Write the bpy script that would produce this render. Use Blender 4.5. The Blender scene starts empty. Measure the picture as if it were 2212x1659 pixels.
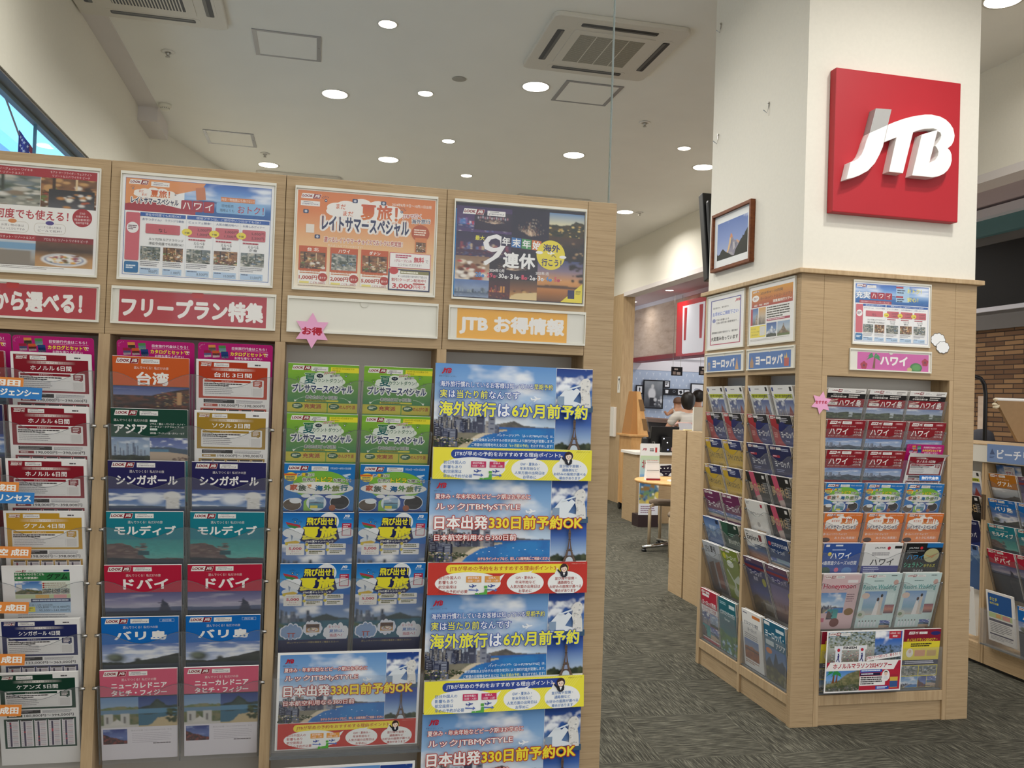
import bpy, bmesh, math, random
import numpy as np
from mathutils import Vector, Matrix
from mathutils.geometry import tessellate_polygon
SC = bpy.context.scene
# ---------------------------------------------------------------- camera, world, exposure
def setup_camera():
    pitch, roll, yaw = [math.radians(a) for a in (1.0994, 1.9293, -12.5942)]
    F = 1890.9                                           # focal length in pixels of a 2212 wide frame
    r0 = Vector((math.cos(yaw), math.sin(yaw), 0)); f0 = Vector((-math.sin(yaw), math.cos(yaw), 0)); z = Vector((0, 0, 1))
    f = math.cos(pitch)*f0 + math.sin(pitch)*z; u = math.cos(pitch)*z - math.sin(pitch)*f0
    r = math.cos(roll)*r0 + math.sin(roll)*u; u2 = math.cos(roll)*u - math.sin(roll)*r0
    cd = bpy.data.cameras.new('camera'); cd.sensor_width = 36; cd.sensor_fit = 'HORIZONTAL'; cd.lens = F/2212*36
    cd.clip_start = .05; cd.clip_end = 100
    co = bpy.data.objects.new('camera', cd); SC.collection.objects.link(co)
    m = Matrix((r, u2, -f)).transposed().to_4x4(); m.translation = (0, 0, 1.5); co.matrix_world = m
    SC.camera = co
setup_camera()
WD = bpy.data.worlds.new('mall_air'); SC.world = WD; WD.use_nodes = True
WD.node_tree.nodes['Background'].inputs[0].default_value = (.975, .99, 1.0, 1)
WD.node_tree.nodes['Background'].inputs[1].default_value = 1.35
SC.view_settings.view_transform = 'Standard'; SC.view_settings.look = 'None'
SC.view_settings.gamma = 1; SC.view_settings.use_curve_mapping = False
SC.view_settings.exposure = 0.0
SC.cycles.transparent_max_bounces = 16; SC.cycles.max_bounces = 6; SC.cycles.sample_clamp_indirect = 3
LAMP_W, SPOT_W = 31.0, 16.0
CEIL = 3.95
# ---------------------------------------------------------------- helpers
def lin(h):
    h = h.lstrip('#'); c = [int(h[i:i+2], 16)/255 for i in (0, 2, 4)]
    return tuple(((x+.055)/1.055)**2.4 if x > .04045 else x/12.92 for x in c)
def link(o): SC.collection.objects.link(o); return o
def tag(o, label, cat, group=None):
    o['label'] = label; o['category'] = cat
    if group: o['group'] = group
    return o
def thing(name, label, cat, loc=(0, 0, 0), group=None, rz=0.):
    o = link(bpy.data.objects.new(name, None)); o.location = loc; o.rotation_euler.z = rz; o.empty_display_size = .05
    return tag(o, label, cat, group)
def struct(o): o['kind'] = 'structure'; return o
MAT = {}
def mat(name, col='#808080', rough=.5, metal=0., spec=.5, noise=0., nscale=(8, 8, 8), bump=0., emis=None, estr=0., var=None):
    if name in MAT: return MAT[name]
    m = bpy.data.materials.new(name); m.use_nodes = True; nt = m.node_tree; b = nt.nodes['Principled BSDF']
    b.inputs['Roughness'].default_value = rough; b.inputs['Metallic'].default_value = metal
    b.inputs['Specular IOR Level'].default_value = spec
    c = lin(col); b.inputs['Base Color'].default_value = (*c, 1)
    if noise or bump:
        tc = nt.nodes.new('ShaderNodeTexCoord'); mp = nt.nodes.new('ShaderNodeMapping'); mp.inputs['Scale'].default_value = nscale
        nz = nt.nodes.new('ShaderNodeTexNoise'); nz.inputs['Scale'].default_value = 1; nz.inputs['Detail'].default_value = 5
        nt.links.new(tc.outputs['Object'], mp.inputs[0]); nt.links.new(mp.outputs[0], nz.inputs['Vector'])
        if noise:
            rp = nt.nodes.new('ShaderNodeValToRGB'); rp.color_ramp.elements[0].position = .3; rp.color_ramp.elements[1].position = .7
            c2 = lin(var) if var else tuple(x*(1-noise) for x in c)
            rp.color_ramp.elements[0].color = (*c2, 1); rp.color_ramp.elements[1].color = (*c, 1)
            nt.links.new(nz.outputs['Fac'], rp.inputs[0]); nt.links.new(rp.outputs[0], b.inputs['Base Color'])
        if bump:
            bp = nt.nodes.new('ShaderNodeBump'); bp.inputs['Strength'].default_value = bump; bp.inputs['Distance'].default_value = .002
            nt.links.new(nz.outputs['Fac'], bp.inputs['Height']); nt.links.new(bp.outputs[0], b.inputs['Normal'])
    if emis:
        b.inputs['Emission Color'].default_value = (*lin(emis), 1); b.inputs['Emission Strength'].default_value = estr
    MAT[name] = m; return m
def acrylic(name, tint, haze, gloss, rough=.06, hazecol=(.85, .85, .85, 1)):
    m = bpy.data.materials.new(name); m.use_nodes = True; nt = m.node_tree; nt.nodes.clear()
    out = nt.nodes.new('ShaderNodeOutputMaterial'); tr = nt.nodes.new('ShaderNodeBsdfTransparent'); tr.inputs[0].default_value = (*tint, 1)
    df = nt.nodes.new('ShaderNodeBsdfDiffuse'); df.inputs[0].default_value = hazecol
    gl = nt.nodes.new('ShaderNodeBsdfGlossy'); gl.inputs['Roughness'].default_value = rough
    m1 = nt.nodes.new('ShaderNodeMixShader'); m1.inputs[0].default_value = haze
    m2 = nt.nodes.new('ShaderNodeMixShader'); lw = nt.nodes.new('ShaderNodeLayerWeight'); lw.inputs[0].default_value = .5
    pw = nt.nodes.new('ShaderNodeMath'); pw.operation = 'POWER'; pw.inputs[1].default_value = 5
    mu = nt.nodes.new('ShaderNodeMath'); mu.operation = 'MULTIPLY_ADD'; mu.inputs[1].default_value = .9*gloss; mu.inputs[2].default_value = .04*gloss
    nt.links.new(tr.outputs[0], m1.inputs[1]); nt.links.new(df.outputs[0], m1.inputs[2]); nt.links.new(lw.outputs['Facing'], pw.inputs[0]); nt.links.new(pw.outputs[0], mu.inputs[0])
    nt.links.new(mu.outputs[0], m2.inputs[0]); nt.links.new(m1.outputs[0], m2.inputs[1]); nt.links.new(gl.outputs[0], m2.inputs[2])
    nt.links.new(m2.outputs[0], out.inputs[0]); MAT[name] = m; return m
def wood_mat(name, c1, c2, c3, scale):
    m = bpy.data.materials.new(name); m.use_nodes = True; nt = m.node_tree; b = nt.nodes['Principled BSDF']; b.inputs['Roughness'].default_value = .55
    b.inputs['Specular IOR Level'].default_value = .3
    tc = nt.nodes.new('ShaderNodeTexCoord'); mp = nt.nodes.new('ShaderNodeMapping'); mp.inputs['Scale'].default_value = scale
    nz = nt.nodes.new('ShaderNodeTexNoise'); nz.inputs['Scale'].default_value = 1; nz.inputs['Detail'].default_value = 6; nz.inputs['Roughness'].default_value = .7
    rp = nt.nodes.new('ShaderNodeValToRGB'); e = rp.color_ramp.elements
    e[0].position = .28; e[0].color = (*lin(c1), 1); e[1].position = .72; e[1].color = (*lin(c3), 1)
    k = e.new(.48); k.color = (*lin(c2), 1)
    nt.links.new(tc.outputs['Object'], mp.inputs[0]); nt.links.new(mp.outputs[0], nz.inputs['Vector']); nt.links.new(nz.outputs['Fac'], rp.inputs[0])
    nt.links.new(rp.outputs[0], b.inputs['Base Color']); MAT[name] = m; return m
WOOD = wood_mat('oak_laminate', '#927858', '#b29874', '#bfa582', (5, 5, 260))
WOODV = wood_mat('oak_edge', '#a58a67', '#b89d78', '#c4aa86', (60, 60, 4))
PINE = wood_mat('honey_wood', '#b98a55', '#c99a62', '#d6ab77', (14, 14, 3))
WALL = mat('cream_wall_paper', '#e6e1d3', .85, noise=.03, nscale=(60, 60, 60), bump=.15)
CEILM = mat('ceiling_paint', '#f1efe8', .9, noise=.03, nscale=(3, 3, 3))
TRIMM = mat('lavender_grey_paint', '#d9d2ce', .9, noise=.03, nscale=(6, 6, 6))
WHITE = mat('white_plastic', '#e6e2da', .4, noise=.02, nscale=(9, 9, 9))
FRAME = mat('ivory_holder_plastic', '#e3dfd0', .35, noise=.02, nscale=(9, 9, 9))
BLACK = mat('black_plastic', '#101012', .4, noise=.1, nscale=(9, 9, 9))
DGREY = mat('dark_grey_slot', '#2b2a29', .6, noise=.1, nscale=(9, 9, 9))
METAL = mat('brushed_steel', '#b9b6b0', .28, 1., noise=.06, nscale=(60, 60, 6))
ALU = mat('aluminium_trim', '#9b9a9c', .45, .6, noise=.05, nscale=(9, 9, 9))
BACKW = mat('white_back_board', '#d2cec6', .7, noise=.02, nscale=(9, 9, 9))
RED = mat('sign_red', '#b01322', .5, noise=.03, nscale=(9, 9, 9))
LETW = mat('letter_white', '#f2f0ec', .35, noise=.01, nscale=(9, 9, 9))
LETG = mat('letter_grey', '#a9a7a4', .35, noise=.02, nscale=(9, 9, 9))
CLEAR = acrylic('clear_acrylic', (.955, .957, .96), .07, .8)
FILM = acrylic('clear_cover_film', (.985, .985, .985), .01, .6, .04)
EDGE = acrylic('acrylic_edge', (.42, .45, .46), .25, 1.0, .1, (.5, .52, .53, 1))
GLASS = acrylic('partition_glass', (.975, .985, .98), .004, .12, .0)
GEDGE = acrylic('glass_edge', (.45, .52, .5), .3, 1., .1, (.6, .66, .63, 1))
def print_mat(name, rough, spec):
    m = bpy.data.materials.new(name); m.use_nodes = True; nt = m.node_tree; b = nt.nodes['Principled BSDF']
    at = nt.nodes.new('ShaderNodeVertexColor'); at.layer_name = 'Col'; nt.links.new(at.outputs[0], b.inputs['Base Color'])
    b.inputs['Roughness'].default_value = rough; b.inputs['Specular IOR Level'].default_value = spec; MAT[name] = m; return m
PRINT = print_mat('printed_paper', .5, .3)
class MB:
    def __init__(s): s.v = []; s.f = []; s.m = []
    def add(s, v, f, m=0):
        n = len(s.v); s.v += [tuple(p) for p in v]; s.f += [tuple(i+n for i in q) for q in f]; s.m += [m]*len(f); return s
    def box(s, x0, x1, y0, y1, z0, z1, m=0):
        return s.add([(x0,y0,z0),(x1,y0,z0),(x1,y1,z0),(x0,y1,z0),(x0,y0,z1),(x1,y0,z1),(x1,y1,z1),(x0,y1,z1)],
                     [(0,3,2,1),(4,5,6,7),(0,1,5,4),(1,2,6,5),(2,3,7,6),(3,0,4,7)], m)
    def hexa(s, P, m=0): return s.add(P, [(0,3,2,1),(4,5,6,7),(0,1,5,4),(1,2,6,5),(2,3,7,6),(3,0,4,7)], m)
    def tube(s, pts, r, n=10, m=0, cap=True):
        pts = [Vector(p) for p in pts]; rr = r if isinstance(r, (list, tuple)) else [r]*len(pts); V = []; Fs = []
        for i, p in enumerate(pts):
            d = (pts[min(i+1, len(pts)-1)]-pts[max(i-1, 0)]).normalized()
            a = Vector((0, 0, 1)) if abs(d.z) < .9 else Vector((1, 0, 0)); a = d.cross(a).normalized(); b = d.cross(a)
            V += [p+rr[i]*(math.cos(t)*a+math.sin(t)*b) for t in [2*math.pi*k/n for k in range(n)]]
        for i in range(len(pts)-1):
            for k in range(n): Fs.append((i*n+k, i*n+(k+1) % n, (i+1)*n+(k+1) % n, (i+1)*n+k))
        if cap: Fs += [tuple(range(n))[::-1], tuple((len(pts)-1)*n+k for k in range(n))]
        return s.add(V, Fs, m)
    def lathe(s, prof, c=(0, 0, 0), n=24, m=0):
        V = []; Fs = []
        for r, z in prof: V += [(c[0]+r*math.cos(2*math.pi*k/n), c[1]+r*math.sin(2*math.pi*k/n), c[2]+z) for k in range(n)]
        for i in range(len(prof)-1):
            for k in range(n): Fs.append((i*n+k, i*n+(k+1) % n, (i+1)*n+(k+1) % n, (i+1)*n+k))
        Fs += [tuple(range(n))[::-1], tuple((len(prof)-1)*n+k for k in range(n))]
        return s.add(V, Fs, m)
    def prism(s, outer, holes, y0, y1, m=0, mside=None):      # polygon in xz extruded along y (y0 = front)
        loops = [outer]+list(holes); flat = [p for l in loops for p in l]; n = len(flat)
        tris = tessellate_polygon([[Vector((x, z, 0)) for x, z in l] for l in loops])
        def ori(t):
            (ax, az), (bx, bz), (cx, cz) = [flat[i] for i in t]
            return t if (bx-ax)*(cz-az)-(bz-az)*(cx-ax) > 0 else (t[0], t[2], t[1])
        tris = [ori(t) for t in tris]
        s.add([(x, y0, z) for x, z in flat]+[(x, y1, z) for x, z in flat], tris+[(a+n, c+n, b+n) for a, b, c in tris], m)
        k = 0
        for l in loops:
            L = len(l); V = []; Fs = []
            for i in range(L): V += [(l[i][0], y0, l[i][1]), (l[i][0], y1, l[i][1])]
            for i in range(L): j = (i+1) % L; Fs.append((2*i, 2*i+1, 2*j+1, 2*j))
            s.add(V, Fs, m if mside is None else mside)
        return s
    def build(s, name, mats, parent=None, loc=(0, 0, 0), bevel=0., smooth=False):
        me = bpy.data.meshes.new(name); me.from_pydata(s.v, [], s.f)
        for x in (mats if isinstance(mats, (list, tuple)) else [mats]): me.materials.append(x)
        me.polygons.foreach_set('material_index', s.m); 
        bm = bmesh.new(); bm.from_mesh(me); bmesh.ops.remove_doubles(bm, verts=bm.verts, dist=1e-6); bmesh.ops.recalc_face_normals(bm, faces=bm.faces); bm.to_mesh(me); bm.free()
        if smooth: me.polygons.foreach_set('use_smooth', [True]*len(me.polygons))
        o = link(bpy.data.objects.new(name, me)); o.location = loc
        if parent: o.parent = parent
        if bevel:
            b = o.modifiers.new('bevel', 'BEVEL'); b.width = bevel; b.segments = 2; b.limit_method = 'ANGLE'
        return o
def bx(name, x0, x1, y0, y1, z0, z1, m, parent=None, bevel=0.): return MB().box(x0, x1, y0, y1, z0, z1).build(name, m, parent, bevel=bevel)
# ---------------------------------------------------------------- print art: flat ink polygons with a colour per vertex, millimetres, y down from the top left
_tx = {}
def glyphs(s, b=0):
    if (s, b) in _tx: return _tx[(s, b)]
    cu = bpy.data.curves.new('t', 'FONT'); cu.body = s; cu.size = 1.; cu.resolution_u = 2; cu.fill_mode = 'FRONT'
    o = link(bpy.data.objects.new('t', cu)); dg = bpy.context.evaluated_depsgraph_get(); dg.update()
    me = bpy.data.meshes.new_from_object(o.evaluated_get(dg))
    n = len(me.vertices); co = np.empty(n*3); me.vertices.foreach_get('co', co); co = co.reshape(-1, 3)[:, :2].copy()
    fs = [tuple(p.vertices) for p in me.polygons]
    bpy.data.objects.remove(o); bpy.data.curves.remove(cu); bpy.data.meshes.remove(me)
    if not n: co = np.zeros((1, 2))
    _tx[(s, b)] = (co, fs, co.min(0), co.max(0)); return _tx[(s, b)]
def fbm(X, Y, sc, seed, octv=4):
    r = np.random.RandomState(seed); out = 0*X; amp = .5
    for k in range(octv):
        g = r.rand(40, 40); x = (X*sc*2**k+r.rand()*9) % 39; y = (Y*sc*2**k+r.rand()*9) % 39
        i = x.astype(int); j = y.astype(int); u = x-i; v = y-j; u = u*u*(3-2*u); v = v*v*(3-2*v)
        out = out+amp*(g[j, i]*(1-u)*(1-v)+g[j, (i+1) % 40]*u*(1-v)+g[(j+1) % 40, i]*(1-u)*v+g[(j+1) % 40, (i+1) % 40]*u*v); amp *= .5
    return out
class Pic:                                                # a little printed photograph on a grid
    def __init__(s, nx, ny, *cols):
        s.X, s.Y = np.meshgrid((np.arange(nx)+.5)/nx, (np.arange(ny)+.5)/ny); s.nx, s.ny = nx, ny
        C = np.array([lin(c) for c in cols]); t = s.Y*(len(cols)-1); i = np.minimum(t.astype(int), max(len(cols)-2, 0)); f = (t-i)[..., None]
        s.A = C[i]*(1-f)+C[np.minimum(i+1, len(cols)-1)]*f
    def mix(s, m, c): s.A = s.A*(1-m[..., None])+np.array(lin(c))*m[..., None]; return s
    def cl(s, seed, sc=4, y0=0, y1=1, th=.5, c='#f4f4f4', k=5):
        n = fbm(s.X, s.Y*1.6, sc, seed); return s.mix(np.clip((n-th)*k, 0, 1)*((s.Y >= y0) & (s.Y <= y1)), c)
    def rd(s, pts, c, ro=.03, seed=1, c2=None, y1=1.):
        P = np.array(pts); y = np.interp(s.X, P[:, 0], P[:, 1])+ro*(fbm(s.X, 0*s.Y, 14, seed)-.5)
        m = ((s.Y > y) & (s.Y < y1)).astype(float); s.mix(m, c)
        if c2: s.mix(m*np.clip((fbm(s.X, s.Y, 12, seed+5)-.42)*5, 0, 1), c2)
        return s
    def rc(s, x0, x1, y0, y1, c, c2=None):
        m = ((s.X >= x0) & (s.X <= x1) & (s.Y >= y0) & (s.Y <= y1)).astype(float); s.mix(m, c)
        if c2: s.mix(m*np.clip(s.Y-y0, 0, 1)/(max(y1-y0, 1e-3)), c2)
        return s
    def el(s, cx, cy, rx, ry, c, so=.15):
        d = np.sqrt(((s.X-cx)/rx)**2+((s.Y-cy)/ry)**2); return s.mix(np.clip((1-d)/so, 0, 1), c)
    def city(s, seed, n, x0, x1, yb, h0, h1, cols):
        r = random.Random(seed)
        for k in range(n):
            x = r.uniform(x0, x1); w = r.uniform(.02, .06); h = r.uniform(h0, h1); c = r.choice(cols)
            s.rc(x, x+w, yb-h, yb, c)
            for q in range(3):
                yy = yb-h+.02+q*h*.3; s.rc(x+w*.2, x+w*.8, yy, yy+h*.07, r.choice(cols))
        return s
    def tr(s, seed, n, x0, x1, y0, y1, r0, r1, cols):
        r = random.Random(seed)
        for k in range(n): q = r.uniform(r0, r1); s.el(r.uniform(x0, x1), r.uniform(y0, y1), q, q*r.uniform(.5, 1), r.choice(cols), .5)
        return s
    def nz(s, a, sc=10, seed=3):
        s.A = np.clip(s.A*(1+a*2*(fbm(s.X, s.Y, sc, seed, 3)-.45))[..., None], 0, 1); return s
class Art:
    L0 = .008
    def __init__(s, w, h, base='#f4f2ee', t=1.):
        s.w, s.h, s.t = w, h, t; s.V = []; s.C = []; s.F = []; s.n = 0; s.z = 0.; s.R(0, 0, w, h, base)
    def raw(s, P, Fs, c, up=True, zo=0.):                 # zo: extra height for ink laid on ink of the same colour, so no two layers share a plane
        P = np.asarray(P, float); k = len(P)
        if up: s.z += s.L0
        s.V.append(np.column_stack([P[:, 0]-s.w/2, np.zeros(k)-s.t-s.z-zo, s.h-P[:, 1]])); s.z += float(np.max(zo)); c = np.asarray(c, float)
        s.C.append(np.tile(c, (k, 1)) if c.ndim == 1 else c); s.F += [tuple(i+s.n for i in f) for f in Fs]; s.n += k; return s
    def poly(s, P, c, up=True):
        tri = tessellate_polygon([[Vector((x, y, 0)) for x, y in P]]); return s.raw(P, tri, lin(c), up)
    def R(s, x, y, w, h, c, up=True): return s.raw([(x, y), (x, y+h), (x+w, y+h), (x+w, y)], [(0, 1, 2, 3)], lin(c), up)
    def G(s, x, y, w, h, c0, c1, hor=False):
        a, b = lin(c0), lin(c1); C = [a, b, b, a] if not hor else [a, a, b, b]
        return s.raw([(x, y), (x, y+h), (x+w, y+h), (x+w, y)], [(0, 1, 2, 3)], C)
    def RR(s, x, y, w, h, r, c):
        P = []
        for cx, cy, a0 in ((x+r, y+r, 180), (x+w-r, y+r, 270), (x+w-r, y+h-r, 0), (x+r, y+h-r, 90)):
            P += [(cx+r*math.cos(math.radians(a0+18*k)), cy+r*math.sin(math.radians(a0+18*k))) for k in range(6)]
        return s.poly(P, c)
    def E(s, cx, cy, rx, ry, c, n=28): return s.poly([(cx+rx*math.cos(2*math.pi*k/n), cy+ry*math.sin(2*math.pi*k/n)) for k in range(n)], c)
    def star(s, cx, cy, r1, r2, n, c, a0=-90):
        return s.poly([(cx+(r1 if k % 2 == 0 else r2)*math.cos(math.radians(a0+180*k/n)), cy+(r1 if k % 2 == 0 else r2)*math.sin(math.radians(a0+180*k/n))) for k in range(2*n)], c)
    def cloud(s, x, y, w, h, c, seed=1):
        s.E(x+w/2, y+h/2, w*.47, h*.36, c); r = random.Random(seed)
        for k in range(11):
            a = 2*math.pi*k/11; s.E(x+w/2+w*.38*math.cos(a), y+h/2+h*.28*math.sin(a), w*r.uniform(.1, .15), h*r.uniform(.17, .26), c, 16)
        return s
    def T(s, t, x, y, h, c, w=None, b=.012, a='l', o=None, ow=.07, sk=0., rot=0., g=None):
        """text whose ink starts at the top y and is h tall; w stretches it to that width"""
        co, fs, mn, mx = glyphs(t); bb = b if b > .013 or h > 9 else 0.; zo = 0.
        if bb > 0:                                        # heavier strokes: the glyph laid down several times round a small ring
            n = 5 if bb <= .02 else 9; k0 = len(co); sh = [(bb*math.cos(2*math.pi*i/n), bb*math.sin(2*math.pi*i/n)) for i in range(n)]
            fs = [tuple(v+i*k0 for v in f) for i in range(n) for f in fs]; co = np.concatenate([co+np.array(q) for q in sh]); zo = np.repeat(np.arange(n)*.004, k0); mn = mn-bb; mx = mx+bb
        H = max(mx[1]-mn[1], 1e-3); W = max(mx[0]-mn[0], 1e-3); ky = h/H; kx = (w/W) if w else ky
        P = np.column_stack([(co[:, 0]-mn[0])*kx, (mx[1]-co[:, 1])*ky]); P[:, 0] += sk*(h-P[:, 1]); Wd = W*kx
        P[:, 0] += x-(0 if a == 'l' else Wd/2 if a == 'c' else Wd); P[:, 1] += y
        if rot:
            q = math.radians(rot); cx, cy = x, y+h; d = P-[cx, cy]; P = np.column_stack([cx+d[:, 0]*math.cos(q)-d[:, 1]*math.sin(q), cy+d[:, 0]*math.sin(q)+d[:, 1]*math.cos(q)])
        if o:
            s.z += s.L0
            P0, f0 = (P, fs) if not bb else (P[:k0], fs[:len(fs)//n])
            if bb: P0 = P0-np.array([bb*kx, 0])
            for k in range(12):
                q = 2*math.pi*k/12; s.raw(P0+(ow+bb)*h*np.array([math.cos(q), math.sin(q)]), f0, lin(o), False, (k+1)*.004*0+.004)
        C = lin(c)
        if g:
            f = np.clip((P[:, 1]-y)/h, 0, 1)[:, None]; C = np.array(lin(c))*(1-f)+np.array(lin(g))*f
        return s.raw(P, fs, C, True, zo)
    def runs(s, parts, x, y, h, w, b=.012, o=None, ow=.06):    # one line of text in several colours
        tot = ''.join(p for p, c in parts); co, fs, mn, mx = glyphs(tot); k = w/(mx[0]-mn[0]); X = x
        ws = []
        for p, c in parts: g = glyphs(p); ws.append(g[3][0]-g[2][0])
        gap = ((mx[0]-mn[0])-sum(ws))/max(len(parts)-1, 1)
        for (p, c), wd in zip(parts, ws):
            g = glyphs(p); H = mx[1]-mn[1]; ky = h/H
            s.T(p, X, y+(mx[1]-g[3][1])*ky, (g[3][1]-g[2][1])*ky, c, wd*k, b, o=o, ow=ow*h/((g[3][1]-g[2][1])*ky)); X += (wd+gap)*k
        return s
    def ln(s, x, y, w, n, dy, c, th=.45, seed=1):              # lines of print too small to read
        r = random.Random(seed); s.z += s.L0
        for i in range(n):
            e = x+w*(r.uniform(.55, 1.) if i == n-1 else r.uniform(.88, 1.)); q = x
            while q < e:
                d = min(r.uniform(1.2, 5.)*dy/3, e-q); s.R(q, y+i*dy, d, dy*th, c, False); q += d+r.uniform(.15, .5)*dy/3
        return s
    def P(s, pic, x, y, w, h):
        nx, ny = pic.nx, pic.ny; xs = np.linspace(x, x+w, nx+1); ys = np.linspace(y, y+h, ny+1); A = pic.A
        G = np.zeros((ny+1, nx+1, 3)); N = np.zeros((ny+1, nx+1, 1))
        for dj in (0, 1):
            for di in (0, 1): G[dj:ny+dj, di:nx+di] += A; N[dj:ny+dj, di:nx+di] += 1
        G /= N; XX, YY = np.meshgrid(xs, ys)
        fs = [(j*(nx+1)+i, (j+1)*(nx+1)+i, (j+1)*(nx+1)+i+1, j*(nx+1)+i+1) for j in range(ny) for i in range(nx)]
        return s.raw(np.column_stack([XX.ravel(), YY.ravel()]), fs, G.reshape(-1, 3))
    def mesh(s, name, back='#f1eee8', deform=None, cuts=0, outline=None):
        """the printed sheet as one mesh with real thickness: origin at the bottom middle of the back"""
        w, h, t = s.w, s.h, s.t
        V = np.concatenate(s.V); C = np.concatenate(s.C); Fs = list(s.F)
        V[:, 0] = np.clip(V[:, 0], -w/2, w/2); V[:, 2] = np.clip(V[:, 2], 0, h)         # ink stops at the edge of the sheet
        n = len(V); bw = -t
        if outline is None: O = [(-w/2, 0), (w/2, 0), (w/2, h), (-w/2, h)]
        else: O = [(x-w/2, h-y) for x, y in outline]; Fs = Fs[1:]
        k = len(O); B = np.array([(x, -t, z) for x, z in O]+[(x, 0, z) for x, z in O], float)
        tri = tessellate_polygon([[Vector((x, z, 0)) for x, z in O]])
        bf = [tuple(a+n for a in q) for q in tri]+[tuple(a+n+k for a in q) for q in tri]+[(n+i, n+(i+1) % k, n+k+(i+1) % k, n+k+i) for i in range(k)]
        V = np.concatenate([V, B])*.001; bc = lin(back); C = np.concatenate([C, np.tile(bc, (2*k, 1))]); Fs += bf
        me = bpy.data.meshes.new(name); me.from_pydata(V.tolist(), [], Fs)
        at = me.color_attributes.new('Col', 'FLOAT_COLOR', 'POINT'); at.data.foreach_set('color', np.column_stack([C, np.ones(len(C))]).ravel())
        me.materials.append(PRINT)
        if cuts:
            bm = bmesh.new(); bm.from_mesh(me)
            for i in range(1, cuts):
                bmesh.ops.bisect_plane(bm, geom=bm.verts[:]+bm.edges[:]+bm.faces[:], plane_co=(-w*.0005+i*w*.001/cuts, 0, 0), plane_no=(1, 0, 0), dist=1e-7)
            for i in range(1, cuts):
                bmesh.ops.bisect_plane(bm, geom=bm.verts[:]+bm.edges[:]+bm.faces[:], plane_co=(0, 0, i*h*.001/cuts), plane_no=(0, 0, 1), dist=1e-7)
            for v in bm.verts: v.co = deform(v.co)
            bm.to_mesh(me); bm.free()
        return me
# ---------------------------------------------------------------- marks and recurring print
TB = [(-.121,.065),(-.092,.079),(-.045,.099),(-.003,.114),(.04,.126),(.078,.134),(.116,.138),(.164,.133),(.194,.122),(.218,.105),(.237,.082),(.246,.049),(.242,.023),(.23,0),(.209,-.017),(.222,-.027),(.231,-.046),(.233,-.075),(.226,-.101),(.212,-.124),(.191,-.143),(.161,-.158),(.125,-.166),(.015,-.167),(.063,.036),(.147,.066),(.127,.072),(.08,.065),(.047,.055),(.015,.042),(-.035,-.161),(-.111,-.16),(-.075,.008),(-.14,-.021)]
HO = [(.149,.060),(.165,.055),(.171,.041),(.166,.024),(.154,.006),(.138,-.012),(.149,-.023),(.158,-.04),(.155,-.059),(.141,-.08),(.109,-.097)]
JW = [(-.22,.015),(-.123,.064),(-.147,-.044),(-.164,-.083),(-.188,-.127),(-.224,-.166),(-.27,-.193),(-.306,-.208),(-.336,-.216),(-.317,-.132),(-.298,-.126),(-.277,-.113),(-.261,-.093),(-.248,-.064),(-.236,-.024)]
JG = [(-.19,.136),(-.105,.14),(-.123,.064),(-.22,.015)]
DR = '#8a1628'
def jtb(a, x, y, h, c, tail=None):
    k = h/.356; f = lambda L: [(x+(p+.336)*k, y+(.14-q)*k) for p, q in L]
    o, hh = f(TB), f(HO); tri = tessellate_polygon([[Vector((*p, 0)) for p in o], [Vector((*p, 0)) for p in hh]])
    a.raw(o+hh, tri, lin(c)); a.poly(f(JW), c, False); a.poly(f(JG), tail or c, False)
def look(a, x, y, w):
    h = w*.24; s = h*.28
    a.poly([(x, y+h), (x+s, y), (x+w, y), (x+w-s, y+h)], '#f3f0ea'); xm = x+w*.58
    a.poly([(xm, y+h), (xm+s, y), (x+w-.8, y+.8), (x+w-s-.6, y+h-.8)], DR)
    a.T('LOOK', x+s*.9, y+h*.2, h*.56, DR, w*.5, .05, sk=.2); jtb(a, xm+s*1.1, y+h*.17, h*.66, '#f3f0ea')
def mystyle(a, x, y, w):
    h = w*.27; a.R(x, y, w, h, '#efece6'); a.ln(x+w*.14, y+h*.17, w*.75, 1, h*.2, '#77717a', .55, 4)
    a.T('JTBMYSTYLE', x+w*.08, y+h*.5, h*.32, '#6c5a78', w*.84, .02)
def head(a, w=210, x=9, y=5): look(a, x, y, w*.305); mystyle(a, x+w*.33, y+1, w*.24)
# ---------------------------------------------------------------- printed photographs
def ph_taiwan(): return Pic(80, 50, '#3b4a86', '#6d78a6', '#a58d98', '#5c4a52').cl(3, 5, .1, .8, .55, '#8f95b8').rd([(0,.62),(.5,.58),(1,.5)], '#3a2b33', .03, 2).rd([(.5,.4),(.62,.3),(.8,.16),(.9,.1),(1,.05)], '#2c1b1a', .06, 5, '#6a3a22').tr(4, 60, .55, 1, .25, .9, .01, .022, ['#e8b45a','#f2d38a','#b8472a','#d86c36']).rc(.84, .9, .22, .8, '#c89a66')
def ph_city(): return Pic(60, 50, '#7d93b8', '#a9bdd2', '#8d9cae').cl(5, 4, 0, .6, .5, '#dde4ea').city(4, 14, 0, .95, .86, .2, .7, ['#8a95a8','#66748c','#a9b2be','#55617a']).rd([(0,.8),(.5,.78),(1,.8)], '#1f261f', .08, 3, '#39402f')
def ph_beach(): return Pic(60, 50, '#40539c', '#7f90c0', '#a8b2cf').cl(8, 5, 0, .5, .48, '#f0f1f6', 7).rd([(0,.42),(.5,.4),(1,.5)], '#3f5367', .03, 3).rd([(0,.5),(.4,.6),(1,.72)], '#c3ab93', .02, 4).rc(0, .5, .5, .62, '#4e7f9c').tr(3, 16, .6, 1, .85, .98, .02, .05, ['#7c5048','#5d3f3b'])
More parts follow.
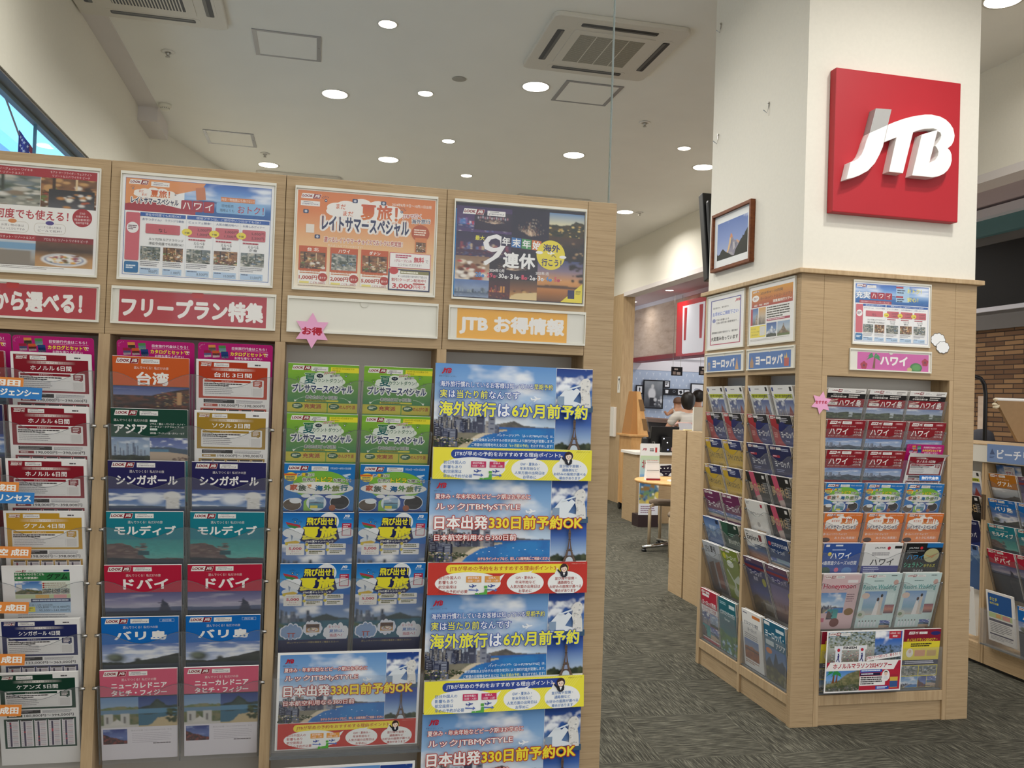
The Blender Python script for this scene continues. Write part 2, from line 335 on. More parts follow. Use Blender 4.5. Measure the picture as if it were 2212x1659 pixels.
def ph_merlion(nx=80, ny=60): return Pic(nx, ny, '#24418c', '#4e77b4', '#9db6d2').cl(11, 3.2, 0, .8, .47, '#f2f4f6', 6).el(.55, .45, .2, .35, '#eef1f3', .5).rd([(0,.8),(.3,.78),(.6,.8),(1,.82)], '#44566a', .04, 3).rc(0, 1, .9, 1, '#20335e').el(.83, .32, .13, .24, '#e8e6e0', .2).rc(.75, .93, .42, .92, '#dedbd4').tr(7, 30, .74, .94, .3, .9, .015, .03, ['#b9b6ae','#f5f3ee','#cfccc4'])
def ph_lagoon(): return Pic(80, 60, '#2c8c8f', '#3f9f9a', '#5fb0a6').nz(.25, 30).rd([(0,.2),(.2,.15),(.42,.5),(.5,.9)], '#5e4b4a', .1, 4, '#7a6660', .95).tr(3, 20, .25, .5, .2, .6, .03, .07, ['#6d5a57','#8a7a72','#4d3f40']).rc(.4, .55, .55, .75, '#1d4d57').rd([(0,.86),(.6,.95)], '#26333a', .05, 2)
def ph_dubai(): return Pic(80, 50, '#4a4a80', '#77749e', '#a5a0b4', '#6e7490').cl(13, 3, .1, .75, .46, '#c9c2cc', 3).rd([(0,.72),(.4,.76),(1,.7)], '#4e5a78', .02, 4).rd([(.7,.9),(.74,.5),(.75,.2),(.76,.4),(.82,.55),(.86,.9)], '#252a44', 0, 5).rc(.69, .8, .5, .53, '#2a2f4a')
def ph_bali(): return Pic(80, 50, '#5577bb', '#9db1d8', '#d5dbe8').cl(17, 4, 0, .8, .45, '#f4f5f8', 4).rd([(0,.85),(.3,.9),(.6,.78),(.8,.62),(1,.5)], '#141b14', .08, 3, '#25301f').el(.18, .68, .16, .3, '#2c3a24', .6).el(.14, .6, .12, .2, '#6b7560', .8).el(.46, .8, .06, .16, '#1b2418', .6)
def ph_church(): return Pic(50, 50, '#6f93bd', '#9fb6cc', '#8aa0ab').rd([(0,.36),(.4,.3),(1,.34)], '#6c7b52', .08, 3, '#8b8a66').rc(0, 1, .42, .56, '#6f8ea8').rd([(0,.6),(.5,.58),(1,.6)], '#5e6b48', .06, 6, '#85805e').rc(.08, .32, .55, .95, '#c9c6bf').rc(.52, .76, .55, .95, '#c9c6bf').rd([(.2,.92),(.43,.72),(.66,.92)], '#d8d4cc', 0, 4).rc(.15, .2, .65, .85, '#807c78').rc(.6, .66, .65, .85, '#807c78').rc(0, 1, .92, 1, '#d0ccc4')
def ph_peak(): return Pic(50, 50, '#2a3f80', '#5c74a8', '#8fa2bd').rd([(0,.36),(.3,.28),(.47,.08),(.52,.12),(.75,.32),(1,.3)], '#2e3c38', .03, 3, '#405048').rc(0, 1, .4, .56, '#5e8fae').rd([(0,.58),(.3,.6),(.7,.54),(1,.6)], '#3f6f86', .0, 3).rd([(.3,.95),(.5,.72),(.8,.66),(1,.7)], '#c8b48c', .04, 4).tr(5, 26, .75, 1, .45, .85, .04, .09, ['#28351f','#37452a','#4b5a38'])
def ph_dusk(): return Pic(40, 26, '#24357c', '#6478b4', '#3d5f92').cl(3, 4, 0, .6, .5, '#8c9ac6').rd([(0,.3),(.3,.5),(.7,.7),(1,.8)], '#332428', .12, 3, '#8a4038')
def ph_hono(nx=200, ny=130): return (Pic(nx, ny, '#6496d0', '#86b0dc', '#adcbe8', '#c9dcee', '#d6e2ee').cl(21, 3.5, 0, .72, .44, '#f0f4f8', 4).rd([(0,.72),(.3,.74),(.5,.72),(.6,.69),(.66,.67),(.74,.72),(.85,.735),(1,.74)], '#5d5a58', .015, 3, '#7a7268', .78)
    .rc(0, 1, .745, 1, '#2f6ab4', '#2f8fc4').rd([(0,.74),(.3,.77),(.6,.775),(.605,2)], '#86806e', .01, 5, '#5f6b50').rd([(.0,.86),(.25,.95),(.34,1.1)], '#4c5240', .06, 6, '#75705f')
    .mix(np.zeros((ny, nx)), '#000000').rd([(.2,1.0),(.28,.92),(.36,.84),(.5,.79),(.6,.775),(.605,2)], '#d7c7ab', .01, 7).rd([(.24,1.05),(.32,.93),(.42,.85),(.55,.8),(.64,.78),(1,.75)], '#2f7fc0', .01, 8, '#2c6fb4').city(3, 34, .02, .5, .82, .05, .22, ['#3c4258','#5d6378','#8b8f9c','#a8a29c','#4a4d60']).city(9, 9, 0, .16, 1., .12, .3, ['#33333f','#4a4450','#6d6470']))
def ph_paris(nx=50, ny=50): return Pic(nx, ny, '#1f3f92', '#3d63ac', '#8aa6cc', '#bcccdc').rd([(0,.86),(.2,.82),(.4,.88),(.6,.86),(.8,.82),(1,.84)], '#2b3524', .12, 3, '#4a5238').rd([(.22,1.),(.34,.84),(.42,.6),(.47,.3),(.495,.0),(.505,.0),(.53,.3),(.58,.6),(.66,.84),(.78,1.)], '#8d7660', .0, 4, '#64503f').el(.5, 1., .12, .12, '#c9b8a0', .2).rc(.38, .62, .62, .66, '#5d4a3a').rc(.44, .56, .38, .41, '#5d4a3a')
def ph_sky(): return Pic(80, 40, '#2f63b4', '#5d8fd0', '#9fc0e4', '#2f6fae', '#1d5aa0').cl(31, 3, 0, .5, .45, '#e8eef6', 4).rd([(0,.56),(.3,.52),(.45,.56),(1,.6)], '#2a4f86', .02, 3, None, .6)
def ph_dine(seed, warm=1): 
    C = ['#6b4a34','#9a6a44','#3c2a22','#c89a62','#e2c79a','#a84632','#5a7a3c','#e8e0d2'] if warm else ['#7c8688','#4f5a4c','#a8a69a','#c7c2b4','#3a4038','#5d7a96','#8b7a66','#dcd8ce']
    return Pic(84, 60, C[0], C[1], C[2]).nz(.5, 8, seed).tr(seed+1, 20, 0, 1, 0, .4, .05, .14, C[:4]).tr(seed, 26, 0, 1, .3, 1, .05, .14, C).tr(seed+2, 90, 0, 1, .35, 1, .012, .05, C).rc(.1+.05*(seed % 5), .16+.05*(seed % 5), 0, .6, C[2]).rc(.62, .66, .05, .5, C[4])
def ph_plate(seed): return Pic(60, 44, '#6a4a3a', '#4a3a34', '#b88a5a', '#c99c66').nz(.3, 8, seed).el(.5, .68, .42, .26, '#e6e4e0', .1).el(.5, .67, .36, .21, '#5a6a9a', .1).el(.5, .66, .33, .19, '#ece8e0', .1).tr(seed, 34, .25, .75, .5, .8, .03, .07, ['#e0a848','#7a4a2c','#b8452f','#f0d890','#5c6a30','#8a3a5a'])
def ph_fire(seed, base='#1a1530'):
    p = Pic(60, 50, base, base, '#2a1c34'); r = random.Random(seed)
    for k in range(60):
        a = r.uniform(-2.9, -.2); d = r.uniform(.1, .5)
        for q in range(6): p.el(.5+d*math.cos(a)*q/6, .62+d*math.sin(a)*q/6*1.1, .012, .012, r.choice(['#e8c8a0','#f2e2c8','#c88a6a']), .9)
    return p
def ph_bay(seed, c): return Pic(60, 50, c[0], c[1], c[2]).nz(.2, 6, seed).city(seed, 26, 0, 1, .72, .05, .3, c[3:]).rc(0, 1, .72, 1, c[2], c[1]).tr(seed, 40, 0, 1, .7, 1, .01, .03, c[3:])
def ph_mount(): return Pic(80, 60, '#6b83b4', '#8f9fc4', '#b9bccc').rd([(0,.98),(.25,.82),(.38,.6),(.43,.38),(.47,.36),(.55,.5),(.66,.62),(.74,.6),(.8,.75)], '#8f8a94', .05, 3, '#b5aeb0').rd([(.25,.82),(.38,.58),(.44,.37),(.455,.6),(.36,.86)], '#d9b27c', .03, 5).rd([(.43,.4),(.47,.36),(.5,.46)], '#c98762', .02, 6, None, .5).rd([(0,.9),(.06,.84),(.1,.92),(.3,.86),(.5,1.),(.58,1.02),(.66,.84),(.8,.7),(.9,.6),(1,.45)], '#25261f', .08, 7)
# ---------------------------------------------------------------- brochures (A4, 210 x 297)
def cover(col, title, pics, tx=(21, 169, 43, 30), two=None, badge=None, sub=True, band=86):
    a = Art(210, 297, col); head(a)
    if sub: a.T('選んでつくる！私だけの旅', 58, 28, 8.5, '#efe6e0', 95, .01)
    if two: a.T(title, 30, 42, 19, '#f7f3ee', 152, .035); a.T(two, 30, 66, 19, '#f7f3ee', 152, .035)
    else: a.T(title, tx[0], tx[2], tx[3], '#f7f3ee', tx[1], .035)
    if badge: a.R(158, 7, 40, 9, '#cfdcec'); a.R(158.6, 7.6, 38.8, 7.8, col); a.T(badge, 165, 8.3, 6.4, '#eef2f6', 26)
    a.R(0, band, 210, 297-band, '#3c4450')
    for p, x, y, w, h in pics: a.P(p, x, y, w, h)
    return a
def a_asia():
    a = Art(210, 297, '#174536'); head(a); a.T('選んでつくる！私だけの旅', 8, 31, 8, '#efe6e0', 92, .01); a.T('アジア', 8, 46, 29, '#f7f3ee', 90, .035)
    a.R(106, 32, 20, 6, '#e8ece6'); a.R(106, 58, 20, 6, '#e8ece6'); a.T('シティ', 110, 33, 4, '#174536', 12); a.T('ビーチ', 110, 59, 4, '#174536', 12)
    a.T('ソウル・釜山・バンコク・ハノイ・', 106, 41, 6.5, '#f1eee8', 97, .015); a.T('ホーチミン・クアラルンプール', 106, 49.5, 6, '#f1eee8', 94, .015); a.T('済州島・プーケット島・ダナン・セブ', 106, 69, 6.5, '#f1eee8', 95, .015)
    a.P(ph_city(), 0, 86, 105, 70); a.P(ph_beach(), 105, 86, 105, 70); a.P(ph_lagoon(), 0, 156, 210, 141); return a
def a_nc():
    a = cover('#d2637a', 'ニューカレドニア', [], two='タヒチ・フィジー'); a.P(ph_church(), 0, 89, 103, 100); a.P(ph_peak(), 103, 89, 107, 100)
    a.R(0, 189, 210, 108, '#e3dee2'); a.P(ph_dusk(), 5, 194, 66, 50); a.T('私だけの旅「ルックJTBMySTYLE」なら', 82, 198, 6, '#a8a0a6', 112, 0); a.ln(84, 210, 112, 6, 6, '#c4bdc4', .3, 3); a.ln(142, 244, 60, 1, 6, '#6d6468', .6, 5); return a
def a_hawaii(isl=False):
    a = Art(210, 297, '#8c1824')
    if isl:
        a.R(0, 0, 210, 24, '#e8e4de'); a.R(0, 24, 210, 25, '#1c1a1a'); a.T('成田=ハワイ島', 32, 27, 6, '#e8e0d8', 50, .01); a.T('日本航空直行便', 22, 36, 9, '#f2ece4', 85, .02); a.ln(118, 29, 66, 2, 10, '#d8d0c8', .5, 3)
        look(a, 20, 4, 60); mystyle(a, 82, 6, 46); a.ln(152, 8, 50, 2, 7, '#77706c', .5, 5); a.T('ハワイ島', 72, 54, 34, '#f7f3ee', 122, .02); a.R(8, 68, 56, 15, '#eae4dc'); a.T('JAL', 26, 71, 8, '#2a2626', 26, .03, sk=.2)
        a.poly([(4, 62), (40, 56), (66, 52), (60, 58), (20, 66)], '#d8b8a8'); a.P(Pic(70, 40, '#6b83b0', '#aab6c8', '#5a6a50').cl(3, 4, 0, .5, .5, '#dfe4ea').rd([(0,.45),(.3,.5),(.6,.42),(1,.5)], '#2e3a2c', .1, 3, '#4e5a40').rc(.66, .76, .4, .8, '#b8c0c4').tr(3, 40, 0, 1, .6, 1, .03, .08, ['#2c3a24','#45523a','#5a6648']), 0, 92, 210, 60); return a
    head(a, 210, 14, 6); a.R(152, 8, 42, 10, '#b86a70'); a.T('改訂版', 160, 9.5, 6.5, '#f2e6e2', 26); a.T('2024年9月から　選んでつくる！私だけの旅', 30, 28, 6.5, '#efe0da', 130, 0); a.T('ハワイ', 20, 42, 32, '#f7f3ee', 102, .02)
    for i, q in enumerate(('ハワイ島', 'マウイ島', 'カウアイ島')): a.T(q, 198, 42+i*14, 9.5, '#f4ede8', 44, .01, 'r')
    a.T('ホノルル・カハラ・コオリナ', 18, 78, 7, '#efe0da', 106, 0); a.P(Pic(80, 56, '#5d83bc', '#8fa9d0', '#b9c6da', '#6f8496').cl(5, 3, 0, .5, .5, '#e6ebf2', 4).rd([(0,.66),(.5,.62),(.68,.52),(.8,.62),(1,.66)], '#46505c', .03, 3).city(4, 14, 0, .45, .74, .1, .42, ['#5a6478','#8a92a0','#747c8c']).rd([(0,.74),(1,.72)], '#2c3a48', .03, 2, '#46606e'), 0, 92, 210, 62); return a
def a_sheet(col, title, dep='成田発', big=None):
    a = Art(210, 297, '#f3f0ec'); a.R(7, 6, 196, 110, col); a.R(145, 5.9, 60, 13, '#f3f0ec'); a.ln(166, 10, 20, 1, 8, '#555055', .5, 5)
    look(a, 13, 12, 30); a.ln(14, 8.5, 30, 1, 4, '#e8d8d4', .5, 2); mystyle(a, 50, 9, 43)
    a.G(40, 24, 65, 8, col, '#f0e8e0', True); a.G(105, 24, 65, 8, '#f0e8e0', col, True); a.T('選べる日数・ホテル・航空会社！', 63, 25, 6, col, 85, .012)
    a.T(title, 50, 37, 14.5, '#faf7f3', 108, .018)
    a.RR(19, 57, 174, 53, 3, '#efece8'); a.R(23, 60, 132, 7, col); a.T('おすすめポイント', 72, 61.2, 4.4, '#f4eee8', 36)
    a.ln(22, 70, 120, 2, 5.4, '#3c3638', .62, 3); a.R(22, 81, 132, .4, '#b8b2b0'); a.ln(24, 83.5, 84, 4, 5.6, '#8a8488', .3, 7); a.R(22, 105, 130, .4, '#b8b2b0'); a.R(158, 82, .4, 24, '#b8b2b0')
    a.RR(162, 60, 26, 17, 1.5, col); a.poly([(176, 77), (184, 77), (184, 81)], col); a.ln(166, 63, 18, 3, 4.4, '#f0e4e0', .55, 9); a.R(161, 83, 27, 24, '#dedad6')
    a.R(21, 119, 88, 11, '#1e1a1c'); a.ln(25, 121, 68, 2, 4.6, '#9a9496', .4, 11); a.ln(114, 121, 82, 3, 3.4, '#77727a', .4, 12)
    a.R(21, 133, 40, 8, col); a.ln(26, 135.6, 30, 1, 6, '#e8dcd8', .5, 3); a.T(big or '198,000円～398,000円', 66, 132.6, 9.5, '#2c2628', 130, .012)
    a.R(12, 146, 190, 96, col)
    for k in range(5):
        x = 18+k*36.5; a.R(x, 151, 33, 86, '#efe9ea'); a.R(x+2, 149.5, 29, 4.5, '#2c2628'); a.R(x+8, 156, 5.2, 80, '#4a3f58')
        for q in range(13):
            a.R(x+15, 157+q*6.1, 14, 4.4, ['#d8d2d4', '#c9c1c6', '#d7c3c6'][(q*2+k) % 3], False); a.R(x+2, 157+q*6.1, 4.5, 4, '#d6cfd2', False)
        a.R(x+8, 158+((k*29) % 60), 5.2, 5, '#b04050'); a.R(x+8, 170+((k*17) % 40), 5.2, 5, '#b04050')
    return a
def a_tag(w=210):
    a = Art(w, 297, '#b3146e'); r = [(8*math.sin(math.radians(15*k)), 8-8*math.cos(math.radians(15*k))) for k in range(7)]
    for i, (x, y, c, d) in enumerate(((29, 5, '#d88a48', '#b9b2a8'), (58, 6, '#4a8a4c', '#7aa0b0'), (16, 22, '#9a1a3a', '#4a78a8'), (40, 22, '#c8562c', '#3c3040'), (65, 24, '#1c3a78', '#2a5a9a'))):
        a.poly([(x, y+1), (x+20, y), (x+22, y+20), (x+2, y+22)], c); a.poly([(x+1, y+9), (x+21, y+8), (x+22, y+16), (x+2, y+17)], d, False); a.poly([(x+1.5, y+15), (x+21.5, y+14), (x+22, y+20), (x+2, y+22)], '#e8e2e4', False)
    for k in range(7):
        q = math.radians(150+k*20); a.poly([(18+10*math.cos(q), 14+7*math.sin(q)), (18+15*math.cos(q), 14+10*math.sin(q)), (18.3+15*math.cos(q+.05), 14+10*math.sin(q+.05))], '#f0d8e6')
    a.T('目安旅行代金はこちら！', 96, 9, 9, '#f7ecf2', 100, .014); a.R(96, 20.5, 104, .6, '#f0d0e0'); a.T('カタログとセットで', 92, 24, 12.5, '#f4ec3a', 104, .03); a.T('で', 191, 26, 10, '#f7ecf2', 10, .02); a.T('お持ち帰りください', 104, 39, 8, '#f7ecf2', 80, .018)
    a.back = '#b3146e'
    a.outline = [(0, 297), (w, 297)]+[(w-8+x, y) for x, y in r[::-1]]+[(8-x, y) for x, y in r]; return a
def a_guamflyer():
    a = Art(210, 297, '#f3f1ee'); a.R(32, 12, 144, 34, '#2f7a44'); a.R(32, 12, 144, 8, '#e8ece6'); look(a, 34, 12.6, 30); mystyle(a, 66, 13, 24); a.R(160, 12.5, 15, 5, '#223a78')
    a.T('赤ちゃんや小さなこども', 33, 22, 7.5, '#f4f0e6', 76, .02); a.T('と楽しむ家族旅！', 33, 33, 7.5, '#f4f0e6', 60, .02); a.T('グアム', 114, 24, 18, '#16221a', 55, .02, sk=.15)
    a.P(Pic(50, 30, '#3c6cb0', '#78a4d4', '#d0dce6').cl(3, 4, 0, .7, .5).rc(.05, .25, .25, .9, '#d8d6d0').rd([(0,.8),(.4,.6),(1,.75)], '#4a5a3a', .1, 3, '#8a7a5a'), 32, 47, 70, 40)
    a.R(102, 47, 74, 40, '#dfe6d6'); a.ln(108, 52, 62, 3, 6, '#a89a88', .5, 3)
    for k in range(3): a.E(106, 54+k*6, 2.4, 2.4, '#b83a3a'); a.P(ph_dine(5+k, 0), 103+k*24, 70, 23, 16)
    a.R(32, 88, 144, 12, '#c8d4a8'); a.R(84, 89, 36, 11, '#e0b464'); a.R(132, 89, 34, 11, '#e0a0a0'); a.R(72, 101, 104, 11, '#2c3c68'); a.ln(76, 104, 96, 1, 8, '#c8d0e0', .55, 2)
    a.R(32, 112, 144, 34, '#a9c4dc'); a.T('2024年9月1日～9月16日出発', 36, 118, 6, '#3c4450', 92, 0); a.R(36, 126, 46, 16, '#e8dc48'); a.ln(40, 129, 38, 2, 6, '#665e20', .4, 3)
    a.T('155,800～214,400円', 86, 124, 8, '#1c2430', 86, .01); a.T('95,500～141,000円', 92, 134, 8, '#1c2430', 80, .01); a.ln(36, 150, 136, 8, 7, '#8a8a90', .3, 8); a.P(ph_dine(3, 0), 32, 210, 144, 60); return a
def doodle(a, x, y, k, c, seed=1):                         # small holiday drawings: rays, ring, case
    for i in range(5):
        q = math.radians(200+i*22+seed*7); a.poly([(x+k*math.cos(q), y+k*math.sin(q)), (x+2*k*math.cos(q), y+2*k*math.sin(q)), (x+2*k*math.cos(q+.12), y+2*k*math.sin(q+.12))], c)
    a.E(x, y, k*.6, k*.6, c, 14); a.E(x, y, k*.3, k*.3, '#f0f0ea', 10)
def a_green():
    a = Art(210, 297, '#7fb63a'); a.G(0, 16, 210, 110, '#8bbd3c', '#2f7a4c'); look(a, 11, 6, 58); a.R(68, 8, 50, 14, '#e8ecd8'); mystyle(a, 70, 9, 46); a.R(126, 8, 84, 16, '#eee23c'); a.T('2024年7月19日出発までの', 130, 9.5, 5.6, '#4a5220', 66, .012); a.T('期間限定！', 130, 17, 5, '#4a5220', 26, .012)
    a.cloud(32, 26, 140, 54, '#dfe6d8', 4); a.T('夏', 48, 29, 33, '#2f7a44', 34, .02, o='#eef0e6', ow=.03, g='#1a5a6a'); a.E(94, 36, 10, 6, '#1c2a3c', 18); a.T('への', 88, 33, 5.5, '#f0f0ea', 11); a.T('カウントダウン！', 76, 43, 13, '#2f6a4a', 86, .02, o='#eef0e6', ow=.05)
    a.T('JTBで行く', 106, 24, 9, '#b8303a', 36, .02, o='#f2f2ec', ow=.06, rot=-8); a.T('海外旅行', 124, 32, 8, '#222c44', 30, .02, o='#f2f2ec', ow=.06, rot=-8)
    doodle(a, 82, 22, 5, '#1c2a3c', 1); doodle(a, 30, 48, 4, '#1c2a3c', 2); doodle(a, 172, 34, 5, '#1c5a4c', 5); doodle(a, 186, 56, 4, '#1c2a3c', 7)
    a.T('プレサマースペシャル', 14, 63, 26, '#1d2450', 180, .035, o='#f0f2ea', ow=.13, g='#23407a'); a.T('あなたはどっち派?!', 54, 97, 11, '#1c2a3c', 94, .025, o='#eef0e6', ow=.08); a.R(52, 111, 100, 5, '#d8cf3c'); a.ln(56, 112, 92, 1, 5, '#566020', .6, 3)
    for sx in (-1, 1):
        for k in range(8): q = k/7; a.E(105+sx*(52+q*28), 103+q*q*10, 1., 1., '#eef0e6', 8, )
        a.poly([(105+sx*76, 112), (105+sx*86, 112), (105+sx*83, 119)], '#eef0e6')
    a.R(0, 120, 210, 30, '#c8bc3c'); a.R(118, 120, 3, 30, '#5a9a3c'); a.E(30, 131, 16, 9, '#1c5a3c'); a.ln(19, 127, 22, 2, 4.5, '#dfe8d0', .6, 2); a.E(140, 131, 16, 9, '#1c5a3c'); a.ln(129, 127, 22, 2, 4.5, '#dfe8d0', .6, 4)
    a.T('充実派', 50, 124, 15, '#a03c2c', 52, .03); a.T('のんびり派', 156, 125, 13, '#a03c2c', 48, .03); a.R(0, 150, 210, 147, '#4e9440'); return a
def a_family():
    a = Art(210, 297, '#2377bd'); look(a, 10, 7, 62); mystyle(a, 80, 8, 50); a.T('7月20日～8月31日出発', 136, 10, 7, '#e6eef4', 62, .012)
    a.E(110, 68, 84, 46, '#7db843', 40); a.E(105, 200, 104, 110, '#2a4f9a', 48); a.poly([(60, 120), (90, 96), (105, 140), (60, 160)], '#8fbe4a')
    a.poly([(172, 34), (196, 30), (198, 34), (186, 38), (194, 42), (182, 42)], '#cfdfea'); a.E(20, 42, 19, 14, '#f0d850'); a.R(0, 32, 40, 6, '#d86a30'); a.ln(6, 40, 28, 3, 5, '#3c5a78', .5, 3)
    a.T('この夏は！', 38, 30, 10, '#1d2c1a', 50, .02, o='#f4f2e8', ow=.1); a.T('夏', 52, 29, 11.5, '#e8c832', 12, .03, o='#1d2c1a', ow=.04); a.T('世界の', 54, 45, 12, '#17220f', 38, .02, o='#f4f2e8', ow=.09); a.T('トビラ', 93, 41, 17, '#f2e33c', 50, .035, o='#1d2c1a', ow=.05); a.T('を開こう！', 146, 46, 11, '#17220f', 52, .02, o='#f4f2e8', ow=.09)
    a.E(105, 77, 102, 20, '#eceae2', 40)
    for i, (c, k) in enumerate(zip('家族で海外旅行', ('#c8542c', '#4a5a4c', '#d88a30', '#2c6a9a', '#5a9a4a', '#7a8a3c', '#3c7a8a'))): a.T(c, 18+i*25, 66+(2 if i % 2 else 0), 19 if i != 2 else 13, k, 23 if i != 2 else 14, .035, o='#2c2a26', ow=.015)
    a.E(98, 124, 30, 26, '#dfe6ea', 30); a.P(Pic(40, 34, '#7a9cc4', '#a8c0d4', '#4a8a9c', '#3a7a8a').cl(3, 3, 0, .4, .48).rd([(0,.5),(.4,.44),(1,.5)], '#46566a', .04, 3, None, .55), 76, 106, 44, 36)
    a.E(168, 122, 30, 24, '#dfe6ea', 30); a.E(168, 122, 28, 22, '#141014', 30); a.E(26, 130, 28, 20, '#dfe6ea', 30); a.E(26, 131, 26, 18, '#5a4a38', 30)
    a.E(36, 118, 18, 9, '#e8eaea', 20); a.E(148, 104, 24, 6, '#e8eaea', 20); a.E(66, 102, 14, 6, '#e8eaea', 18); a.R(80, 133, 22, 9, '#e0d240'); a.E(146, 140, 10, 10, '#a05a34', 16); a.R(0, 150, 210, 147, '#1a3a72'); return a
def a_natsu():
    a = Art(210, 297, '#1668b8'); a.P(Pic(50, 24, '#1769b8', '#2a86d0', '#5aa8dc'), 0, 0, 210, 60); a.E(136, 30, 30, 30, '#f0f2f2', 30); a.E(40, 66, 40, 18, '#eceeee', 24); a.E(90, 70, 60, 20, '#eceeee', 24); a.E(176, 66, 42, 18, '#e0e6ea', 24)
    a.poly([(8, 30), (50, 40), (54, 48), (36, 50), (14, 42)], '#b8404a'); a.poly([(12, 38), (48, 46), (36, 52), (18, 46)], '#3c8a4c'); doodle(a, 36, 30, 6, '#2a2c3c', 3); doodle(a, 50, 34, 4, '#2a2c3c', 5)
    jtb(a, 180, 6, 11, '#f0f4f6'); a.ln(178, 19, 26, 1, 4, '#d0e0ee', .4, 2)
    a.poly([(74, 14), (152, 14), (170, 84), (152, 100), (122, 110), (80, 102), (52, 90), (58, 76)], '#20265a')
    a.T('飛び出せ！', 70, 15, 26, '#f2e63a', 88, .045, o='#20265a', ow=.05); a.T('夏旅', 58, 44, 44, '#f2e63a', 104, .05, o='#20265a', ow=.03); a.T('JTBの夏キャンペーンで', 68, 90, 8, '#f4f4ee', 84, .025); a.T('旅に出よう！', 88, 100, 7.5, '#f4f4ee', 46, .025)
    a.R(0, 102, 50, 40, '#3c5a9a'); a.R(176, 34, 28, 40, '#b82c4c'); a.ln(179, 37, 22, 2, 6, '#f0dce0', .5, 3); a.R(178, 48, 24, 24, '#e6e2e2')
    a.E(30, 92, 24, 12, '#dfe6ea', 24); a.poly([(8, 96), (40, 90), (54, 96), (40, 102), (14, 102)], '#d8b43c'); a.poly([(28, 92), (24, 70), (32, 76)], '#8a9ab0')
    a.P(Pic(70, 50, '#4a66a4', '#6f8cba', '#a8bcd2', '#7f98b4').cl(7, 3, 0, .5, .5).rd([(0,.52),(.5,.5),(.68,.42),(.8,.5),(1,.54)], '#3c4a4c', .03, 3).city(4, 18, 0, .42, .62, .08, .3, ['#5a6478','#7a828e','#3e4858']).rd([(0,.62),(1,.56)], '#3a6a7c', .01, 3, '#2c5a70').rd([(0,.62),(.2,.72),(.3,.7),(.4,.64),(.41,2)], '#56664c', .04, 3, None, .72), 0, 102, 210, 150)
    for x, y, w, h in ((12, 100, 54, 38), (72, 102, 56, 15), (134, 100, 56, 16), (72, 121, 56, 17), (134, 120, 56, 17)):
        a.RR(x, y, w, h, 2, '#ece8e0'); a.E(x+1, y+1, 5, 5, '#d8c43c', 12)
        if w > 54: a.ln(x+8, y+3, w-14, 2, 5.4, '#6a6a3a', .62, int(x+y))
    a.T('トラベルポイント', 22, 105, 4.5, '#6a3a4c', 34, .012); a.T('5,000', 20, 112, 10, '#c0304a', 38, .03); a.T('ポイント', 28, 124, 4.5, '#c0304a', 22, .012); a.T('キャンペーン', 24, 131, 4.5, '#4a2a3c', 32, .012)
    a.cloud(4, 196, 70, 60, '#dfe2ea', 3); a.cloud(8, 200, 62, 52, '#8aa4c8', 3); a.cloud(72, 188, 60, 54, '#dfe2ea', 4); a.P(ph_plate(5), 82, 200, 40, 28); a.cloud(134, 196, 78, 66, '#e4e6ea', 5); a.R(30, 230, 3, 14, '#b04a3c'); a.R(42, 230, 3, 14, '#b04a3c'); a.R(26, 228, 24, 3, '#b04a3c')
    a.T('おトクな', 150, 206, 9, '#c83a50', 34, .012); a.T('夏旅は、', 152, 219, 11, '#2c6ab4', 46, .015); a.T('当店へ！', 154, 234, 11, '#b8304a', 38, .015); a.R(0, 252, 210, 45, '#1c2450'); a.T('詳しいキャンペーン内容は裏面をご確認ください！', 26, 258, 6.5, '#cdb870', 156, .012); return a
def a_late():
    a = Art(210, 297, '#dd7736'); look(a, 12, 4, 50); mystyle(a, 66, 5, 36); a.T('2024年8月19日～10月31日出発', 128, 8, 5, '#f4e8dc', 74, .01)
    a.cloud(14, 16, 180, 76, '#f2ece4', 3); a.T('まだまだ', 44, 34, 12, '#d2622c', 44, .02); a.T('夏旅！', 94, 26, 30, '#c8502c', 76, .03, g='#d88a3c'); a.T('レイトサマースペシャル', 16, 62, 22, '#1f2c58', 168, .035, o='#f2ece4', ow=.1); doodle(a, 50, 24, 5, '#1f2c58', 2); doodle(a, 182, 44, 5, '#1f2c58', 6)
    a.R(0, 96, 210, 201, '#e58d50'); a.T('選べるレイトサマーチョイスで', 12, 104, 12, '#f6ecdf', 130, .02, o='#d0622c', ow=.05); a.T('おトクに充実旅！', 78, 122, 14, '#f6ecdf', 116, .02, o='#d0622c', ow=.05); a.E(30, 140, 24, 12, '#3c2420'); return a
# generic simple cover: layers of (kind, ...) so that the small far brochures stay short
def simple(col, items, pics=()):
    a = Art(210, 297, col)
    for p, x, y, w, h in pics: a.P(p, x, y, w, h)
    for it in items:
        if it[0] == 'T': a.T(*it[1:5], it[5], *(it[6:7] or (None,)), b=.02 if len(it) < 8 else it[7])
        elif it[0] == 'R': a.R(*it[1:])
        elif it[0] == 'L': a.ln(*it[1:])
        elif it[0] == 'E': a.E(*it[1:])
        elif it[0] == 'H': look(a, it[1], it[2], 56); mystyle(a, it[1]+60, it[2]+1, 46)
        elif it[0] == 'P': a.poly(*it[1:])
    return a
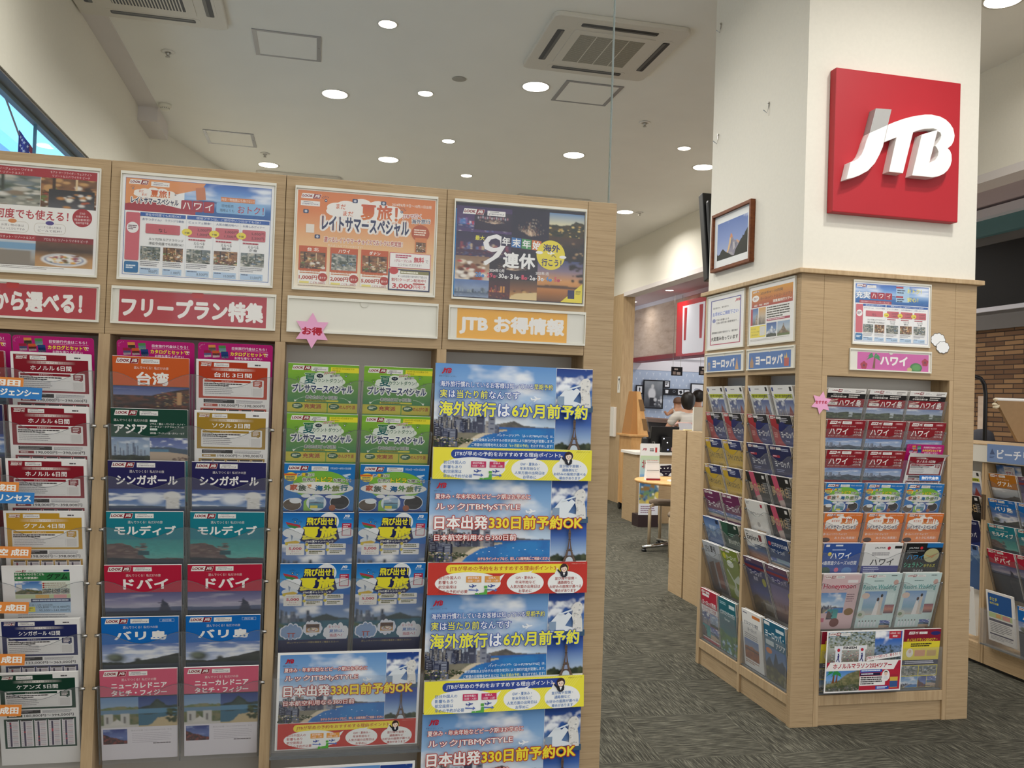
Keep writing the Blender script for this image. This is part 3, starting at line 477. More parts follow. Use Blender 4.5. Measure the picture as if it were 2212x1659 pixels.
# ---------------------------------------------------------------- posters
_raw0 = Art.raw
def _raw(s, P, Fs, c, up=True, zo=0.):
    P = np.asarray(P, float)
    if getattr(s, 'k', None): P = P*s.k[0]+np.array(s.k[1:])
    return _raw0(s, P, Fs, c, up, zo)
Art.raw = _raw
def plane_icon(a, x, y, k, c):
    a.poly([(x-k, y+.1*k), (x+.7*k, y-.22*k), (x+k, y-.12*k), (x+.7*k, y+.06*k), (x-.9*k, y+.3*k)], c); a.poly([(x, y), (x-.45*k, y-.5*k), (x-.2*k, y-.5*k), (x+.4*k, y-.1*k)], c); a.poly([(x-.1*k, y+.1*k), (x-.5*k, y+.55*k), (x-.25*k, y+.5*k), (x+.35*k, y+.02*k)], c); a.poly([(x-k, y+.2*k), (x-1.15*k, y-.25*k), (x-.85*k, y-.2*k), (x-.7*k, y+.1*k)], c)
def a_sky(red, w=505, h=355, border=0, layer=.012):
    a = Art(w, h, '#f4f2ee'); a.L0 = layer; a.z += 2*layer; a.k = ((w-2*border)/505, border, border)
    a.P(ph_hono(), 0, 0, 385, 258); a.P(Pic(60, 60, '#1f3c86', '#3a66ac', '#8fb0d2').cl(11, 3.2, 0, .9, .46, '#f4f6f8', 6), 386, 2, 119, 136); a.P(Pic(40, 50, '#1f3f92', '#3d63ac', '#8aa6cc', '#c4d0dc').rd([(0,.86),(.2,.82),(.4,.88),(.6,.86),(.8,.82),(1,.84)], '#2b3524', .12, 3, '#4a5238'), 386, 138, 119, 120)
    r = random.Random(5)
    for q in range(46):                                    # towers along the bay with rows of windows
        x = r.uniform(2, 150) if q > 14 else r.uniform(0, 66); b = 214-x*.12+r.uniform(-4, 8) if q < 32 else 236; h = r.uniform(14, 34) if q > 8 else r.uniform(36, 50); w = r.uniform(5, 11)
        if q >= 32: x, w, h = r.uniform(0, 62), r.uniform(14, 24), r.uniform(22, 40)
        c = r.choice(['#2e3450', '#474d66', '#6a6f80', '#8d8a88', '#3a3a48', '#9a948c']); a.R(x, b-h, w, h+(4 if q < 32 else 20), c); a.R(x+w*.78, b-h, w*.22, h+4, r.choice(['#20243a', '#343848']))
        for f in range(int(h/3.2)): a.R(x+w*.1, b-h+2+f*3.2, w*.62, .9, r.choice(['#b8bcc8', '#7d8294', '#1e2236']), f == 0)
    for q in range(70): x = r.uniform(0, 120); a.E(x, 222+r.uniform(-4, 36)*(1-x/160)+8, r.uniform(2, 5), r.uniform(1.5, 3), r.choice(['#2c3a22', '#3e4c2c', '#566040', '#8a7c64', '#c8bca8']), 8)
    for q in range(12): a.E(150+q*19, 226+r.uniform(-16, 18), r.uniform(1, 4), .8, '#e8eef2', 8)
    ex, ey = 446, 258                                      # iron tower
    L = [(4.5, -88), (3, -70), (5, -52), (9, -34), (15, -16), (23, 0)]; a.poly([(ex-x, ey+y) for x, y in L[::-1]]+[(ex-1, ey-104), (ex+1, ey-104)]+[(ex+x, ey+y) for x, y in L], '#5f4c40')
    a.poly([(ex-14, ey)]+[(ex-12*math.cos(math.pi*t/8), ey-2-13*math.sin(math.pi*t/8)) for t in range(9)]+[(ex+14, ey)], '#c4cfd8'); a.poly([(ex-6, ey-19), (ex+6, ey-19), (ex+3.5, ey-32), (ex-3.5, ey-32)], '#8a97b4'); a.poly([(ex-2.6, ey-40), (ex+2.6, ey-40), (ex, ey-66)], '#7084b0')
    for y, w in ((-17, 17), (-35, 10.5), (-70, 4.5), (-88, 3)): a.R(ex-w, ey+y, 2*w, 2.2, '#46372e')
    for t in range(7): a.poly([(ex-20+t*2, ey-3-t*5), (ex-19+t*2, ey-3-t*5), (ex-12+t*1.5, ey-8-t*5), (ex-13+t*1.5, ey-8-t*5)], '#8a7464', t == 0); a.poly([(ex+20-t*2, ey-3-t*5), (ex+19-t*2, ey-3-t*5), (ex+12-t*1.5, ey-8-t*5), (ex+13-t*1.5, ey-8-t*5)], '#8a7464', False)
    mx = 478                                               # white statue and water
    a.poly([(388, 96), (420, 60), (440, 70), (450, 62), (462, 72), (440, 104), (470, 112), (470, 124), (388, 124)], '#e6ecf0'); a.poly([(390, 124), (505, 118), (505, 138), (390, 138)], '#3c5a74'); a.R(388, 90, 22, 30, '#8aa0b8')
    a.poly([(mx-14, 124), (mx-12, 92), (mx-17, 74), (mx-14, 58), (mx-20, 50), (mx-14, 40), (mx-6, 32), (mx+8, 30), (mx+16, 38), (mx+18, 54), (mx+14, 70), (mx+18, 92), (mx+20, 124)], '#e4e1da')
    for q in range(26): y = r.uniform(36, 120); a.E(mx+r.uniform(-10, 15), y, r.uniform(1.5, 4), r.uniform(1, 2.6), r.choice(['#c4c0b8', '#f0eee8', '#aeb0b4']), 8)
    a.poly([(mx-18, 52), (mx-60, 66), (mx-58, 70), (mx-16, 57)], '#dfe8ee')
    jtb(a, 18, 14, 19, '#b8152c'); a.T('感動のそばに、いつも。', 10, 37, 5, '#4a5a78', 54, 0)
    plane_icon(a, 318, 101, 16, '#f2f4f6'); a.poly([(302, 108), (270, 132), (276, 131)], '#cfe0ee'); a.poly([(308, 112), (290, 130), (295, 129)], '#cfe0ee')
    if red:
        O = '#b8392e'
        a.T('夏休み・年末年始などピーク期はお早めに', 16, 48, 16, '#f6f3ee', 298, .012, o=O, ow=.09); a.T('ルックJTBMySTYLE', 18, 77, 24, '#f6f3ee', 264, .015, o=O, ow=.07)
        a.runs([('日本出発', '#f8f5f0'), ('330日前予約OK', '#f6e23c')], 15, 115, 42, 472, .03, O, .06); a.T('日本航空利用なら360日前', 16, 172, 19, '#f6f3ee', 256, .015, o=O, ow=.09)
        a.T('ホテルラインナップなど、詳しくは販売員にご相談ください', 152, 242, 10, '#f6f3ee', 230, .01, o=O, ow=.08)
        a.R(0, 258, 505, 97, '#c23226'); pill = '#f0dc3c'; tc, bc, pk = '#b8392e', '#a8352e', '#dd9a48'
        for k in range(10, 63): a.poly([(k*8, 258), (k*8+1.5, 258), (k*8-78, 355), (k*8-79.5, 355)], '#b52c22', k == 10)
    else:
        O = '#2f50a8'; Y = '#f2ec48'
        a.runs([('海外旅行慣れしているお客様は知っている', '#f4f5f8'), ('早期予約', Y)], 15, 54, 18, 356, .012, O, .07); a.runs([('実', Y), ('は', '#f4f5f8'), ('当たり前', Y), ('なんです', '#f4f5f8')], 15, 80, 26, 250, .015, O, .07)
        a.runs([('海外旅行', Y), ('は', '#f4f5f8'), ('6か月前予約', Y)], 13, 116, 46, 474, .03, O, .05)
        for i, (t, x) in enumerate((('パッケージツアー（ルックJTBMySTYLE）は、', 196), ('航空座席およびホテルの空き状況により旅行代金が変動します。', 122))): a.T(t, x, 213+i*15, 9.5, '#e8f0f6', 378-x, .01)
        a.runs([('ご希望の日程等を叶えるには', '#e8f0f6'), ('「6ヶ月前の予約」', '#eef080'), ('をおすすめします！', '#e8f0f6')], 118, 243, 10, 258, .01)
        a.R(0, 258, 505, 97, '#eee23e'); pill = '#2a4494'; tc, bc, pk = '#f2f3f6', '#4a78b8', '#c4305f'
        for k in range(10, 63): a.poly([(k*8, 258), (k*8+1.5, 258), (k*8-78, 355), (k*8-79.5, 355)], '#f2ea70', k == 10)
    a.RR(55, 264, 388, 27, 13, pill); a.T('JTBが早めの予約をおすすめする理由ポイント3', 66, 269, 16, tc, 336, .014)
    for cx, cy, rx, ry in ((124, 321, 102, 34), (304, 321, 59, 33), (434, 323, 58, 36)): a.E(cx, cy, rx, ry, '#f0f0ec', 40)
    for P in ([(214, 305), (238, 293), (222, 318)], [(300, 292), (328, 283), (316, 294)], [(398, 294), (404, 282), (412, 292)]): a.poly(P, '#f0f0ec')
    for i, t in enumerate(('訪日外国人の', '影響もあり', '航空座席は', '早めの予約が必要')): a.T(t, 33, 298+i*14, 10.5, bc, (68, 56, 56, 90)[i], .008)
    for i, t in enumerate(('GW・夏休み・', '年末年始など', '人気方面の出発日は', 'お早めに')): a.T(t, 304, 300+i*13.5, 10, bc, (62, 64, 96, 42)[i], .008, 'c')
    for i, t in enumerate(('並び席や窓側・', '通路側など', 'お好みの座席が選べる', '場合があります')): a.T(t, 434, 304+i*12.6, 9.6, bc, (70, 52, 104, 70)[i], .008, 'c')
    for x, t in ((118, '訪日外国人'), (176, '日本人')): a.R(x, 299, 47, 19, pk); a.T(t, x+23, 301, 6.5, '#f6ecf0', 36 if x < 150 else 22, .015, 'c'); a.T('（出国・入国）', x+23, 310, 6, '#f6ecf0', 38, .012, 'c')
    for x, y in ((140, 331), (198, 331)): plane_icon(a, x, y-2, 11, '#2a4494'); a.poly([(x-14, y+7), (x+10, y+9), (x+10, y+5), (x+18, y+11), (x+9, y+16), (x+10, y+12), (x-14, y+11)], '#5a70b4')
    g = '#5aa845'; a.R(174, 328, 10, 8, g); a.poly([(176, 338), (184, 338), (184, 358), (158, 358), (158, 350), (174, 348)], g); a.R(146, 350, 10, 9, g); a.R(143, 358, 6, 6, g)
    x, y = 428, 277
    a.E(x, y+16, 12, 13, '#20222c', 20); a.R(x-11, y+14, 22, 10, '#20222c'); a.E(x, y, 13, 14, '#3a2420', 24); a.E(x, y+2, 9.5, 11, '#f0d8c4', 24); a.poly([(x-11, y), (x-9, y-8), (x+3, y-10), (x+10, y-6), (x+11, y), (x+4, y-5)], '#3a2420'); a.E(x-4, y+3, 1.2, 1.8, '#2a1c1c', 10); a.E(x+4, y+3, 1.2, 1.8, '#2a1c1c', 10); a.poly([(x-3, y+7.5), (x+3, y+7.5), (x, y+9.5)], '#c83a4a'); a.poly([(x-4, y+14), (x+4, y+14), (x, y+24)], '#f2f0ee'); a.poly([(x-12, y+18), (x-24, y+4), (x-20, y+2), (x-9, y+14)], '#20222c'); a.E(x-23, y+2, 3, 3, '#f0d8c4', 10)
    a.T('※写真は全てイメージです', 452, 262, 3.6, '#8a7a3c' if not red else '#e8b8a8', 46, 0); a.k = None
    return a
def a_p1():
    a = Art(420, 297, '#f4f1ec'); R1 = '#a82332'
    a.P(ph_dine(11, 0), 0, 20, 268, 96); a.P(ph_dine(7, 1), 269, 20, 146, 96); a.P(Pic(50, 30, '#2a2a30', '#3a3a40', '#5a5a60').tr(5, 20, .2, .9, .2, .9, .05, .12, ['#e0dcd4','#c88a4a','#b85a3c','#f0e8d8']), 290, 60, 120, 56); a.R(0, 4, 415, 24, R1)
    a.T('ハイアット リージェンシー ワイキキ', 120, 8, 7, '#f0dcd8', 126, .01); a.T('ビーチ リゾート＆スパ', 144, 18, 7, '#f0dcd8', 80, .01); a.T('モアナ サーフライダー ウェスティン', 292, 8, 7, '#f0dcd8', 108, .01); a.T('リゾート＆スパ ワイキキ ビーチ', 298, 18, 7, '#f0dcd8', 98, .01)
    a.R(0, 112, 420, 82, '#f3f0ea'); a.T('滞在中毎日何度でも使える！', 24, 122, 28, '#b52838', 320, .02); a.E(380, 136, 26, 26, R1, 36)
    for i, t in enumerate(('5つの', '対象ホテル', '宿泊者限定！', '追加代金不要')): a.T(t, 380, 120+i*9, 6.4, '#f6eae6', (14, 34, 42, 34)[i], .012, 'c')
    for x, c, t1, t2 in ((160, '#d8884a', 'お買い物の後は', 'ちょっとひとやすみ'), (256, '#4a3c88', 'ビーチで遊んだ後は', 'ビールで乾杯！')): a.RR(x, 158, 82, 30, 12, '#b8a890'); a.RR(x+.8, 158.8, 80.4, 28.4, 11, '#f3f0ea'); a.E(x+40, 157, 11, 6, c); a.T(t1, x+41, 166, 6.5, '#6a5a60', 58, .008, 'c'); a.T(t2, x+41, 176, 6.5, '#6a5a60', 62, .008, 'c')
    a.R(0, 194, 262, 16, R1); a.T('ワイキキ・ビーチ・マリオット・リゾート＆スパ', 96, 198, 8, '#f0dcd8', 162, .01); a.R(262, 194, 150, 16, '#8a2430'); a.T('アロヒラニ リゾート ワイキキ ビーチ', 282, 199, 8, '#f0dcd8', 116, .01)
    a.P(Pic(70, 40, '#c8cfd4', '#a8b4bc', '#b0a89c', '#7a7068').rc(0, 1, .1, .35, '#7aa4c4').rc(.1, .7, .35, .6, '#b8b0a4').rc(.2, .42, .55, .95, '#a39a8e').rc(.6, .95, .4, .9, '#8e8478').rc(.45, .6, .6, .8, '#4a4440').rc(.5, .52, 0, .6, '#5a5650'), 0, 210, 262, 72); a.P(ph_plate(4), 262, 210, 150, 72)
    a.R(0, 280, 420, 17, '#f4f1ec'); a.ln(120, 283, 240, 2, 4, '#9a948e', .4, 3); return a
def late_title(a, x, y, k):
    a.k = (k, x, y); a.cloud(12, -2, 200, 62, '#f3eee6', 3); a.T('まだ', 34, 14, 12, '#d2622c', 22, .02); a.T('まだ', 48, 30, 12, '#d2622c', 24, .02); a.T('夏旅！', 88, 8, 38, '#c8502c', 92, .03, g='#dc7a30', o='#f3eee6', ow=.04)
    a.T('レイトサマースペシャル', 0, 50, 32, '#1f2c58', 222, .035, o='#f3eee6', ow=.12); doodle(a, 6, 8, 7, '#1f2c58', 2); doodle(a, 206, 26, 7, '#1f2c58', 6); a.k = None
def a_p2(small=False):
    a = Art(420, 297, '#f4f2ee'); BL = '#1f5aa8'
    a.R(7, 8, 406, 280, BL); a.R(8.5, 9.5, 403, 277, '#f2f1ee'); sk = ph_sky()
    a.P(sk, 8, 9, 404, 94) if small else a.P(sk, 168, 9, 244, 94)
    if not small: a.poly([(8, 9), (226, 9), (216, 26), (100, 60), (8, 94)], '#e2955c'); a.poly([(8, 84), (60, 70), (160, 88), (200, 88), (200, 103), (8, 103)], '#a83444'); look(a, 16, 13, 54); mystyle(a, 76, 15, 50); late_title(a, 24, 34, .58); a.poly([(198, 24), (224, 20), (228, 56), (202, 60)], '#c87a50')
    else: look(a, 12, 12, 54); mystyle(a, 70, 14, 50); a.T('充実！', 10, 46, 34, '#f2f2f0', 92, .02, o='#8a9ab8', ow=.04); a.R(30, 88, 176, 15, '#a83444'); a.T('充実の特典でハワイがもっと楽しく過ごせる！', 36, 91, 8, '#f0d8d8', 160, .01)
    for i, c in enumerate('ハワイ'): a.RR((160 if not small else 90)+i*(31 if not small else 40), 62 if not small else 48, 30 if not small else 38, 32, 4, '#a82338'); a.T(c, (175 if not small else 109)+i*(31 if not small else 40), 68 if not small else 54, 20, '#f4f0ec', 21, .012, 'c')
    if small: a.R(230, 10, 74, 78, '#a8c8e0'); a.T('おトク！', 292, 20, 22, '#f0e24a', 80, .02); a.T('安心！', 292, 62, 22, '#f0e24a', 62, .02); a.R(230, 12, 40, 9, '#a83444'); a.R(230, 58, 40, 9, '#a83444'); a.ln(236, 28, 44, 2, 11, '#2c3a58', .5, 2); a.ln(236, 72, 44, 2, 10, '#2c3a58', .5, 4)
    else: a.R(270, 44, 96, 13, '#d8834a'); a.T('円安・物価高にも負けない！', 272, 46.5, 8.5, '#f6efe6', 92, .012); a.RR(258, 60, 138, 32, 5, '#86b6dc'); a.T('現地販売', 272, 65, 9, '#1c2c50', 34, .008); a.T('価格よりも', 268, 78, 9, '#1c2c50', 40, .008); a.T('おトク！', 318, 66, 22, '#b52838', 74, .008)
    y = 106
    for i, (x, w, t) in enumerate(((50, 124, '滞在中何度でも利用OK！'), (178, 232, '現地プランは、ご旅行中いつ付けてもOK！'))): a.R(x, y, w, 11, BL); a.T(t, x+w/2, y+2, 7.5, '#eef2f6', w*.78, .01, 'c')
    C = ((52, 'おやつタイム♪', '#c8606a'), (114, 'ラウンジで朝食', '#c8606a'), (178, 'ビュッフェ朝食！', '#c8606a'), (254, '人気の観光地へ！', '#c8606a'), (330, 'お楽しみディナー', '#c8606a'))
    for i, (x, t, c) in enumerate(C):
        w = 60 if i < 2 else 72; a.T(t, x+w/2, 122, 7, '#4a5a8a', w*.86, .006, 'c'); a.P(ph_dine(20+i, i % 2), x+2, 204, w-6, 40); a.ln(x+2, 248, w-8, 3, 5, '#7a7a80', .35, i+2)
        a.R(x+2, 266, w-8, 18, '#b5cde4'); a.T(('950円', '1,180円', '8,500円', '10,000円', '11,000円')[i], x+w-10, 272, 9, '#1c2430', 30 if i > 1 else 24, .012, 'r'); a.ln(x+5, 268, 28, 1, 5, '#3c4a68', .5, i)
        if i > 1: a.RR(x+4, 136, w-6, 33, 3, '#c8606a'); a.T(('2,000円', '3,000円', '5,000円')[i-2], x+w-6, 142, 9, '#241c20', 36, .012, 'r'); a.T(('1,000円', '1,500円', '2,500円')[i-2], x+w-6, 155, 9, '#241c20', 36, .012, 'r'); a.E(x+1, 155, 14, 10, '#ecd838'); a.T('半額', x+1, 154, 6, '#4a3c10', 14, .02, 'c'); a.ln(x+6, 174, w-14, 1, 6, '#b03a4a', .7, i+8); a.T(('ホテル内', '観光', '夕食')[i-2], x+w/2, 192, 8, '#1c2028', 24, .012, 'c'); a.T('えらべる', x+w/2, 182, 8, '#1c2028', 30, .012, 'c')
        if i > 1: a.R(x-2, 118, .5, 166, '#c8ccd4')
    a.RR(66, 138, 94, 28, 3, '#c8606a'); a.T('なし', 113, 150, 11, '#241c20', 24, .012, 'c'); a.T('ルックJTB ルアナラウンジ', 76, 178, 8.5, '#1c2028', 94, .012); a.T('滞在中何度でも利用OK！', 76, 190, 8.5, '#1c2028', 94, .012)
    a.RR(12, 108, 38, 138, 4, '#cf6470'); a.E(31, 152, 16, 16, '#f2efec', 24); a.ln(19, 145, 24, 3, 5, '#6a4a58', .6, 2); a.RR(12, 250, 38, 32, 4, '#2470a4'); a.ln(17, 260, 28, 2, 6, '#dfeaf2', .6, 3); return a
def a_p3():
    a = Art(420, 297, '#f3ead8'); a.R(3, 3, 414, 160, '#de8146'); a.G(3, 60, 414, 130, '#de8146', '#f0c890'); a.G(3, 190, 414, 100, '#f0c890', '#f6ead0'); look(a, 12, 12, 60); mystyle(a, 12, 34, 56)
    a.k = (1.18, 76, 20); a.cloud(12, -2, 196, 62, '#f3eee6', 3); a.T('まだ', 34, 14, 13, '#d2622c', 24, .02); a.T('まだ', 52, 31, 13, '#d2622c', 26, .02); a.T('夏旅！', 96, 8, 44, '#c8502c', 96, .035, g='#dc7a30', o='#f3eee6', ow=.04); a.T('レイトサマースペシャル', 0, 46, 40, '#1f2c58', 222, .04, o='#f3eee6', ow=.12); doodle(a, 8, 8, 6, '#1f2c58', 2); doodle(a, 202, 22, 6, '#1f2c58', 6); a.k = None
    a.T('選べるレイトサマーチョイスでおトクに充実旅！', 84, 138, 17, '#b8332c', 236, .02, o='#f6ecdc', ow=.08); a.T('例えばこんなプランがあります！', 96, 160, 8, '#f6ecdc', 104, .01); a.T('2024年8月19日～10月31日出発', 284, 20, 10, '#f6ecdc', 122, .015); a.T('JTBで行く', 318, 52, 15, '#b8332c', 58, .02, o='#f3eee6', ow=.1, rot=-4); a.T('海外旅行', 346, 66, 14, '#1f2c58', 58, .02, o='#f3eee6', ow=.1, rot=-4)
    for x, y, c in ((28, 66, '#3c4a68'), (258, 24, '#3c4a68'), (64, 140, '#2c3c68'), (172, 24, '#2c3c68')): a.RR(x-8, y-6, 16, 12, 3, c); a.E(x, y, 4, 4, '#c8ccd4', 12)
    a.R(30, 104, 24, 26, '#ece2d4'); a.E(374, 108, 28, 26, '#b8552c'); a.ln(354, 96, 40, 3, 7, '#f0d8c4', .6, 3); a.R(358, 122, 36, 46, '#d8834a'); a.P(ph_dine(8, 1), 361, 136, 30, 30)
    for i, (t, p1, p2) in enumerate((('台 北', '1,000円', '500円'), ('ハワイ', '2,000円', '1,000円'), ('ダナン', '5,000円', '2,500円'))):
        x = 12+i*92; a.R(x, 170, 82, 112, '#f4efe6'); a.R(x, 170, 82, 74, '#c85a2c'); a.T(t, x+41, 174, 11, '#f6efe4', 34, .03, 'c'); a.P(ph_dine(31+i, i != 1), x+4, 188, 74, 50); a.ln(x+4, 243, 66, 2, 6, '#c8763c', .55, i+3)
        a.T(p1, x+2, 258, 14, '#b8432c', 54, .035); a.E(x+72, 262, 14, 13, '#b83a2c'); a.T('おトク', x+72, 260, 7, '#f6ece0', 18, .03, 'c'); a.R(x+4, 276, 28, 6, '#eede7a'); a.T('こども '+p2, x+78, 276, 7, '#b8432c', 42, .015, 'r')
    a.R(282, 172, 126, 46, '#c8305f'); a.R(283.5, 173.5, 123, 43, '#f4f0ea'); a.T('1グループに1台', 298, 192, 9, '#b8305a', 52, .015); a.T('無料', 356, 182, 18, '#c8303c', 32, .03); a.T('で', 392, 190, 9, '#5a3a48', 9, .01); a.T('レンタルいただけます！', 310, 204, 8, '#5a3a48', 70, .01); a.ln(300, 178, 50, 2, 6, '#b8305a', .6, 6)
    a.R(280, 222, 128, 66, '#232a52'); a.R(284, 226, 120, 58, '#f4f0ea'); a.R(316, 226, 88, 10, '#8a8450'); a.E(296, 228, 14, 11, '#c83a3c'); a.ln(318, 229, 80, 1, 7, '#f0ecd8', .6, 3); a.T('8～10月出発の海外旅行で使える', 310, 240, 7, '#3a3448', 88, .01); a.T('割引クーポン配布中！', 290, 250, 10, '#b8332c', 106, .02); a.T('3,000', 292, 266, 17, '#c83a3c', 64, .035); a.T('円引き', 358, 269, 12, '#c83a3c', 38, .015); a.R(356, 263, 36, 4, '#b83a2c')
    a.ln(12, 288, 260, 1, 6, '#a08a70', .35, 4); return a
def a_p4():
    a = Art(420, 297, '#1d1a2e')
    for s, x, y, w, h, c in ((4, 2, 10, 178, 80, ('#3a2a58','#54386a','#2a3a6a','#c83a4a','#e8d8e0','#7a5a9a','#4a7ab8')), (6, 2, 90, 178, 76, ('#2a2444','#3a2c50','#4a2a40','#c8b090','#8a3a4c','#5a6a9a')), (9, 2, 240, 110, 54, ('#5a7ab0','#8a9ab4','#4a5a70','#3c4a5a','#6a7a88','#98a4ac')), (11, 112, 225, 102, 69, ('#2a1a24','#4a2028','#5a2a2a','#b8462c','#e8a04a','#6a3a3c'))): a.P(ph_bay(s, c), x, y, w, h)
    p = ph_fire(4, '#2a2038')
    for k in range(14): p.el(.1+.06*k, .32-.02*(k % 3), .02, .1, '#e8a0a8' if k % 2 else '#f0e8f0', .9)
    a.P(p, 60, 26, 120, 56); a.P(ph_fire(7), 180, 10, 122, 130); a.P(Pic(60, 40, '#6a90b8', '#e0d8b0', '#3a3c2c').rd([(0,.5),(.6,.5),(.75,.3),(1,.4)], '#232a1c', .1, 3, '#4a3c20').tr(3, 30, 0, 1, .5, 1, .02, .06, ['#c89a4a','#3a2c1c','#e8c878']), 302, 10, 116, 76)
    a.P(Pic(50, 36, '#4a3428', '#2c2428', '#1c1a20').nz(.4, 8, 5).tr(5, 24, 0, 1, .2, 1, .03, .1, ['#8a6a4c','#3a2c28','#b89a70','#14131a']), 302, 86, 116, 76)
    a.P(Pic(50, 40, '#8a6a50', '#b89878', '#d8c8b8').nz(.3, 6, 2).tr(8, 40, .1, .9, .2, 1, .05, .16, ['#f0e8dc','#c83a3c','#8a4a30','#e8d8c0','#5a3020']), 2, 166, 110, 74); a.P(ph_fire(9, '#221a2a'), 112, 166, 150, 60)
    a.P(Pic(50, 40, '#4a3a34', '#8a5a38', '#d8a050').tr(6, 20, 0, .9, .5, 1, .03, .1, ['#e8d8b0','#c89a58','#5a3a24']).rd([(0,.9),(.2,.7),(.6,.65),(1,.6)], '#e0c48c', .03, 4), 180, 232, 88, 62); a.P(Pic(60, 50, '#3a4a78', '#8a7a8c', '#d89a58', '#b87434', '#6a4424').rd([(0,.62),(.4,.6),(1,.62)], '#5a3a24', .03, 3, None, .68).tr(4, 20, .7, 1, .0, .5, .03, .1, ['#1c1418','#2a1c1c']), 268, 162, 150, 132)
    look(a, 22, 18, 70); mystyle(a, 100, 20, 58); a.T('最大', 64, 100, 15, '#f0e848', 30, .02)
    a.T('9', 74, 92, 100, '#f4f2f0', 74, -.008, sk=.22)
    for i, (c, k) in enumerate(zip('年末年始', ('#c8385a', '#3a78b8', '#4a9a5a', '#d8783a'))): a.poly([(148+i*33, 96+i*2), (179+i*33, 98+i*2), (178+i*33, 129+i*2), (147+i*33, 127+i*2)], k if i else '#2a2444'); a.T(c, 150+i*33, 99+i*2, 27, '#f6f4f0', 27, .03)
    a.T('連休', 154, 146, 50, '#f6f4f0', 106, .035); a.E(310, 146, 47, 47, '#ecd93c', 40); a.T('海外', 284, 112, 24, '#2a2a6a', 56, .03); a.T('へ', 312, 144, 9, '#2a2a6a', 16, .03); a.T('行こう！', 280, 158, 24, '#2a2a6a', 66, .03); plane_icon(a, 312, 140, 12, '#f6f4f0'); a.E(272, 140, 12, 5, '#f6f4f0', 14); a.E(350, 150, 12, 5, '#f6f4f0', 14)
    a.T('2024年12月', 112, 201, 11, '#f4f0ec', 48, .02); a.T('2025年1月', 262, 201, 11, '#f4f0ec', 42, .02); x = 68
    for t, d, c in (('28', '土', '#5a9ad8'), ('29', '日', '#d8506a'), ('30', '月', '#f4f0ec'), ('31', '火', '#f4f0ec'), ('1', '水', '#d8506a'), ('2', '木', '#f4f0ec'), ('3', '金', '#f4f0ec'), ('4', '土', '#5a9ad8'), ('5', '日', '#d8506a')):
        w = 18 if len(t) > 1 else 8; a.T(t, x, 215, 15, c, w, .03); a.E(x+w+6, 226, 5, 5, c, 12); a.T(d, x+w+6, 223, 6, '#2a2038', 6, .01, 'c'); a.E(x+w+14, 224, 1.2, 1.2, '#f4f0ec', 8); x += w+19
    a.poly([(418, 232), (418, 294), (346, 294)], '#ecd93c'); a.R(370, 254, 22, 28, '#2a2a5a'); a.ln(396, 256, 18, 3, 4, '#7a6a30', .5, 3); a.P(Pic(8, 20, '#2a7ab8', '#3a8ac8'), 0, 20, 3, 270); return a
def a_label(w, h, col, text, tx, th, tc='#f3efe8', paper=None, ex=None, b=.05):
    a = Art(w, h, '#e6e2d4'); p = paper or (4, 4, w-8, h-8); a.R(*p, col); a.T(text, tx[0], th[0], th[1], tc, tx[1], b)
    if ex: ex(a)
    return a
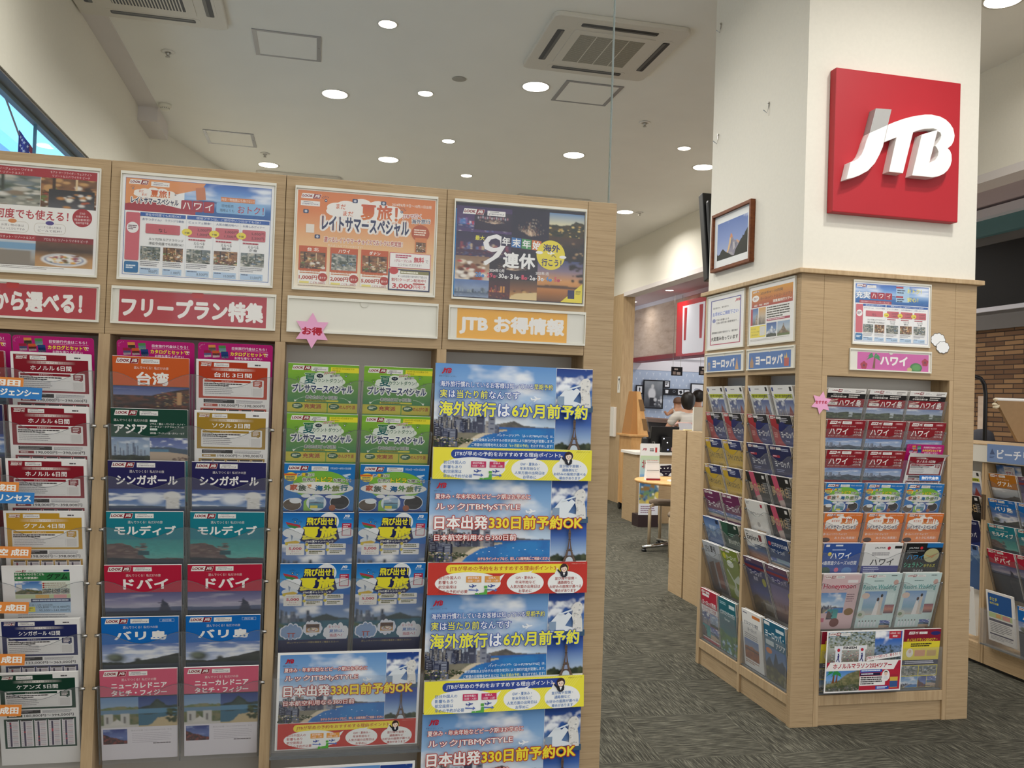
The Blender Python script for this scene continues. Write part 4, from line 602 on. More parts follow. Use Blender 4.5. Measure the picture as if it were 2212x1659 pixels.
# posters on the wood column
def a_notice():
    a = Art(297, 420, '#f0eeea'); a.R(26, 30, 246, 362, '#5a5aa0'); a.G(26, 200, 246, 192, '#5a5aa0', '#b83a5a'); a.R(33, 37, 232, 348, '#f0eeea'); jtb(a, 226, 50, 24, '#c0203a'); a.T('国内旅行も、海外旅行も', 46, 88, 14, '#26242c', 130, .012); a.T('お早めにご検討下さい', 44, 128, 32, '#6a7ac0', 208, .02, o='#e4e8f6', ow=.06)
    a.E(56, 196, 14, 16, '#8a90c0'); a.T('円安の影響による', 76, 186, 16, '#3a3840', 104, .012); a.T('外国人観光客の需要増加で…', 76, 210, 16, '#3a3840', 180, .012); a.T('国際線航空座席や国内ホテル・観光地が', 40, 286, 16, '#2a2830', 212, .015); a.T('大変混み合っています', 34, 326, 34, '#1c1a20', 222, .03); return a
def a_tour():
    a = Art(297, 420, '#f0eeea'); a.G(14, 26, 272, 128, '#dc9c34', '#a82c2c'); look(a, 22, 34, 44); a.T('2024年4～10月発', 74, 46, 22, '#5a3420', 150, .015); a.T('ヨーロッパ・トルコ・エジプト', 76, 84, 22, '#6a2c24', 206, .015); a.T('添乗員同行ツアー', 160, 118, 22, '#f4efe6', 122, .025); a.T('成田・羽田・関空発', 32, 132, 15, '#f4efe6', 102, .02); a.E(42, 88, 24, 24, '#f2eee8'); a.ln(28, 82, 28, 2, 9, '#8a3a30', .5, 2)
    a.P(Pic(24, 40, '#3a68a8', '#8aa4c0', '#5a4a40').city(2, 10, 0, 1, .95, .3, .6, ['#c8b49a','#8a7460','#d8cab0']), 10, 160, 52, 122); a.R(10, 160, 14, 122, '#b02840'); a.P(Pic(24, 40, '#d8a050', '#c8b8a0', '#4a4a50').city(5, 10, 0, 1, .95, .3, .5, ['#8a7a68','#5a5048','#c8baa4']), 66, 160, 48, 122); a.ln(122, 166, 158, 5, 17, '#3a3830', .5, 4); a.R(122, 250, 150, 16, '#a82c4a'); a.ln(128, 254, 136, 1, 9, '#f0dce0', .6, 5)
    a.R(10, 290, 106, 84, '#ecd838'); a.T('デジタル', 14, 304, 12, '#5a5020', 36, .01); a.T('パンフレットは', 14, 326, 12, '#5a5020', 58, .01); a.T('こちらから→', 14, 348, 12, '#5a5020', 50, .01); a.R(76, 296, 36, 68, '#dad8d2')
    a.P(Pic(40, 50, '#24549a', '#5a84b8', '#2a3a4a').rd([(0,.6),(.4,.45),(.55,.2),(.7,.45),(1,.55)], '#8a98ac', .05, 3, '#dfe4ea').rd([(0,.8),(.5,.74),(1,.82)], '#22342c', .05, 4), 122, 280, 66, 100); a.P(Pic(40, 50, '#8aa4c4', '#b8c4cc', '#5a6a40').rd([(.05,.8),(.3,.6),(.45,.35),(.5,.1),(.55,.35),(.7,.6),(.95,.8)], '#6a5a48', .05, 6, '#a08a70').rc(0, 1, .85, 1, '#5f7040'), 194, 280, 78, 100); a.ln(12, 388, 262, 2, 8, '#a8a49e', .4, 6); return a
def palm(a, x, y, k):
    a.poly([(x-.1*k, y+k), (x+.06*k, y), (x+.18*k, y), (x+.16*k, y+k)], '#7a4a2c')
    for q in (-160, -130, -50, -20, 10, 170): r = math.radians(q); a.poly([(x, y), (x+.5*k*math.cos(r-.25), y+.4*k*math.sin(r-.25)), (x+.75*k*math.cos(r), y+.5*k*math.sin(r)+.25*k), (x+.4*k*math.cos(r+.3), y+.4*k*math.sin(r+.3))], '#2f8a4a')
def hibi(a, x, y, r):
    for k in range(5): q = math.radians(72*k-90); a.E(x+r*.6*math.cos(q), y+r*.6*math.sin(q), r*.5, r*.5, '#a81c38', 14)
    a.E(x, y, r*.3, r*.3, '#5a1020', 10)
def ex_hawaii(a): 
    palm(a, 124, 30, 56); hibi(a, 72, 72, 18); hibi(a, 410, 46, 18); a.E(360, 74, 34, 24, '#3a7a3c', 24); a.E(362, 72, 24, 15, '#5a9a4c', 20); a.E(324, 84, 14, 11, '#c8b478', 16); a.poly([(330, 92), (300, 98), (334, 100)], '#c8b478'); a.poly([(384, 90), (404, 98), (372, 98)], '#c8b478')
def ex_euro(k):
    def f(a):
        if k: a.poly([(28, 90), (28, 62), (40, 46), (48, 28), (56, 46), (66, 62), (66, 90)], '#a8805a'); a.R(374, 50, 44, 40, '#b84a3c'); a.poly([(374, 50), (380, 30), (386, 50), (396, 22), (404, 50)], '#d8b050')
        else: a.R(26, 44, 34, 46, '#9a8a78'); a.R(38, 60, 10, 30, '#3a5a9a'); a.poly([(368, 92), (378, 60), (388, 26), (398, 60), (410, 92)], '#c89a6a')
    return f
# ---------------------------------------------------------------- brochures on the column and far shelf
DESIGN = {}
def reg(k, fn): DESIGN[k] = fn
EU = lambda: Pic(50, 40, '#2a3a78', '#5a6a98', '#8a8a98').cl(4, 3, 0, .6, .5).city(6, 14, 0, 1, .95, .1, .5, ['#6a6470','#8a7a70','#b0a08c'])
reg('world', lambda: simple('#e9e7e2', [('R', 6, 10, 16, 20, '#3a4a8a'), ('R', 178, 8, 20, 22, '#2c2a2a'), ('L', 70, 16, 70, 1, 8, '#8a8688', .5, 3), ('R', 18, 44, 174, 22, '#c8cf3a'), ('T', '海外旅行説明会開催', 26, 47, 16, '#20241a', 158), ('R', 18, 178, 174, 5, '#c8b4a8'), ('L', 24, 190, 150, 8, 9, '#a09a98', .4, 5), ('R', 14, 186, 16, 8, '#a82c3a')], [(EU(), 18, 76, 86, 90), (Pic(40, 40, '#4a5a98', '#8a98b8', '#6a4a40').rd([(.2,.9),(.5,.3),(.8,.9)], '#8a3a34', .1, 3), 106, 76, 86, 90)]))
reg('eured', lambda: simple('#22306e', [('P', [(0, 0), (62, 0), (110, 180), (150, 297), (0, 297)], '#a82c34'), ('R', 60, 0, 150, 44, '#1c1a22'), ('L', 96, 12, 80, 3, 9, '#c8c4cc', .5, 3), ('E', 112, 92, 48, 60, '#1c2460'), ('T', 'ヨーロッパ', 80, 82, 34, '#f2f0f0', 116), ('T', 'Europe', 110, 126, 12, '#a8b0d8', 40), ('H', 6, 5), ('L', 12, 90, 36, 3, 10, '#d89a90', .5, 5)]))
reg('yel1', lambda: simple('#c8a42c', [('R', 60, 0, 150, 52, '#1d2a60'), ('L', 84, 14, 80, 3, 9, '#c8cce0', .5, 3), ('H', 4, 6), ('T', 'スペインフランス', 18, 84, 32, '#1c1810', 170), ('T', 'Family', 110, 142, 18, '#6a5a1c', 54), ('L', 30, 176, 150, 6, 12, '#8a741c', .4, 3)]))
reg('yel2', lambda: simple('#c8a42c', [('R', 60, 0, 150, 52, '#1d2a60'), ('L', 84, 14, 80, 3, 9, '#c8cce0', .5, 4), ('H', 4, 6), ('T', 'イギリススイス', 18, 84, 32, '#1c1810', 150), ('T', 'Family', 110, 142, 18, '#6a5a1c', 54), ('L', 30, 176, 150, 6, 12, '#8a741c', .4, 3)]))
reg('purple', lambda: simple('#6a1c50', [('H', 8, 6), ('L', 40, 40, 110, 1, 8, '#d8b8cc', .5, 3), ('T', 'ヨーロッパ', 30, 62, 36, '#f2eef0', 156)], [(ph_beach(), 0, 112, 210, 44)]))
reg('bluemt', lambda: simple('#3a5a8a', [('T', '海外旅行', 60, 44, 26, '#c8d4e4', 90), ('R', 160, 6, 34, 24, '#1c2a4a'), ('P', [(0, 150), (60, 90), (110, 120), (160, 84), (210, 130), (210, 297), (0, 297)], '#4a6a9a')], [(Pic(50, 50, '#3a5c96', '#7a98c4', '#2a4470', '#243a5c').rd([(0,.5),(.4,.35),(.7,.45),(1,.3)], '#56749c', .06, 3, '#8aa4c0'), 0, 0, 210, 170)]))
reg('green', lambda: simple('#14382c', [('T', '旅ものがたり', 52, 92, 30, '#dfe6d8', 136), ('R', 158, 10, 24, 16, '#d8d4cc'), ('P', [(0, 0), (90, 0), (40, 120), (0, 60)], '#2a5a44'), ('L', 70, 60, 90, 2, 11, '#8aa898', .5, 3)]))
reg('greyjp', lambda: simple('#b9bdc2', [('T', 'たびもの', 20, 20, 44, '#1c1c20', 60), ('T', '夏号', 92, 18, 40, '#26262a', 70), ('P', [(30, 130), (100, 110), (100, 260), (40, 270)], '#5a4a44'), ('P', [(110, 120), (180, 100), (180, 270), (120, 262)], '#7a4a3c'), ('R', 96, 96, 20, 180, '#8a8c92')], [(Pic(40, 40, '#8a9098', '#6a6a70', '#4a4442').nz(.4, 5), 0, 90, 210, 207)]))
reg('olive', lambda: simple('#7c8c34', [('H', 8, 6), ('E', 40, 44, 18, 18, '#c8c43c'), ('T', 'ヨーロッパ', 60, 34, 26, '#f0f2e4', 120), ('E', 90, 86, 40, 22, '#dfe4d4'), ('P', [(40, 120), (90, 180), (160, 140), (190, 170), (160, 200), (110, 190), (100, 260), (86, 260), (90, 200), (30, 130)], '#c8d0bc'), ('E', 90, 250, 30, 26, '#b8c0a8'), ('E', 180, 220, 30, 40, '#3c4a22')]))
reg('cruise', lambda: simple('#b01c38', [('H', 12, 8), ('R', 20, 26, 90, 14, '#e8e4e2'), ('T', 'ヨーロッパ周遊', 16, 62, 28, '#f2e8e8', 176), ('R', 0, 96, 210, 30, '#e8e2e0'), ('T', 'リバークルーズの旅', 22, 101, 20, '#a81c38', 168), ('R', 0, 278, 210, 6, '#e8e2e0')], [(EU(), 0, 128, 104, 74), (ph_city(), 106, 128, 104, 74), (ph_lagoon(), 0, 204, 104, 74), (ph_beach(), 106, 204, 104, 74)]))
reg('teal', lambda: simple('#136470', [('T', 'ビジネスクラスで行く', 22, 66, 26, '#eef2f2', 176), ('R', 130, 22, 66, 20, '#d0dcdc'), ('L', 20, 20, 80, 2, 9, '#a8c8cc', .5, 3), ('T', 'Europe', 70, 104, 18, '#c8dcdc', 60)], [(Pic(50, 60, '#1c5a68', '#2a6a70', '#3a7a5a', '#5a9ab0').rd([(0,.3),(.5,.45),(1,.35)], '#3a6a34', .1, 3, '#5a8a3c').tr(4, 30, 0, 1, .6, 1, .03, .09, ['#8ab8d0','#2a5a8a','#c8dce4']), 0, 120, 210, 177)]))
reg('navy', lambda: simple('#1b2050', [('H', 12, 8), ('L', 120, 14, 76, 2, 8, '#c8cce0', .5, 3), ('R', 22, 50, 70, 12, '#a82c3c'), ('L', 26, 53, 60, 1, 8, '#f0d8dc', .5, 4), ('T', 'ヨーロッパ', 28, 78, 34, '#f0f0f4', 140), ('L', 30, 124, 80, 2, 9, '#9aa4cc', .4, 5), ('P', [(0, 180), (210, 130), (210, 297), (0, 297)], '#2c3c7a')]))
reg('dream', lambda: simple('#141214', [('P', [(34, 0), (86, 0), (104, 120), (54, 140)], '#c8506c'), ('T', '夢の休日', 10, 56, 52, '#c8a878', 160), ('R', 166, 12, 24, 18, '#e0dcd8'), ('L', 160, 50, 40, 5, 12, '#8a8684', .5, 3), ('P', [(60, 130), (112, 120), (120, 220), (70, 230)], '#b8a49a')]))
reg('grand', lambda: simple('#e4e1da', [('T', 'JTBグランドツアー', 34, 62, 20, '#2c2a30', 140), ('R', 160, 12, 22, 18, '#b02840'), ('L', 10, 10, 40, 2, 8, '#8a8688', .5, 3), ('E', 100, 128, 16, 14, '#a8a29c'), ('R', 70, 160, 90, 5, '#c89a5a'), ('L', 40, 196, 130, 4, 10, '#a8a29c', .4, 3)]))
reg('explore', lambda: simple('#dcd9d4', [('T', 'Explore', 18, 22, 40, '#16161a', 126), ('R', 150, 14, 28, 34, '#7a2c30'), ('L', 14, 8, 60, 1, 7, '#6a6668', .5, 3)], [(Pic(50, 50, '#2c3a5a', '#3a5a8a', '#8a5a40', '#b8744a').cl(3, 3, 0, .5, .5), 0, 72, 210, 88)]))
reg('bizcls', lambda: simple('#16386a', [('T', 'ビジネスクラスの旅', 46, 26, 24, '#f2f2f4', 152), ('T', 'アジア・ヨーロッパ', 26, 64, 20, '#e8ecf2', 130), ('E', 24, 38, 14, 12, '#b8303c'), ('R', 60, 110, 120, 18, '#8aa4b4'), ('E', 180, 190, 24, 20, '#c8404c')], [(ph_beach(), 0, 112, 210, 44)]))
reg('pakeu', lambda: simple('#2a2c5c', [('R', 0, 0, 210, 26, '#5a4058'), ('T', 'JALPAK', 28, 8, 11, '#e8e4ec', 56), ('R', 0, 40, 210, 16, '#7a2c34'), ('T', 'ヨーロッパ', 40, 62, 30, '#d8d4e4', 130), ('T', '厳選', 66, 98, 22, '#b8b4cc', 46), ('E', 176, 116, 20, 22, '#a8a43c'), ('R', 130, 230, 80, 40, '#8a8478')], [(Pic(50, 60, '#2c3468', '#4a5488', '#6a5a50', '#3a342c').rd([(0,.6),(.3,.45),(.5,.6),(.8,.5),(1,.7)], '#4a4030', .1, 3, '#6a5a40'), 0, 120, 210, 177)]))
reg('pakdk', lambda: simple('#4a4670', [('R', 0, 0, 210, 26, '#6a4a5c'), ('T', 'JALPAK', 28, 8, 11, '#e8e4ec', 56), ('R', 0, 36, 210, 14, '#8a3a3c'), ('T', 'ヨーロッパ', 36, 60, 28, '#c8c0d4', 140), ('E', 190, 140, 22, 24, '#b8a84c')], [(Pic(50, 60, '#6a6490', '#8a7a98', '#8a6a60', '#4a4048').city(3, 20, 0, 1, .75, .05, .3, ['#5a4a50','#8a6a58','#6a5a60']), 0, 100, 210, 197)]))
reg('bizwh', lambda: simple('#e9e7e2', [('L', 12, 14, 70, 1, 9, '#5a5a70', .6, 3), ('R', 112, 14, 84, 16, '#d07a3a'), ('T', 'ビジネスクラス限定', 22, 56, 22, '#1c2a4a', 150), ('T', 'ヨーロッパ', 56, 88, 18, '#1c2a4a', 96), ('L', 20, 120, 150, 3, 10, '#8a8688', .4, 3), ('L', 16, 262, 150, 2, 9, '#a87a5a', .5, 5)], [(Pic(50, 40, '#5a7ab4', '#8a98b0', '#4a3c34', '#6a6a78').rd([(0,.4),(.5,.35),(1,.42)], '#8a4a2c', .1, 3, '#a8642c').rc(0, 1, .5, .56, '#3c3430'), 14, 150, 152, 104)]))
reg('euasia', lambda: simple('#16607c', [('R', 6, 6, 54, 16, '#e8e4e0'), ('R', 120, 22, 76, 16, '#d8e0e4'), ('T', 'ヨーロッパ・', 12, 46, 38, '#f2f4f4', 180), ('T', 'アジア', 112, 94, 30, '#f2f4f4', 90), ('R', 12, 96, 80, 24, '#c8d4d8'), ('E', 40, 150, 30, 14, '#d8803c')], [(Pic(60, 60, '#3a6aa4', '#6a8ab0', '#3a4434').rd([(0,.5),(.2,.3),(.35,.5),(.5,.1),(.6,.4),(.8,.25),(1,.5)], '#2c3a4a', .08, 3).rd([(0,.6),(.4,.55),(1,.7)], '#4a4a2c', .1, 4, '#7a7444'), 0, 130, 210, 167)]))
reg('cruisehw', lambda: simple('#35569e', [('R', 12, 6, 20, 12, '#e8e4e2'), ('R', 64, 7, 40, 8, '#dfe4ee'), ('L', 50, 32, 110, 1, 8, '#c8d4ea', .5, 3), ('T', 'ハワイ', 46, 48, 34, '#f4f5f8', 112), ('T', '4島周遊クルーズ10日間', 8, 92, 22, '#f0f2f6', 188), ('E', 92, 140, 12, 12, '#d86a8a'), ('E', 150, 146, 28, 20, '#5a8ac0'), ('E', 30, 148, 30, 24, '#3a5a4a'), ('E', 40, 56, 10, 10, '#e8d45a')]))
reg('pakwh', lambda: simple('#ebe9e6', [('T', 'JALPAK', 56, 20, 11, '#1c1a1c', 62), ('E', 136, 26, 9, 9, '#b8283c'), ('R', 168, 14, 40, 14, '#2a2828'), ('L', 46, 50, 110, 2, 10, '#6a6668', .4, 3), ('T', 'ハワイ', 46, 82, 36, '#201c1e', 130), ('R', 0, 120, 210, 177, '#3a3f86'), ('L', 14, 126, 90, 3, 10, '#c8cce4', .5, 3)], [(Pic(40, 30, '#8a9ab4', '#c8a868', '#8a6a40').tr(3, 14, 0, 1, .3, .9, .03, .08, ['#3a3430','#c8a090']), 140, 120, 70, 40)]))
reg('pakbk', lambda: simple('#15171a', [('R', 120, 0, 90, 24, '#1c70b0'), ('T', 'JALPAK', 18, 22, 10, '#e0e0e0', 58), ('E', 90, 26, 8, 8, '#d8303c'), ('L', 10, 40, 110, 2, 9, '#a8a8a8', .4, 3), ('T', 'ハワイ', 18, 62, 26, '#2a8ac8', 96), ('T', 'シェラトン', 10, 104, 26, '#4ab08a', 110), ('T', 'ホテルズ', 124, 112, 18, '#c8c43c', 66), ('T', 'ワイキキ', 70, 142, 14, '#e0e0e0', 56), ('E', 156, 66, 44, 38, '#b8b484'), ('P', [(112, 60), (150, 70), (198, 50), (160, 80)], '#c88a4a')]))
reg('honey', lambda: simple('#d9bcbc', [('H', 12, 10), ('R', 0, 0, 210, 8, '#e6d4d2'), ('T', 'Honeymoon', 12, 52, 34, '#b83a54', 178), ('R', 140, 32, 56, 16, '#e8e2e0'), ('L', 150, 108, 46, 4, 12, '#8a6a70', .35, 3), ('R', 0, 236, 50, 22, '#c86a80'), ('E', 110, 262, 26, 24, '#7a4a44'), ('E', 178, 204, 26, 20, '#8a6a3c')], [(ph_hono(60, 44), 8, 100, 138, 110), (ph_lagoon(), 60, 190, 60, 54)]))
def a_wed():
    a = simple('#c9dcd8', [('H', 12, 8), ('L', 60, 38, 80, 1, 8, '#5a7a78', .5, 3), ('T', 'Resort Wedding', 6, 60, 34, '#5a9a98', 186), ('L', 150, 10, 50, 1, 8, '#3a4a4a', .5, 4), ('R', 148, 104, 46, 60, '#d8e8e4'), ('E', 24, 222, 24, 22, '#c8ccc0'), ('E', 184, 48, 14, 14, '#c8a49a'), ('E', 30, 120, 22, 16, '#e0c8b8')], [(Pic(50, 50, '#7aa0cc', '#a8c0d8', '#8ab0c4', '#c8c0b4'), 22, 96, 124, 130), (Pic(30, 30, '#8a5a6a', '#c88a7a', '#5a4a5a'), 148, 170, 54, 48), (ph_beach(), 140, 256, 60, 41)])
    a.poly([(96, 150), (108, 150), (124, 226), (84, 226)], '#e8e4e0'); a.poly([(112, 128), (130, 128), (130, 224), (112, 224)], '#d8ccc0'); a.E(103, 140, 7, 10, '#4a3228', 14); a.E(121, 120, 7, 9, '#2a2020', 14); a.E(20, 222, 12, 10, '#8a9a7a', 14)
    for k in range(6): a.poly([(20+k*18, 262), (28+k*18, 262), (30+k*18, 290), (18+k*18, 290)], '#e4e8ea'); a.E(24+k*18, 258, 3, 4, '#4a3a34', 10)
    return a
reg('wed', a_wed)
def a_maraposter():
    a = Art(420, 297, '#f2efec'); a.P(Pic(130, 80, '#8aa0b4', '#b0b4ac', '#5a5648').tr(4, 420, 0, 1, 0, .48, .01, .035, ['#4a5a34','#6a7448','#8a8a70','#c8ccc4','#2c3a20']).tr(8, 260, .05, .95, .6, 1, .008, .02, ['#e0dcd8','#a83a48','#3a4a78','#c8a890']), 7, 6, 256, 150); a.P(Pic(50, 40, '#2450a4', '#3a6ab8', '#7a94b8', '#4a4a40').cl(3, 3, 0, .6, .45).tr(4, 160, 0, 1, .5, 1, .015, .05, ['#1c2a1c','#2c3a24','#3a4a34','#6a7a8a']), 263, 6, 150, 140)
    look(a, 12, 8, 62); mystyle(a, 76, 10, 50); a.R(340, 6, 66, 36, '#b8283a'); a.T('12月8日（日）', 346, 12, 10, '#f4e8e6', 54, .015); a.T('開催！', 360, 26, 10, '#f4e8e6', 28, .015)
    a.R(44, 72, 176, 20, '#e8e6e2'); a.T('FINISH', 92, 75, 13, '#1c1a28', 72, .04); a.R(50, 72, 34, 82, '#dfe2e8'); a.R(178, 72, 34, 82, '#dfe2e8'); a.E(67, 92, 8, 8, '#b8283a'); a.E(195, 92, 8, 8, '#b8283a')
    for x in (67, 195): a.E(x, 112, 4, 5, '#2a2a6a', 10); a.poly([(x-5, 118), (x+6, 116), (x+3, 134), (x+10, 150), (x+5, 150), (x-1, 136), (x-8, 148), (x-12, 146), (x-4, 132)], '#2a2a6a')
    a.poly([(222, 128), (410, 108), (410, 130), (222, 150)], '#f2efec'); a.T('JTBツアーで行って、走ろう！！', 226, 128, 17, '#b0203a', 182, .03, rot=-6)
    a.P(Pic(70, 40, '#3a78c0', '#7aa8d8', '#8a8a78').rd([(0,.7),(.4,.5),(.7,.2),(1,.1)], '#6a6a48', .08, 3, '#8a8460').rd([(0,.8),(.5,.75),(1,.7)], '#46503a', .1, 4, '#6a6a64').tr(5, 200, 0, 1, .55, .85, .008, .03, ['#3c4a2c','#55603c','#7a7a58']).tr(3, 120, 0, 1, .86, 1, .006, .018, ['#3a3448','#a87a6a','#2a2a30','#d8d4d0']), 7, 180, 182, 110); palm(a, 44, 200, 50); palm(a, 62, 208, 40)
    a.R(7, 150, 406, 42, '#f0ece8'); a.poly([(400, 150), (413, 150), (413, 192), (376, 192)], '#b0203a'); a.poly([(7, 150), (26, 150), (7, 180)], '#b0203a'); a.T('ホノルルマラソン2024ツアー', 42, 158, 24, '#b0203a', 322, .03); a.R(189, 192, 224, 98, '#b8263c'); a.R(192, 190, 120, 14, '#1c54b0'); a.ln(198, 193, 106, 1, 9, '#e8f0fa', .6, 2); a.R(192, 206, 112, 14, '#1c2040'); a.ln(198, 209, 100, 1, 9, '#e8e8f0', .6, 4); a.R(190, 222, 142, 46, '#f2efec'); a.ln(196, 226, 128, 4, 10, '#4a4448', .6, 5); a.R(280, 272, 74, 16, '#1c54b0'); a.ln(288, 275, 58, 2, 6, '#e8f0fa', .6, 6)
    a.E(334, 222, 22, 28, '#f2efec', 28); a.E(334, 212, 9, 11, '#e8c8b4', 20); a.poly([(325, 210), (327, 200), (341, 200), (343, 210), (338, 205), (330, 205)], '#2a201c'); a.poly([(320, 240), (326, 224), (342, 224), (348, 240)], '#e4e2e4'); a.R(358, 218, 44, 64, '#d8b44c'); a.R(358, 250, 44, 30, '#3a5a90'); a.R(358, 218, 44, 12, '#a8283a'); return a
def a_mara():
    a = simple('#e6d43a', [('R', 0, 0, 210, 62, '#8a1830'), ('H', 26, 12), ('E', 180, 22, 28, 10, '#2a2a6a'), ('T', 'ホノルルマラソン2024ツアー', 20, 46, 15, '#eedc3c', 174), ('L', 44, 72, 130, 2, 10, '#3a3420', .6, 3), ('E', 42, 120, 20, 22, '#f0ece0'), ('E', 42, 112, 8, 10, '#e0c0ac'), ('R', 70, 106, 60, 32, '#d89a70'), ('R', 140, 108, 54, 30, '#c8a45a'), ('R', 0, 156, 210, 26, '#1c2044'), ('L', 20, 162, 170, 2, 8, '#e0e0ec', .5, 5), ], [(ph_dine(41, 0), 4, 186, 96, 50), (ph_dine(42, 0), 104, 186, 102, 50), (ph_hono(50, 34), 0, 240, 104, 56), (ph_dusk(), 106, 240, 48, 56), (ph_beach(), 156, 240, 54, 56)])
    a.ln(144, 288, 56, 1, 6, '#2a2a2a', .6, 3); return a
reg('mara', a_mara)
reg('guam', lambda: cover('#b8741e', 'グアム', [(Pic(60, 40, '#c8ccd0', '#a8b0b8', '#6a7078').cl(3, 3, 0, .6, .5).rd([(.5,.9),(.8,.6),(1,.7)], '#3a3430', .1, 3), 0, 88, 210, 66)], tx=(54, 112, 44, 30)))
reg('tahiti', lambda: simple('#eceae6', [('R', 14, 14, 182, 110, '#2a5a9a'), ('T', 'タヒチ', 26, 36, 22, '#e8e03c', 60), ('T', '私だけの旅', 26, 64, 14, '#e8e03c', 70), ('R', 14, 126, 182, 30, '#b8cc8a'), ('R', 70, 130, 40, 22, '#d8a04a'), ('R', 120, 130, 60, 24, '#d88a80'), ('R', 14, 164, 182, 14, '#24264a'), ('L', 20, 186, 170, 6, 10, '#6a6a70', .4, 3), ('R', 14, 250, 182, 8, '#24264a'), ('L', 20, 264, 170, 3, 8, '#8a8a90', .4, 5)], [(ph_lagoon(), 100, 30, 96, 94)]))
reg('bali', lambda: cover('#0c6cbe', 'バリ島', [(ph_bali(), 0, 86, 210, 66)], tx=(34, 144, 44, 30), badge='改訂版'))
reg('maldives', lambda: cover('#167e8e', 'モルディブ', [(ph_lagoon(), 0, 86, 210, 66)]))
reg('dubai', lambda: cover('#b91c3c', 'ドバイ', [(ph_dubai(), 0, 86, 210, 66)], tx=(50, 124, 42, 34)))
reg('singapore', lambda: cover('#262258', 'シンガポール', [(ph_merlion(), 0, 86, 210, 66)]))
reg('taiwan', lambda: cover('#cf5d27', '台湾', [(ph_taiwan(), 0, 88, 210, 66)], tx=(64, 90, 44, 40)))
reg('asia', a_asia); reg('nc', a_nc); reg('hawaii', a_hawaii); reg('hawaiisl', lambda: a_hawaii(True)); reg('pregreen', a_green); reg('family', a_family); reg('natsu', a_natsu); reg('late', a_late); reg('tag', a_tag); reg('guamfly', a_guamflyer)
reg('hono', lambda: a_sheet('#8a1426', 'ホノルル 6日間', '羽田発')); reg('guam4', lambda: a_sheet('#c8992c', 'グアム 4日間')); reg('sing4', lambda: a_sheet('#20285c', 'シンガポール 4日間', big='123,000円～363,000円')); reg('cairns', lambda: a_sheet('#123c2c', 'ケアンズ 5日間', big='180,800円～394,500円'))
reg('taipei', lambda: a_sheet('#b83c1e', '台北 3日間')); reg('seoul', lambda: a_sheet('#a8842c', 'ソウル 3日間'))
_mesh = {}
def dmesh(k):
    if k not in _mesh:
        a = DESIGN[k](); a.t = 3.5; a2 = a
        _mesh[k] = retop(a)
    return _mesh[k]
def retop(a, t=3.5, **kw):                               # art was drawn for a 1 mm sheet: move it out to the cover of a thicker booklet
    for V in a.V: V[:, 1] -= (t-1.)
    for V in a.V: V[:, 0] *= .98
    a.t = t; a.w *= .98; return a.mesh('print', outline=getattr(a, 'outline', None), back=getattr(a, 'back', '#f1eee8'), **kw)
# ================================================================ the room
def carpet():
    m = bpy.data.materials.new('carpet_tiles'); m.use_nodes = True; nt = m.node_tree; b = nt.nodes['Principled BSDF']; b.inputs['Roughness'].default_value = .95; b.inputs['Specular IOR Level'].default_value = .1
    N = nt.nodes.new; L = nt.links.new; tc = N('ShaderNodeTexCoord')
    def streak(sc, r):
        mp = N('ShaderNodeMapping'); mp.inputs['Scale'].default_value = sc; mp.inputs['Rotation'].default_value = (0, 0, r); nz = N('ShaderNodeTexNoise'); nz.inputs['Scale'].default_value = 1; nz.inputs['Detail'].default_value = 4; nz.inputs['Roughness'].default_value = .65
        L(tc.outputs['Object'], mp.inputs[0]); L(mp.outputs[0], nz.inputs['Vector']); return nz
    a, c = streak((10, 170, 1), 0), streak((170, 10, 1), 0)
    ck = N('ShaderNodeTexChecker'); ck.inputs['Scale'].default_value = 2; ck.inputs[1].default_value = (1, 1, 1, 1); ck.inputs[2].default_value = (0, 0, 0, 1); L(tc.outputs['Object'], ck.inputs['Vector'])
    mx = N('ShaderNodeMix'); mx.data_type = 'FLOAT'; L(ck.outputs['Fac'], mx.inputs[0]); L(a.outputs['Fac'], mx.inputs[2]); L(c.outputs['Fac'], mx.inputs[3])
    rp = N('ShaderNodeValToRGB'); e = rp.color_ramp.elements; e[0].position = .36; e[0].color = (*lin('#34332c'), 1); e[1].position = .66; e[1].color = (*lin('#7d7a6b'), 1); k = e.new(.5); k.color = (*lin('#4d4b42'), 1)
    L(mx.outputs[0], rp.inputs[0])
    big = N('ShaderNodeTexNoise'); big.inputs['Scale'].default_value = 2.5; L(tc.outputs['Object'], big.inputs['Vector'])
    ml = N('ShaderNodeMix'); ml.data_type = 'RGBA'; ml.blend_type = 'MULTIPLY'; ml.inputs[0].default_value = .25; L(rp.outputs[0], ml.inputs[6]); L(big.outputs['Fac'], ml.inputs[7]); L(ml.outputs[2], b.inputs['Base Color'])
    bp = N('ShaderNodeBump'); bp.inputs['Strength'].default_value = .4; bp.inputs['Distance'].default_value = .004; L(mx.outputs[0], bp.inputs['Height']); L(bp.outputs[0], b.inputs['Normal']); return m
